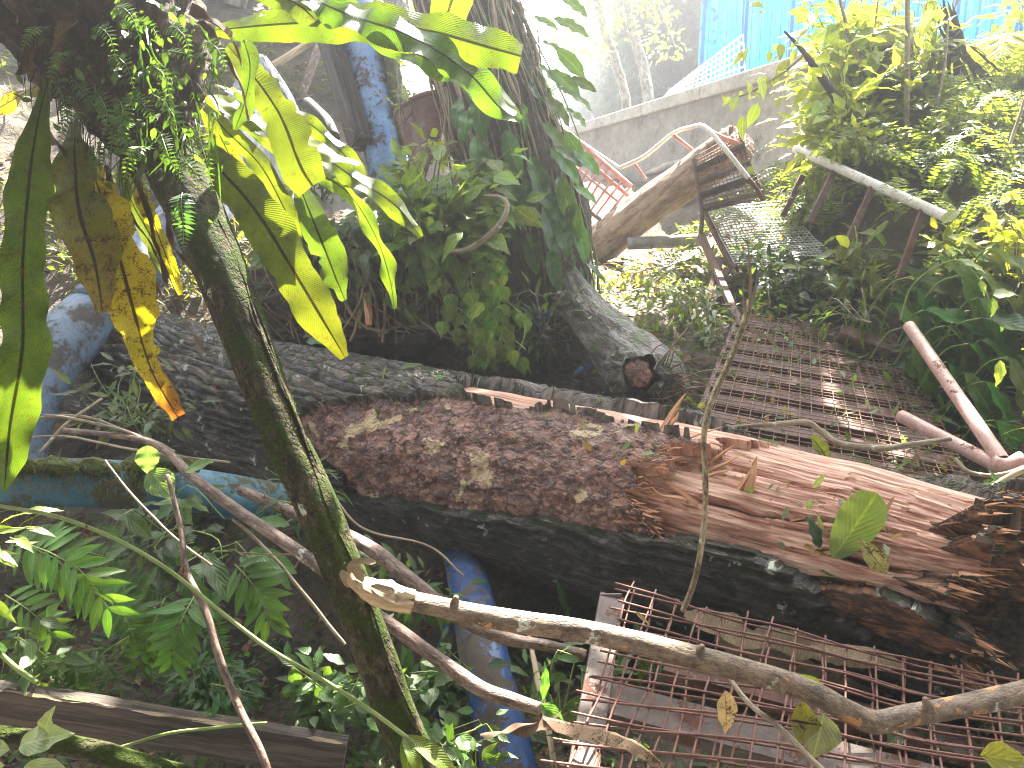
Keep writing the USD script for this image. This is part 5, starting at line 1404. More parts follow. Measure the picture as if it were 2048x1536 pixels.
# red ladder-like bar fence falling to the right
RC = PP((1058, 225, 7.9), (1062, 262, 7.9), (1205, 440, 7.55), (1262, 372, 7.5))
rf = Thing("bar_fence", "collapsed red bar fence slanting down to the right behind the vine-covered trunk", "fence", P(1205, 440, 7.55))
ra, rb = PP((1058, 232, 8.3), (1130, 262, 8.1), (1262, 372, 7.7)), PP((1040, 350, 8.2), (1105, 372, 8.0), (1205, 442, 7.7))
rf.add("rail", tube(ra, .026, 8, .05), "red_rail")
rf.add("rail", tube(ra - UP * .10 - RIGHT * .03, .02, 8, .05), "red_rail")
rf.add("rail", tube(rb, .02, 8, .05), "rust_steel")
sa, sb = smooth_path(ra, .02), smooth_path(rb, .02)
for i in range(15):
    t = i / 14
    p, q = sa[int(t * (len(sa) - 1))], sb[int(t * (len(sb) - 1))]
    rf.add("bar", tube([p, q], .012, 6, .1), "red_rail")
rf.add("long_bar", tube((ra * .55 + rb * .45), .012, 6, .05), "red_rail")

# white handrail with raking posts on the right
wh = Thing("white_handrail", "sun-bleached white pipe handrail with rusty raking posts among the ferns at right", "handrail", P(1640, 440, 5.4))
wa, wb = P(1592, 298, 6.2), P(1893, 434, 4.75)
wh.add("rail", tube([wa, wb], [.034, .034], 20, .05, hollow=.25), "white_pipe")
for (x0, y0, x1, y1) in [(1605, 352, 1566, 432), (1670, 340, 1618, 446), (1748, 370, 1676, 524), (1848, 415, 1788, 585)]:
    f = (x0 - 1592) / 301
    d = 1 / ((1 - f) / 6.2 + f / 4.75)
    wh.add("post", beam(P(x0, y0, d), P(x1, y1, d - .1), .045, .03, (0, -1, .2), .003), "rust_steel", smooth=False)
# pink pipes meeting in a V
pv = Thing("pink_pipe_frame", "two pink primed pipes welded into a V at the right edge beside the walkway", "pipe frame", P(2010, 925, 3.3))
pv.add("long_pipe", tube(PP((1818, 652, 4.3), (2004, 922, 3.34)), .0335, 20, .05, hollow=.2), "pink_pipe")
pv.add("short_pipe", tube(PP((1802, 832, 3.9), (1995, 932, 3.36)), .033, 20, .05), "pink_pipe")
pv.add("knuckle", tube(PP((1985, 925, 3.36), (2015, 934, 3.32), (2050, 918, 3.3)), .041, 20, .02, rough=.08), "pink_pipe")

# foreground grid on its steel frame
GC = PP((1262, 1188, 2.62), (2230, 1405, 2.15), (2300, 1720, 1.78), (1108, 1580, 1.93))
fg = Thing("rebar_grid", "buckled rusty rebar grid on a steel frame across the bottom right foreground", "rebar grid", lerp4(GC, .5, .7) - [0, 0, .2])
nG = wire_grid(fg, GC, 19, 11, .0035, "rod", sag=.045, lift=.0, seed=34, jitter=.006, over=.05, sides=6, step=.03)
GC2 = GC + np.array([(.012, .0, 0), (.0, .01, 0), (.015, .0, 0), (.0, .012, 0)]) - nG * .016
wire_grid(fg, GC2, 19, 11, .0035, "rod", sag=.05, lift=-.004, seed=35, jitter=.010, over=.06, sides=6, step=.03, names=("under_wire", "under_cross_wire"), miss=(4, 9))
fg.add("frame_post", channel(P(1222, 1198, 2.72), P(1150, 1640, 1.98), .085, .045, UP * .6 - FWD), "grey_steel", smooth=False)
fg.add("frame_beam", channel(P(1196, 1400, 2.36), P(2100, 1640, 1.98), .11, .06, UP * .9 - FWD * .6), "grey_steel", smooth=False)
fg.add("frame_beam", channel(P(1330, 1330, 2.7), P(2150, 1560, 2.3), .09, .06, UP * .9 - FWD * .6), "rust_steel", smooth=False)
fg.add("end_plate", box(P(1222, 1202, 2.71), (RIGHT, unit(FWD + UP * .3), unit(UP - FWD * .3)), (.075, .008, .06)), "grey_steel", smooth=False)

# ---------------------------------------------------------------- branches in front
br = Thing("broken_branch", "snapped brown branch with peeling pale patches lying across the whole foreground", "branch", P(1300, 1290, 2.1))
bpts = PP((705, 1165, 1.84), (800, 1196, 1.86), (1000, 1238, 1.90), (1160, 1262, 1.92), (1300, 1292, 1.93), (1450, 1330, 1.93), (1600, 1374, 1.93), (1700, 1425, 1.93), (1750, 1444, 1.94), (1820, 1432, 1.96), (1900, 1416, 1.98), (2048, 1384, 2.02), (2200, 1345, 2.06))
br.add("bark", tube(bpts[1:], np.array([.024, .027, .029, .030, .030, .029, .029, .030, .029, .028, .030, .030]), 32, .008, rough=.16, freq=14, seed=21), "branch")
e = PP((690, 1148, 1.82), (720, 1172, 1.83), (770, 1192, 1.85), (825, 1204, 1.865))
br.add("torn_end", tube(e, [.008, .022, .030, .028], 28, .005, rough=.75, freq=30, seed=22), "pale_wood")
for i, pts in enumerate([[(700, 1150, 1.82), (700, 1132, 1.82), (722, 1122, 1.81), (752, 1124, 1.81)], [(725, 1165, 1.82), (712, 1140, 1.81), (700, 1128, 1.81)], [(720, 1180, 1.81), (760, 1190, 1.82), (800, 1200, 1.83)], [(700, 1175, 1.82), (690, 1160, 1.81), (684, 1140, 1.81)], [(740, 1172, 1.82), (770, 1178, 1.82), (790, 1182, 1.83)]]):
    br.add("splinter", ribbon(PP(*pts), .022, unit(-FWD + UP * .4), seed=i, nc=3, ripple=.002, tear=.5, edge=.4, fold=.3, step=.008), "pale_wood")
for i, (x_, y_, d_, dx, dy) in enumerate([(905, 1218, 1.87, 8, -26), (1130, 1258, 1.90, -4, 24), (1395, 1312, 1.91, 10, -22), (1560, 1362, 1.91, 6, 26), (1860, 1424, 1.94, -10, -28)]):
    br.add("knot", tube(PP((x_, y_, d_ + .02), (x_ + dx * .6, y_ + dy * .6, d_ - .005), (x_ + dx, y_ + dy, d_ - .01)), [.017, .011, .006], 10, .004, rough=.5, freq=40, seed=60 + i), "branch")
r2 = Thing("reddish_branch", "thin reddish branch winding from the mossy pipe down to the foreground grid", "branch", P(700, 1200, 2.4))
r2.add("bark", tube(PP((130, 860, 3.0), (300, 885, 2.85), (390, 958, 2.7), (480, 1025, 2.6), (560, 1078, 2.5), (640, 1135, 2.42), (720, 1205, 2.35), (800, 1262, 2.3), (880, 1320, 2.26), (960, 1375, 2.2), (1020, 1398, 2.17), (1080, 1418, 2.13)), np.array([.010, .013, .018, .020, .021, .021, .021, .021, .021, .022, .021, .018]), 20, .01, rough=.18, freq=16, seed=23), "red_branch")
r2.add("twig", tube(PP((300, 885, 2.85), (250, 862, 2.9), (150, 838, 2.95), (90, 830, 3.0)), .006, 6, .03, rough=.2, seed=2), "twig")
r2.add("twig", tube(PP((560, 1078, 2.5), (600, 1110, 2.46), (590, 1135, 2.45)), .004, 6, .03, rough=.2, seed=3), "twig")
single("dark_branch", tube(PP((480, 980, 2.95), (620, 1040, 2.85), (720, 1085, 2.75), (810, 1150, 2.65), (900, 1225, 2.55), (1010, 1275, 2.5), (1090, 1290, 2.5), (1170, 1312, 2.5)), np.array([.02, .024, .026, .027, .025, .022, .02, .018]), 16, .012, rough=.22, freq=14, seed=24), "red_branch", "dark lichened branch passing behind the leaning trunk and over the blue pipe", "branch")
sp_ = Thing("snapped_sapling", "thin upright snapped sapling with splintered tip standing in front of the log", "sapling", P(1370, 1215, 2.45))
sp_.add("stem", tube(PP((1366, 1222, 2.5), (1392, 1150, 2.48), (1408, 1050, 2.46), (1411, 960, 2.45), (1408, 870, 2.45), (1424, 800, 2.45), (1462, 715, 2.46), (1490, 640, 2.47), (1500, 600, 2.47)), np.array([.0095, .0098, .0098, .0095, .0095, .010, .0105, .011, .010]), 14, .01, rough=.2, freq=20, seed=25), "sapling")
for i, (pts, w) in enumerate([([(1498, 620, 2.47), (1500, 560, 2.47), (1494, 478, 2.48)], .020), ([(1500, 610, 2.46), (1512, 570, 2.46), (1512, 545, 2.46)], .012), ([(1494, 640, 2.46), (1486, 600, 2.46), (1488, 560, 2.46)], .010), ([(1500, 640, 2.46), (1520, 615, 2.46), (1542, 603, 2.46)], .010), ([(1498, 655, 2.46), (1540, 680, 2.45), (1578, 722, 2.44)], .014)]):
    sp_.add("splinter", ribbon(PP(*pts), w, unit(-FWD), seed=i, nc=2, ripple=.001, tear=.4, edge=.5, fold=.5, step=.01, prof=([0, .3, 1], [1, .8, .08])), "pale_wood")
single("curved_branch", tube(PP((1452, 854, 3.5), (1530, 850, 3.45), (1610, 845, 3.4), (1640, 862, 3.38), (1680, 888, 3.35), (1760, 896, 3.3), (1830, 888, 3.28), (1902, 878, 3.26)), np.array([.006, .011, .014, .015, .016, .015, .013, .010]), 12, .012, rough=.2, freq=16, seed=26), "twig", "curved brown branch lying on the lower edge of the mesh walkway", "branch")
for i, (pts, r, lab) in enumerate([([(2200, 900, 2.95), (2048, 940, 3.0), (1960, 990, 3.1), (1905, 1002, 3.15)], .013, "upper of two pale bare sticks at the right edge below the pink pipes"), ([(2200, 930, 2.85), (2048, 968, 2.95), (1980, 1000, 3.0), (1930, 1008, 3.05)], .012, "lower of two pale bare sticks at the right edge below the pink pipes"),
                                   ([(1910, 918, 3.2), (1940, 945, 3.15), (2000, 950, 3.1), (2060, 930, 3.05)], .009, "curled brown twig just under the welded pipe knuckle")]):
    single("bare_stick", tube(PP(*pts), r, 10, .015, rough=.25, freq=16, seed=27 + i), ["pale_wood", "pale_wood", "twig"][i], lab, "stick")
# stems at left
gs = Thing("green_stem", "long arching green vine stem crossing the lower left foreground", "vine", P(860, 1510, 1.75))
gp = PP((-80, 1000, 1.9), (0, 1012, 1.88), (120, 1035, 1.86), (240, 1082, 1.84), (340, 1142, 1.82), (440, 1222, 1.8), (540, 1298, 1.78), (650, 1362, 1.76), (740, 1420, 1.75), (805, 1468, 1.74), (850, 1505, 1.73))
gs.add("stem", tube(gp, .0048, 10, .012, rough=.1, freq=30, seed=28), "green_stem")
for i, (pts, w, tn) in enumerate([([(812, 1470, 1.74), (850, 1495, 1.72), (890, 1530, 1.7), (930, 1570, 1.7)], .042, (.12, .19, .02)), ([(808, 1470, 1.74), (815, 1510, 1.72), (812, 1560, 1.71)], .035, (.09, .15, .02)), ([(805, 1468, 1.74), (830, 1520, 1.7), (850, 1580, 1.7)], .03, (.10, .16, .02))]):
    gs.add("leaf", ribbon(PP(*pts), w, unit(-FWD * .7 + UP), seed=300 + i, nc=4, ripple=.001, fold=.25, tint=tn, step=.01, prof=([0, .2, .45, .8, 1], [.1, .8, 1, .5, .03])), "leaf")
rs = np.random.default_rng(33)
for (x, y) in [(172, 1060), (365, 1150), (500, 1290)]:
    p = P(x, y, 1.83)
    gs.add("dried_bud", leaves("ovate", np.repeat(p[None], 9, 0), rs.normal(0, 1, (9, 3)) - [0, 0, .7], rs.normal(size=(9, 3)), rs.uniform(.012, .03, 9), (.12, .06, .045), rs.uniform(0, 9, 9), 1), "dry")
single("bare_stick", tube(PP((335, 950, 2.2), (362, 1060, 2.12), (372, 1140, 2.06), (410, 1220, 2.0), (440, 1320, 1.94), (480, 1420, 1.88), (520, 1500, 1.84), (545, 1570, 1.82)), np.array([.006, .008, .009, .010, .010, .0105, .0105, .0105]), 10, .012, rough=.2, freq=18, seed=34), "red_branch", "slim brown stick standing from the mossy pipe down to the plank", "stick")
for i, (pts, r, lab) in enumerate([([(210, 920, 2.3), (260, 985, 2.25), (330, 1060, 2.2), (420, 1130, 2.15)], .0035, "thin grey twig above the arching vine stem"), ([(460, 1040, 2.6), (540, 1110, 2.6), (600, 1180, 2.55), (690, 1290, 2.5)], .006, "straight dark stick leaning in the hollow left of the trunk"),
                                   ([(-30, 1270, 1.9), (30, 1330, 1.88), (75, 1365, 1.86)], .006, "short green stem at the left edge above the plank"), ([(230, 1500, 1.9), (330, 1470, 1.9), (430, 1455, 1.92), (540, 1445, 1.95)], .004, "thin green runner lying over the plank"),
                                   ([(480, 1105, 2.5), (560, 1108, 2.5), (600, 1108, 2.5)], .003, "fine dry twig sticking out left of the trunk"), ([(30, 840, 3.2), (160, 835, 3.2), (300, 880, 3.1), (350, 905, 3.1)], .006, "grey twig over the mossy pipe, uppermost of the pile"), ([(0, 880, 3.1), (120, 870, 3.1), (280, 905, 3.0), (460, 930, 3.0)], .005, "grey twig over the mossy pipe, in the middle of the pile"),
                                   ([(80, 905, 3.05), (130, 850, 3.1), (200, 800, 3.2)], .006, "grey twig over the mossy pipe, tilted up steeply"), ([(640, 940, 2.6), (720, 1050, 2.6), (860, 1090, 2.6), (930, 1150, 2.6)], .004, "thin root hanging in the dark under the log"), ([(1440, 1330, 2.2), (1490, 1400, 2.0), (1560, 1460, 1.86), (1650, 1545, 1.78)], .007, "pale twig lying under the torn leaf on the rusty grid")]):
    single("twig", tube(PP(*pts), r, 7, .02, rough=.2, wander=.012, seed=50 + i), "green_stem" if "green" in lab else "twig", lab, "twig")
# plank and branch at the bottom left
pk = Thing("weathered_plank", "thick dark weathered plank lying along the bottom left", "plank", P(350, 1470, 2.3))
a, b = P(-110, 1388, 2.22), P(690, 1512, 2.30)
x = unit(b - a); y = unit(UP * .96 - FWD * .25 - x * np.dot(UP * .96 - FWD * .25, x)); z = np.cross(x, y)
Lp_ = np.linalg.norm(b - a)
nx_, ring = 240, []
U = np.linspace(0, Lp_, nx_)
prof_ = np.array([(-.5, -.5), (-.25, -.5), (0, -.5), (.25, -.5), (.48, -.5), (.5, -.46), (.5, -.2), (.5, .1), (.5, .44), (.47, .5), (.2, .5), (-.2, .5), (-.5, .5), (-.5, 0)])
H, Tt = .122, .05
pts = []
for u in U:
    wv = fbm(np.column_stack([np.full(len(prof_), u * 5), prof_[:, 0] * 9, prof_[:, 1] * 4]), 3, 5) - .5
    g1 = fbm(np.column_stack([np.full(len(prof_), u * 1.2), prof_[:, 0] * 30, prof_[:, 1] * 3]), 3, 6) - .5
    k = 1 + .0 * u
    pts.append(a + x * u + y * (prof_[:, 0] * H * k)[:, None] + z * (prof_[:, 1] * Tt)[:, None] + y * (wv * .02)[:, None] + z * (g1 * .012)[:, None])
V = np.array(pts)
rest = np.stack([np.repeat(U[:, None], len(prof_), 1), np.repeat(prof_[None, :, 0] * H, nx_, 0), np.repeat(prof_[None, :, 1] * Tt, nx_, 0)], -1)
Fp = grid_faces(nx_, len(prof_), True)
Vv_ = V.reshape(-1, 3); rr_ = rest.reshape(-1, 3)
Vv_ = np.vstack([Vv_, V[-1].mean(0)]); rr_ = np.vstack([rr_, rr_[-1]])
j = np.arange(len(prof_)); o = (nx_ - 1) * len(prof_)
Fp = np.vstack([Fp, np.stack([o + j, o + (j + 1) % len(prof_), np.full(len(prof_), len(Vv_) - 1)], 1)])
pk.add("board", Geo(Vv_, Fp, rr_), "plank", smooth=False)
for i, (u0, u1, hgt) in enumerate([(.15, .42, .5), (.46, .72, .5), (.90, .99, .5)]):    # raw pale break along its upper edge
    c = [a + x * (u0 + (u1 - u0) * t) * Lp_ + y * (H * .5 + .001) + z * np.sign(np.dot(z, -FWD)) * Tt * .40 for t in np.linspace(0, 1, 9)]
    pk.add("broken_edge", ribbon(c, .012, unit(y - FWD * .6), seed=40 + i, nc=2, ripple=.002, tear=.7, edge=.7, fold=.1, step=.01), "pale_wood")
single("mossy_branch", tube(PP((-80, 1462, 1.8), (60, 1480, 1.8), (180, 1500, 1.82), (330, 1545, 1.85), (480, 1580, 1.9)), np.array([.022, .024, .026, .028, .025]), 18, .012, rough=.25, freq=14, seed=61), "mossy_bark", "mossy rotten branch along the bottom edge below the plank", "branch")

# ---------------------------------------------------------------- bank on the right
rs = np.random.default_rng(101)
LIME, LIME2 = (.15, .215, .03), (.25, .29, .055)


def gz(px, py, d):
    p = P(px, py, d)
    return np.array([p[0], p[1], float(ground_z(p[0], p[1]))])


BK = [  # label, base pixel, tips box, depth, leaf, size, stems, per stem, tints, seed
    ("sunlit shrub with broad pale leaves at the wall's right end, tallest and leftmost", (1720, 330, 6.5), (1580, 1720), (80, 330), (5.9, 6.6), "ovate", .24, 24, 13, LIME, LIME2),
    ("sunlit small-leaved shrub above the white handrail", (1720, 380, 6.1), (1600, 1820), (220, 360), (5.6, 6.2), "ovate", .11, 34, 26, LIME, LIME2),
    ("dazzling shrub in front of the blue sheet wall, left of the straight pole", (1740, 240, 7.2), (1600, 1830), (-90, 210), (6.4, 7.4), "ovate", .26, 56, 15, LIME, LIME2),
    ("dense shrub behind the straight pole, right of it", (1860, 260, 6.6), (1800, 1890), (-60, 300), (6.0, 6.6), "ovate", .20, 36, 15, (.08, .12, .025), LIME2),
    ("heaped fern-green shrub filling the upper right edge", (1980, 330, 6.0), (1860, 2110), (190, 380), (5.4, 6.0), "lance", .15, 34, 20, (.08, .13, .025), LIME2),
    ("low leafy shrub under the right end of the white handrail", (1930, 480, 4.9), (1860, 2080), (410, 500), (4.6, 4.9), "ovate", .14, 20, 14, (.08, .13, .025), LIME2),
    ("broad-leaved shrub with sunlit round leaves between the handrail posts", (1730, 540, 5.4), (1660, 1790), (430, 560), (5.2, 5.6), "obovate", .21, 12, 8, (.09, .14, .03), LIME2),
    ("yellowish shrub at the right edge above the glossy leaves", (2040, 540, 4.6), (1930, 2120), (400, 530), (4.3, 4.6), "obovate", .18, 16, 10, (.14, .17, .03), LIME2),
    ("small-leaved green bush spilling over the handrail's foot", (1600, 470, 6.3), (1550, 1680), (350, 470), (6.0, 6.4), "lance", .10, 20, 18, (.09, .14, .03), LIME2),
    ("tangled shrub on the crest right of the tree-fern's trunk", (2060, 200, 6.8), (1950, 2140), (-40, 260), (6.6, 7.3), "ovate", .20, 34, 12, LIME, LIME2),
]
for i, (lab, b, xr, yr, dr, leaf, size, ns, per, t1, t2) in enumerate(BK):
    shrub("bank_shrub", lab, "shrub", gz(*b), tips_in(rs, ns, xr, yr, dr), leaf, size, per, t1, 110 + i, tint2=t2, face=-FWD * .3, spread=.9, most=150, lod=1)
# glossy big-leaved plants, lower right
GL = [(1880, 690, 4.05, 165, 25), (1830, 660, 4.1, 140, 50), (1920, 640, 4.0, 150, 15), (1960, 700, 3.9, 170, 35), (2010, 660, 3.85, 170, 50), (1900, 580, 4.2, 160, 20), (1950, 560, 4.1, 180, 30), (2020, 600, 3.9, 180, 40), (1960, 620, 3.95, 160, 60), (1935, 730, 3.9, 130, 88), (1990, 740, 3.8, 150, 45), (2030, 720, 3.75, 160, 30),
      (1870, 620, 4.2, 140, 40), (1915, 780, 3.8, 120, 70), (1960, 800, 3.7, 130, 60), (2010, 820, 3.6, 140, 55), (2040, 780, 3.6, 140, 70), (1850, 740, 4.0, 120, 60), (1975, 880, 3.6, 120, 60), (2030, 890, 3.5, 130, 50), (2040, 650, 3.8, 160, 10), (1900, 720, 4.05, 150, 45), (1990, 520, 4.2, 150, 20), (2040, 540, 4.0, 150, 35), (1890, 840, 3.85, 110, 75), (2050, 960, 3.4, 140, 40), (1930, 690, 4.0, 140, 100), (1860, 560, 4.4, 130, 20), (1820, 600, 4.4, 120, 45), (1945, 860, 3.75, 120, 70)]
gl = Thing("glossy_plant", "big dark glossy-leaved plant filling the right edge beside the pink pipes", "plant", gz(1960, 900, 3.9))
for i, (x, y, L_, ang) in enumerate([(g0[0], g0[1], g0[3], g0[4]) for g0 in GL]):
    d = GL[i][2] + .32
    a = math.radians(ang)
    o = P(x - L_ * .5 * math.cos(a), y - L_ * .5 * math.sin(a), d + .05)
    al = RIGHT * math.cos(a) - UP * math.sin(a) - FWD * rs.uniform(.0, .35)
    q = leaves("obovate", [o], [al], [UP * .9 - FWD * .8 + RIGHT * rs.normal(0, .3)], [L_ * d / FPX * 1.1], [(.03 + rs.uniform(0, .03), .085 + rs.uniform(0, .045), .022)], [i * 2.1 + 9], 3, merged=False, curl=np.array([rs.uniform(0, .25)]))[0]
    gl.add("leaf", q, "gloss")
    c0 = o + np.array([rs.normal(-.05, .08), .18, -.22])
    gl.add("leaf_stalk", tube([c0, (c0 + o) / 2 + [0, 0, .06], o], [.006, .005, .004], 5, .04, cap=False), "green_stem")
o_, a_, s_ = [], [], []
for i in range(150):                               # smaller darker leaves behind
    o_.append(P(rs.uniform(1830, 2120), rs.uniform(520, 1010), rs.uniform(4.3, 4.9)) + [0, .15, 0]); s_.append(rs.uniform(.12, .24)); a_.append(RIGHT * rs.normal(.3, .7) - UP * rs.uniform(.1, 1) - FWD * rs.uniform(0, .5))
for i, q in enumerate(leaves("obovate", np.array(o_), np.array(a_), np.array([UP * .8 - FWD * .8]) + rs.normal(0, .3, (150, 3)), np.array(s_), (.03, .075, .02), rs.uniform(0, 300, 150), 2, merged=False, curl=rs.uniform(0, .3, 150))):
    gl.add("small_leaf", q, "gloss")
# arching stalk with three leaves standing over the glossy plant
ar = Thing("arching_seedling", "thin arching stalk with a folded pale leaf over the glossy plant", "seedling", P(1815, 650, 4.0))
ar.add("stalk", tube(PP((1800, 640, 4.0), (1822, 575, 3.95), (1870, 535, 3.9), (1920, 522, 3.85), (1960, 560, 3.82), (1980, 605, 3.8)), .005, 6, .02), "green_stem")
for i, (o, al, up_, L_, kd) in enumerate([((1985, 590, 3.8), (.5, -.3, .1), (0, -.6, 1), .12, "heart"), ((1990, 598, 3.78), (-.1, -.2, -1), (.4, -1, .3), .10, "ovate"), ((1915, 520, 3.85), (.9, -.2, -.3), (0, -.5, 1), .17, "ovate"), ((1960, 560, 3.8), (.3, -.3, -.9), (.2, -1, .4), .09, "ovate"), ((2000, 720, 3.6), (-.1, -.3, -1), (.2, -1, .3), .14, "ovate")]):
    ar.add("leaf", leaves(kd, [P(*o)], [al], [up_], [L_], [(.16, .22, .06)], [i * 3.3], 2, merged=False)[0], "leaf")
# ferns on the bank: one built with its parts, the rest copies


def fern_plant(name, label, base, n, L_, pl, seed, tint, group=None, up_=.55, npin=16, kind="pinna"):
    r = np.random.default_rng(seed)
    t = Thing(name, label, "fern", base, group)
    for i in range(n):
        az = 2 * math.pi * i / n + r.normal(0, .3)
        h = np.array([math.cos(az), math.sin(az), 0])
        l = L_ * r.uniform(.75, 1.15)
        pts = [base, base + h * l * .25 + [0, 0, l * up_ * .7], base + h * l * .6 + [0, 0, l * up_ * .95], base + h * l * .95 + [0, 0, l * up_ * .55]]
        stem, pin = pinnate(pts, pl, npin, np.array([0, 0, 1.0]), seed + i, kind, tint, stem_r=.003, lod=0, start=.15)
        ra_ = t.add("rachis", stem, "green_stem")
        t.add("pinna", join(pin), "fern", under=ra_, kind="stuff")
    return t


b0 = gz(1650, 420, 6.0)
f0 = fern_plant("bank_fern", "feathery sunlit fern growing on the bright right-hand bank", b0, 8, .62, .085, 400, (.11, .16, .03), "ferns on the right-hand bank")
for i, (x, y, d, s) in enumerate([(1600, 385, 6.3, .9), (1750, 350, 5.9, 1.1), (1900, 330, 5.6, 1.1), (1950, 260, 5.9, 1.2), (2030, 250, 5.7, 1.2), (1860, 370, 5.4, 1.0), (1800, 300, 6.0, 1.0), (1960, 380, 5.1, 1.0), (2040, 340, 5.2, 1.1), (1700, 290, 6.4, 1.0), (1790, 420, 5.4, .9), (1880, 200, 6.3, 1.1), (2000, 180, 6.4, 1.3), (2060, 430, 4.8, .9), (1640, 330, 6.6, 1.0), (1580, 440, 6.4, .8), (1920, 440, 4.9, .8)]):
    p = P(x, y + 25, d)
    copy_of(f0.prim, "bank_fern", p, rs.uniform(0, 6.28), s, tilt=rs.normal(0, .2))
# tree fern at the upper right
tf_b = P(2008, 190, 6.6)
tfn = Thing("tree_fern", "dazzling tree fern crown against the blue sheet wall at the top right", "tree fern", tf_b - [0, 0, .8])
tfn.add("trunk", tube([tf_b - [0, 0, .9], tf_b - [0, 0, .3], tf_b], [.09, .085, .06], 14, .04, rough=.4, freq=14, seed=5), "root_ball")
for i in range(11):
    az = 2 * math.pi * i / 11 + .2
    h = np.array([math.cos(az), math.sin(az) * .8, 0])
    pts = [tf_b, tf_b + h * .3 + [0, 0, .30], tf_b + h * .75 + [0, 0, .38], tf_b + h * 1.15 + [0, 0, .14]]
    stem, pin = pinnate(pts, .26, 22, np.array([0, 0, 1.0]), 500 + i, "leaflet", (.17, .20, .05), stem_r=.010, lod=1, start=.15, stem_tint=(.2, .2, .06))
    ra_ = tfn.add("frond_stalk", stem, "green_stem")
    for q in pin:
        tfn.add("leaflet", q, "fern", under=ra_)
# poles, saplings and hanging dead leaves
single("straight_pole", tube(PP((1812, 325, 6.1), (1814, 150, 6.1), (1816, -80, 6.1)), [.024, .022, .02], 10, .05, rough=.08, seed=3), "twig", "straight thin brown pole standing upright on the right-hand bank", "pole")
dg = Thing("mossy_limb", "dark mossy limb slanting up to the left out of the right-hand bank", "limb", P(1725, 265, 6.2))
dg.add("limb", tube(PP((1735, 275, 6.2), (1690, 220, 6.15), (1640, 150, 6.1), (1600, 95, 6.1), (1568, 62, 6.1)), [.055, .042, .032, .02, .008], 12, .04, rough=.25, freq=9, seed=4), "vine_bark")
dg.add("side_shoot", tube(PP((1610, 108, 6.1), (1560, 150, 6.1), (1500, 185, 6.1), (1455, 200, 6.1)), [.012, .009, .007, .004], 6, .04, rough=.2, seed=5), "twig")
for i in range(60):
    k = rs.uniform(0, 1)
    o = P(1580 + rs.normal(0, 60), 150 + rs.normal(0, 75), 6.05 + rs.normal(0, .15)) if i > 12 else P(1450 + 12 * i, 200 - 5 * i + rs.normal(0, 6), 6.1)
    dg.add("leaf", leaves("ovate", [o], [rs.normal(0, .5, 3) + [-.3, -.2, -.6]], [rs.normal(0, .4, 3) + [0, -.3, 1]], [rs.uniform(.10, .22) if i > 12 else .07], [(.17, .22, .05)], [i + .3], 1, merged=False)[0], "leaf")
for i, (pts, r) in enumerate([([(1735, 150, 6.6), (1700, 70, 6.6), (1676, -40, 6.6)], .02), ([(1738, 120, 6.7), (1750, 40, 6.7), (1765, -40, 6.7)], .012), ([(1855, 320, 5.9), (1870, 230, 5.9), (1890, 120, 5.9), (1900, 40, 5.9)], .012), ([(2010, 330, 5.2), (2030, 250, 5.2), (2060, 160, 5.2)], .015), ([(1930, -40, 6.3), (1900, 40, 6.4), (1885, 100, 6.4)], .012)]):
    single("bank_sapling", tube(PP(*pts), [r, r * .8, r * .6] if len(pts) == 3 else [r, r * .9, r * .8, r * .6], 8, .05, rough=.15, wander=.02, seed=i), "twig", ["pale sapling stem leaning left of the straight pole", "fine stem rising between the leaning sapling and the straight pole", "crooked brown stem right of the straight pole", "thin stem below the tree fern at the right edge", "grey stem hanging among the dead leaf strips"][i], "sapling")
dl = Thing("dead_leaf_bunch", "bunch of black dead leaf strips hanging before the blue sheet wall", "dead leaves", P(1930, 180, 6.3))
for i in range(16):
    x0, x1 = 1890 + rs.normal(0, 12), 1935 + rs.normal(0, 30)
    dl.add("strip", ribbon(PP((x0, 20 + rs.normal(0, 20), 6.3), (x0 + 18, 80, 6.28), (x1, 170 + rs.normal(0, 25), 6.25)), .035, unit(np.array([rs.normal(0, .6), -1, .2])), seed=i, nc=2, ripple=.004, tear=.3, edge=.4, fold=.4), "vine_bark")
# heaps of leaves lying on the walkways
rsn = np.random.default_rng(140)
shrub("fallen_leafy_branch", "heap of dark green leafy twigs dropped on the upper mesh walkway", "leafy branch", P(1600, 590, 5.6), tips_in(rsn, 24, (1480, 1690), (480, 620), (5.2, 5.9)), "ovate", .105, 17, (.03, .065, .02), 141, tint2=(.05, .09, .025), face=-FWD * .4, spread=1.0, stem_r=.005, most=300, mat="gloss")
shrub("fallen_leafy_branch", "pale green leafy twigs lying in front of the short log's far side", "leafy branch", P(1400, 610, 5.2), tips_in(rsn, 22, (1220, 1440), (550, 720), (4.7, 5.6)), "lance", .10, 14, (.06, .10, .03), 142, tint2=(.12, .17, .05), face=-FWD * .2, spread=1.0, stem_r=.004, most=280)
shrub("fallen_leafy_branch", "mixed leafy debris with red new leaves at the foot of the concrete wall", "leafy branch", P(1330, 560, 6.2), tips_in(rsn, 14, (1200, 1400), (520, 590), (5.8, 6.6)), "ovate", .11, 12, (.09, .13, .03), 143, tint2=(.17, .12, .05), face=-FWD * .2, spread=1.0, stem_r=.004)
shrub("low_plant", "low green plant between the creeper and the short log", "plant", P(1100, 690, 4.8), tips_in(rsn, 16, (1010, 1160), (560, 740), (4.5, 5.0)), "lance", .13, 10, (.04, .085, .02), 144, tint2=(.08, .13, .03), face=-FWD * .2, spread=.9)
shrub("trailing_weed", "weeds trailing from the upper end of the pink pipe V", "weed", P(1730, 640, 4.8), tips_in(rsn, 10, (1640, 1790), (570, 670), (4.8, 5.1)), "narrow", .16, 9, (.05, .09, .025), 145, tint2=(.10, .15, .03), face=-FWD * .2, spread=.9)

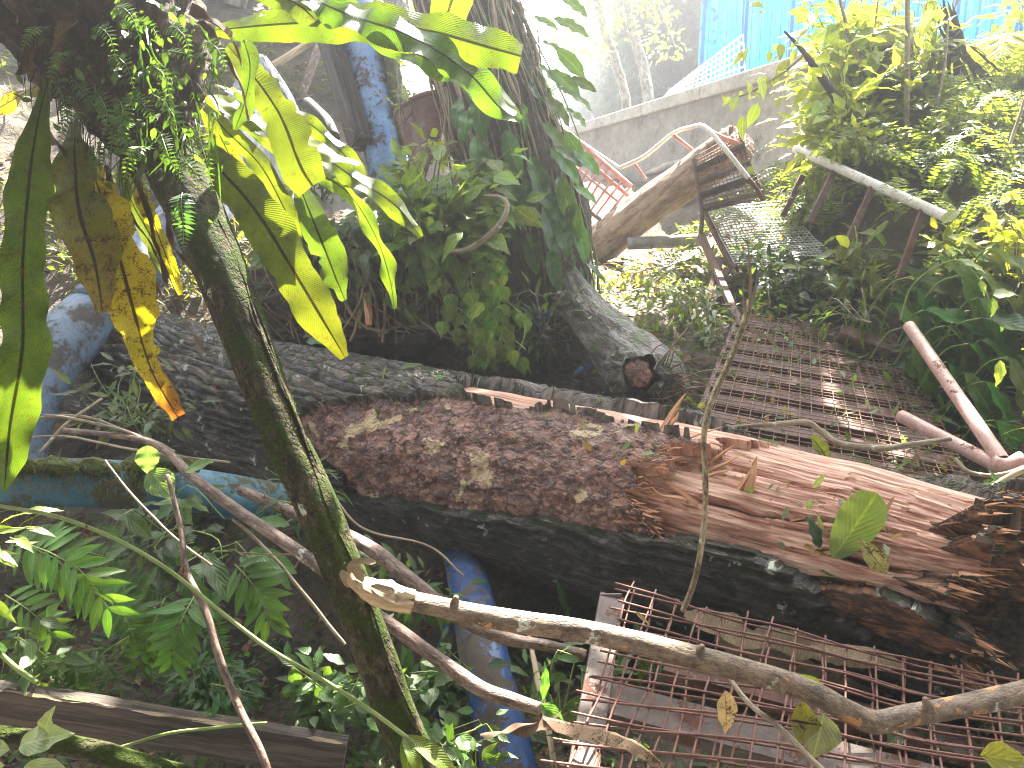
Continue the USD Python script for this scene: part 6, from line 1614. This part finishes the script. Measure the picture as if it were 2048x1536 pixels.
# ---------------------------------------------------------------- hollow at the lower left
rs = np.random.default_rng(150)
PL = [  # feather leaves
    ([(60, 1090, 2.5), (110, 1110, 2.42), (170, 1150, 2.38), (215, 1215, 2.38)], .14, 10, "wide feather-leaved frond drooping in the middle of the hollow's left half", (.07, .15, .028)),
    ([(390, 1190, 2.45), (370, 1225, 2.38), (350, 1270, 2.35), (345, 1315, 2.35)], .12, 10, "feather-leaved frond hanging against the slim brown stick", (.06, .14, .026)),
    ([(180, 1180, 2.6), (215, 1200, 2.54), (250, 1235, 2.5), (270, 1285, 2.5)], .10, 20, "long ladder fern between two feather-leaved fronds", (.06, .13, .03)),
    ([(470, 1130, 2.55), (490, 1150, 2.5), (520, 1190, 2.48), (535, 1240, 2.48)], .13, 8, "feather-leaved frond by the leaning trunk in the hollow", (.06, .13, .026)),
    ([(20, 1075, 2.75), (75, 1100, 2.65), (120, 1125, 2.6), (160, 1175, 2.58)], .15, 9, "large feather-leaved frond in the dark hollow, uppermost at left", (.07, .15, .028)),
    ([(310, 1215, 2.7), (290, 1235, 2.62), (320, 1280, 2.58), (350, 1320, 2.58)], .13, 9, "feather-leaved frond in the hollow left of the brown stick", (.07, .15, .028)),
    ([(330, 1195, 2.6), (315, 1230, 2.55), (295, 1275, 2.52), (280, 1320, 2.52)], .12, 8, "second feather-leaved frond just left of its neighbour's", (.065, .14, .026)),
    ([(10, 1190, 2.5), (50, 1215, 2.46), (80, 1240, 2.44), (100, 1265, 2.44)], .10, 7, "small feather-leaved frond near the left edge", (.075, .15, .03)),
    ([(200, 1150, 2.9), (250, 1165, 2.85), (300, 1180, 2.82), (350, 1200, 2.8)], .09, 18, "slim ladder fern arching right in the hollow", (.06, .125, .03)),
    ([(245, 1160, 2.85), (252, 1190, 2.8), (262, 1215, 2.78), (275, 1245, 2.77)], .07, 18, "slim ladder fern drooping in the hollow", (.06, .125, .03)),
    ([(85, 1235, 2.6), (95, 1255, 2.56), (110, 1275, 2.55), (130, 1290, 2.55)], .07, 16, "short ladder fern below the left edge fronds", (.06, .125, .03)),
    ([(170, 1100, 2.9), (190, 1108, 2.85), (225, 1115, 2.83), (255, 1125, 2.82)], .06, 16, "little fern frond under the arching vine stem", (.07, .13, .04)),
    ([(410, 1200, 2.5), (425, 1240, 2.46), (440, 1280, 2.45), (455, 1310, 2.45)], .05, 18, "narrow fern frond right of the brown stick", (.05, .11, .025)),
    ([(140, 1310, 2.4), (150, 1335, 2.36), (155, 1365, 2.35), (160, 1390, 2.35)], .06, 16, "fern frond hanging just above the plank", (.06, .125, .03)),
]
for i, (pts, pl_, n_, lab, tn) in enumerate(PL):
    t = Thing("fern_frond", lab, "fern", P(*pts[0]))
    big = n_ < 12
    stem, pin = pinnate(PP(*pts), pl_, n_, unit(np.array([.1, -.8, .6])), 600 + i, "leaflet" if big else "pinna", tn, stem_r=.003, lod=2 if big else 1, angle=62 if big else 78, width=1.35 if big else .75, prof=([0, .3, 1], [.85, 1, .8]) if big else None)
    ra_ = t.add("rachis", stem, "green_stem")
    for q in pin:
        t.add("leaflet" if big else "pinna", q, "leaf" if big else "fern", under=ra_)
HL = [("bright bamboo-like sprig at the left edge above the hollow", (-30, 1120, 2.3), (-30, 90), (1040, 1160), (2.2, 2.35), "lance", .10, 4, 5, (.10, .15, .03), (.16, .2, .04), "leaf"),
      ("leafy seedling at the left edge above the plank", (40, 1340, 2.35), (-20, 130), (1230, 1360), (2.2, 2.45), "ovate", .085, 10, 7, (.05, .10, .025), (.08, .13, .03), "leaf"),
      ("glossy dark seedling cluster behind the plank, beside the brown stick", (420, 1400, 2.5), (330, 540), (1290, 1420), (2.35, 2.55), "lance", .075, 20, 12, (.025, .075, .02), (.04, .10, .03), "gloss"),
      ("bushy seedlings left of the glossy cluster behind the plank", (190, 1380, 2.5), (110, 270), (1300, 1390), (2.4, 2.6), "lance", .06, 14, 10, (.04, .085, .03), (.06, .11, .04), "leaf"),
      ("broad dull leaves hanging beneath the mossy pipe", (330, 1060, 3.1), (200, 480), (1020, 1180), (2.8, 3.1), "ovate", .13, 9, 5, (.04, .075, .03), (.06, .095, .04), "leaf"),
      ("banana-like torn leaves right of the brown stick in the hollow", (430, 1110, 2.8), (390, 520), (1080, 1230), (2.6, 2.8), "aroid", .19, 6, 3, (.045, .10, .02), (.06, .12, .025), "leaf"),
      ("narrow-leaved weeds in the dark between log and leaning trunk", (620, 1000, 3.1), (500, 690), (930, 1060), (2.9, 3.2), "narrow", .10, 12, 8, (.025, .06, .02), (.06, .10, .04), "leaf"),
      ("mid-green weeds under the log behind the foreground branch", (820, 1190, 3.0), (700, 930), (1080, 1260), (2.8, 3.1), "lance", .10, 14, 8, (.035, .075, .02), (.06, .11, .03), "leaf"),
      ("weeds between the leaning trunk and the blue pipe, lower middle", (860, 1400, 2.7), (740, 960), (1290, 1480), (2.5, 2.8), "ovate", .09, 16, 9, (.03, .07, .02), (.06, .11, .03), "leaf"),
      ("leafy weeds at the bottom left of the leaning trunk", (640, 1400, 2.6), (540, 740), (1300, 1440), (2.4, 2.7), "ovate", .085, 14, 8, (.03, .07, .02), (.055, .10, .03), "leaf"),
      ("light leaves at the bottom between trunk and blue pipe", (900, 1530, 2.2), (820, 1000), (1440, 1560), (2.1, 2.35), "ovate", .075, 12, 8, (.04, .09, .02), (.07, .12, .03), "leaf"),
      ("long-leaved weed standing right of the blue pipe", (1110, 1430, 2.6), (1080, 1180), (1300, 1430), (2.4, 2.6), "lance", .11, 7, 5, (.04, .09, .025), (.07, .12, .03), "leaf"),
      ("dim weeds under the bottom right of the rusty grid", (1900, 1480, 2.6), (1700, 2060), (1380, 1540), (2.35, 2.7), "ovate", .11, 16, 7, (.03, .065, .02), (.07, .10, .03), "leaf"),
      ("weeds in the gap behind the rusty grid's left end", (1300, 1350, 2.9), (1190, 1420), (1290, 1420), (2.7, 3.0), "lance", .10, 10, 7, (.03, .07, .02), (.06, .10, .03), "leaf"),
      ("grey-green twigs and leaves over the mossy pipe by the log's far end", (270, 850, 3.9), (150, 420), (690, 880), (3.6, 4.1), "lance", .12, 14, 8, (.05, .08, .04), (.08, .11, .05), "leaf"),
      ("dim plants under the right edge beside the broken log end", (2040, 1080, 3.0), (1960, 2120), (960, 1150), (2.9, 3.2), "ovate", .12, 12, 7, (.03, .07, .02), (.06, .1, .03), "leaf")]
for i, (lab, b, xr, yr, dr, leaf, size, ns, per, t1, t2, mat) in enumerate(HL):
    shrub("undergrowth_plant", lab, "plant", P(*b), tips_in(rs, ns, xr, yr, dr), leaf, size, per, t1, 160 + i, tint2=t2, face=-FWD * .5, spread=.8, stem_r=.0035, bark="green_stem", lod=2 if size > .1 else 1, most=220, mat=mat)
# veined pale leaves at the bottom left corner
vl = Thing("pale_veined_plant", "pale ribbed leaves catching sun in the bottom left corner", "plant", P(20, 1560, 1.6))
for i, (x, y, L_, ang) in enumerate([(20, 1500, 90, 185), (40, 1490, 110, -20), (50, 1530, 120, 20), (85, 1480, 70, -70), (10, 1530, 100, 160)]):
    a = math.radians(ang)
    vl.add("leaf", leaves("ovate", [P(x, y, 1.62)], [RIGHT * math.cos(a) - UP * math.sin(a) - FWD * .25], [-FWD * .8 + UP * .7], [L_ * 1.62 / FPX * 1.2], [(.20, .26, .15)], [i * 1.7], 3, merged=False)[0], "gloss")

# ---------------------------------------------------------------- single leaves lying about
SLV = [  # pixel, lift, direction (right, up), facing, length px, kind, tint, material, label
    ((1712, 1122), .02, (.52, .85, .15), (-.2, -.9, .5), 165, "obovate", (.11, .17, .045), "gloss", "big ribbed green leaf standing on the pink split wood"),
    ((1668, 1092), .02, (-.3, .9, .1), (.5, -.8, .4), 75, "ovate", (.02, .05, .03), "gloss", "dark green leaf beside the big ribbed leaf on the split wood"),
    ((1612, 1082), .02, (1, -.15, .1), (0, -.3, 1), 62, "ovate", (.38, .25, .05), "dry", "yellow leaf lying on the split wood"),
    ((1908, 1178), .03, (-.6, .75, .1), (-.3, -.8, .6), 95, "ovate", (.30, .30, .12), "dry", "pale spotted dry leaf standing near the log's broken end"),
    ((1660, 1162), .015, (1, -.12, .1), (0, -.4, 1), 110, "narrow", (.14, .22, .03), "leaf", "narrow bright leaf lying along the dark bark edge"),
    ((1690, 1150), .02, (1, -.2, .0), (0, -.4, 1), 70, "lance", (.08, .13, .04), "leaf", "small green leaf below the big ribbed one"),
    ((798, 735), .03, (.9, .3, .1), (0, -.5, 1), 55, "lance", (.12, .19, .05), "leaf", "light leaf on the ridged bark near the middle of the log"),
    ((615, 705), .05, (.8, .1, .1), (.1, -.6, 1), 60, "ovate", (.03, .09, .03), "gloss", "shiny green leaf on the log right of the leaning trunk"),
    ((600, 690), .06, (.7, .5, .1), (0, -.6, 1), 60, "lance", (.24, .18, .03), "dry", "yellow withered leaf on top of the log by the leaning trunk"),
    ((560, 762), .02, (.5, .1, .1), (0, -.5, 1), 22, "ovate", (.10, .14, .05), "leaf", "tiny pale leaf stuck on the ridged bark"),
    ((870, 755), .02, (.6, .2, .1), (0, -.5, 1), 28, "ovate", (.11, .18, .05), "leaf", "tiny green leaf on the bark near the torn edge"),
    ((1090, 818), .015, (.8, 0, .1), (0, -.5, 1), 16, "ovate", (.14, .22, .05), "leaf", "very small bright leaf on the stripped bark"),
    ((845, 802), .015, (.2, .8, .1), (0, -.5, 1), 20, "ovate", (.03, .09, .06), "gloss", "small bluish leaf on the stripped bark"),
    ((1130, 1120), .03, (.25, -.9, .1), (-.3, -1, .2), 110, "narrow", (.04, .11, .03), "leaf", "long narrow leaf hanging against the log's dark flank"),
    ((1550, 1075), .015, (.7, -.1, .1), (0, -.4, 1), 30, "ovate", (.05, .10, .03), "leaf", "small green leaf left of the yellow leaf on the split wood"),
]
for i, ((x, y), lift, dr_, up_, L_, kd, tn, mt_, lab) in enumerate(SLV):
    o, n = log_at(x, y, lift)
    d = (o - EYE) @ FWD
    al = RIGHT * dr_[0] + UP * dr_[1] - FWD * dr_[2]
    single("fallen_leaf", leaves(kd, [o], [al], [up_], [L_ * d / FPX], [tn], [i * 7.7], 3, merged=False, width=np.array([1.25 if i == 0 else 1.0]))[0], mt_, lab, "leaf")
for i, (o, dr_, up_, L_, kd, tn, mt_, lab, wd2) in enumerate([
    ((1648, 1428, 1.88), (-.25, -.95, .1), (-.1, -1, .4), 100, "ovate", (.22, .27, .16), "gloss", "torn pale leaf piece hanging on the rusty grid, left half", 1.8),
    ((1580, 1440, 1.87), (1, -.15, .1), (.1, -1, .5), 75, "heart", (.16, .17, .03), "old_frond", "torn yellow-green leaf piece on the rusty grid, right half", 1.4),
    ((1450, 1380, 2.0), (.05, -1, .1), (.2, -1, .2), 95, "ovate", (.34, .27, .16), "dry", "pale dry leaf hanging under the branch on the grid", 1.0),
    ((295, 890, 2.5), (.1, -1, .2), (.1, -1, .5), 65, "ovate", (.09, .15, .07), "gloss", "pale green leaf at the reddish branch, upper of a pair", 1.6),
    ((300, 940, 2.48), (.6, -.6, .2), (.1, -.8, .8), 85, "ovate", (.10, .16, .08), "gloss", "pale green leaf at the reddish branch, lower of a pair", 1.5),
    ((370, 945, 2.5), (.9, .5, .1), (0, -.6, 1), 70, "lance", (.07, .13, .03), "gloss", "curled green leaf right of the pair on the reddish branch", 1.6),
    ((1085, 1400, 2.1), (.15, 1, .1), (.5, -1, .2), 80, "lance", (.05, .12, .03), "leaf", "upright green leaf at the end of the reddish branch", 1.0),
    ((1082, 1408, 2.1), (.8, -.5, .2), (0, -1, .6), 60, "ovate", (.04, .10, .03), "leaf", "drooping green leaf at the end of the reddish branch", 1.0),
    ((1270, 1222, 2.35), (.9, -.8, .1), (0, -1, .5), 45, "narrow", (.42, .36, .2), "dry", "small bone-coloured leaf curled on the grid's upper corner", 1.3),
    ((1600, 1350, 1.96), (.9, -.4, .1), (0, -1, .7), 65, "lance", (.14, .19, .03), "leaf", "yellow-green leaf resting on the foreground branch", 1.0),
    ((1960, 1510, 1.85), (1, -.1, .1), (0, -.8, .8), 110, "ovate", (.24, .27, .04), "leaf", "bright yellow-green leaf at the bottom right corner", 1.2),
    ((1520, 880, 3.45), (.9, -.2, .1), (0, -.6, 1), 60, "lance", (.13, .19, .05), "leaf", "pale leaf under the curved branch on the walkway", 1.0),
    ((1620, 870, 3.4), (.6, -.8, .1), (0, -.7, .8), 90, "ovate", (.15, .2, .03), "old_frond", "crumpled yellow leaf under the curved branch", .8),
    ((1850, 970, 3.3), (.7, .2, .1), (0, -.6, 1), 40, "ovate", (.2, .26, .07), "leaf", "small light leaf on the walkway's bottom right edge", 1.4),
]):
    p = P(*o)
    al = RIGHT * dr_[0] + UP * dr_[1] - FWD * dr_[2]
    single("fallen_leaf", leaves(kd, [p], [al], [up_], [L_ * o[2] / FPX], [tn], [i * 5.1 + 300], 3, merged=False, width=np.array([wd2]))[0], mt_, lab, "leaf")
single("curled_dry_leaf", ribbon(PP((1085, 1432, 2.0), (1140, 1445, 1.95), (1210, 1460, 1.9), (1280, 1488, 1.87), (1330, 1530, 1.86)), .055, unit(-FWD * .3 + UP), seed=8, nc=6, ripple=.003, ripples=18, tear=.15, edge=.2, fold=-.9, tint=(.26, .19, .13), step=.008, prof=([0, .15, .5, .9, 1], [.15, .8, 1, .7, .3])), "dry", "long curled brown dry leaf lying over the grid frame at the bottom", "leaf")
single("dry_frond", ribbon(PP((960, 1470, 2.2), (1020, 1465, 2.15), (1085, 1445, 2.1), (1120, 1425, 2.05)), .05, unit(-FWD * .6 + UP), seed=9, nc=4, ripple=.008, ripples=9, tear=.6, edge=.5, fold=-.3, tint=(.12, .07, .04), step=.01), "dry", "tattered brown frond draped over the blue pipe", "frond")
for i, (x, y, d, s) in enumerate([(1088, 632, 4.7, .09), (1165, 738, 4.3, .07)]):
    p = P(x, y, d)
    U_, V_ = np.meshgrid(np.linspace(-1, 1, 24), np.linspace(-.5, .5, 16), indexing="ij")
    s *= .8
    cr_ = fbm(np.stack([U_ * 2.5 + i * 9, V_ * 5, U_ * 0], -1), 4, 6) - .5
    Q = p + RIGHT * (U_ * s * .7)[..., None] + UP * (V_ * s * .6 + U_ * s * .35)[..., None] - FWD * (.03 * np.abs(V_) + .02 * U_ + .09 * cr_)[..., None] + UP * (.05 * cr_ * U_)[..., None]
    single("plastic_scrap", Geo(Q.reshape(-1, 3), grid_faces(24, 16)), "scrap", ["folded bright blue plastic scrap left of the short log", "flat dark blue plastic scrap at the short log's lower side"][i], "plastic scrap")

# ---------------------------------------------------------------- ground cover and litter, past counting
rs = np.random.default_rng(180)


def cover(n, xr, yr, kind, size, tints, seed, up_=.5, lod=0, thr=.4, sc=1.2, flat=False, lift=.0):
    r = np.random.default_rng(seed)
    x, y = r.uniform(*xr, n * 2), r.uniform(*yr, n * 2)
    keep = fbm(np.column_stack([x * sc, y * sc, 0 * x + seed]), 3, seed) > thr
    x, y = x[keep][:n], y[keep][:n]
    z = ground_z(x, y)
    m = len(x)
    p = np.column_stack([x, y, z + r.uniform(0, .06, m) + lift * r.uniform(0, 1, m)])
    al = r.normal(0, 1, (m, 3)) * [1, 1, .25] + [0, 0, 0 if flat else up_]
    u = r.normal(0, .25 if flat else .5, (m, 3)) + [0, 0, 1]
    k = r.uniform(0, 1, m)[:, None]
    return leaves(kind, p, al, u, size * r.uniform(.5, 1.3, m), np.asarray(tints[0]) * (1 - k) + np.asarray(tints[1]) * k, r.uniform(0, 500, m), lod, curl=r.normal(.1, .25, m))


struct("ground_cover", join([
    cover(5000, (-8, -1), (5.6, 13), "ovate", .11, ((.045, .07, .025), (.085, .11, .04)), 1, sc=.8, thr=.55, lift=.12),
    cover(6000, (1.6, 5.5), (2.8, 9), "lance", .13, ((.06, .11, .025), (.13, .18, .04)), 2, sc=1.0, thr=.36, lift=.15),
    cover(3500, (-3, 1.2), (1.6, 4.4), "lance", .085, ((.03, .07, .02), (.06, .11, .03)), 3, sc=1.6, thr=.42, lift=.06),
    cover(3000, (-1.5, 2.2), (4.2, 7.5), "lance", .09, ((.05, .09, .025), (.11, .15, .05)), 4, sc=1.6, thr=.40, lift=.08),
    cover(2500, (3, 12), (8, 22), "ovate", .2, ((.05, .08, .025), (.09, .12, .04)), 5, sc=.6, thr=.4, lift=.2),
    cover(2500, (-9, -2), (4, 9), "blade", .35, ((.07, .08, .035), (.12, .12, .05)), 6, sc=.9, thr=.5, up_=1.0)]), "leaf", kind="stuff", label="mixed low leaves covering the soil between the things")
struct("leaf_litter", join([
    cover(2600, (-3, 2.5), (1.5, 4.6), "ovate", .07, ((.10, .06, .03), (.26, .17, .07)), 11, flat=True, thr=.3),
    cover(2500, (-2.5, 2.5), (4.4, 9), "ovate", .07, ((.10, .06, .03), (.24, .17, .08)), 12, flat=True, thr=.35),
    cover(1800, (-7, -1.5), (5, 11), "ovate", .09, ((.10, .07, .045), (.22, .17, .10)), 13, flat=True, thr=.4)]), "dry", kind="stuff", label="brown dead leaves scattered over the soil")
# scraps of leaf and bark on the walkways and on the log
o_, n_ = [], []
for i in range(430):
    u, v = rs.uniform(0, 1), rs.uniform(0, 1) ** 1.1
    if rs.uniform() < .25:
        v *= .25
    o_.append(lerp4(WC, u, v) + nW * .022); n_.append(nW)
for i in range(90):
    o_.append(lerp4(UC, rs.uniform(0, 1), rs.uniform(.1, 1)) + nU * .03); n_.append(nU)
for i in range(110):
    x = rs.uniform(430, 1900)
    p_, nn_ = log_at(x, np.interp(x, [430, 1000, 1900], [700, 770, 1010]) + abs(rs.normal(0, 55)), .012)
    o_.append(p_); n_.append(nn_)
o_, n_ = np.array(o_), np.array(n_)
m = len(o_)
k = rs.uniform(0, 1, m)[:, None]
tn = np.where(k < .45, (.055, .10, .03), np.where(k < .7, (.14, .19, .07), (.17, .11, .06)))
struct("leaf_scraps", leaves("lance", o_, rs.normal(0, 1, (m, 3)) - n_ * .2, n_ + rs.normal(0, .3, (m, 3)), rs.uniform(.02, .085, m), tn, rs.uniform(0, 99, m), 1, curl=rs.normal(.1, .3, m), width=rs.uniform(.8, 1.7, m)), "leaf", kind="stuff", label="shredded leaf scraps strewn over the walkways and the log")

# ---------------------------------------------------------------- haze
g = G()
vol = g("principled_volume", color=(0.93, 0.95, 1.0), density=0.0042, anisotropy=0.75)["volume"]
M["haze"] = g.done("haze", volume=vol)
hz = trimesh.creation.box((124, 156, 15.4))
single("haze", Geo(np.asarray(hz.vertices) + [0, 14, 4.6], hz.faces), "haze", None, None, kind="stuff", smooth=False)
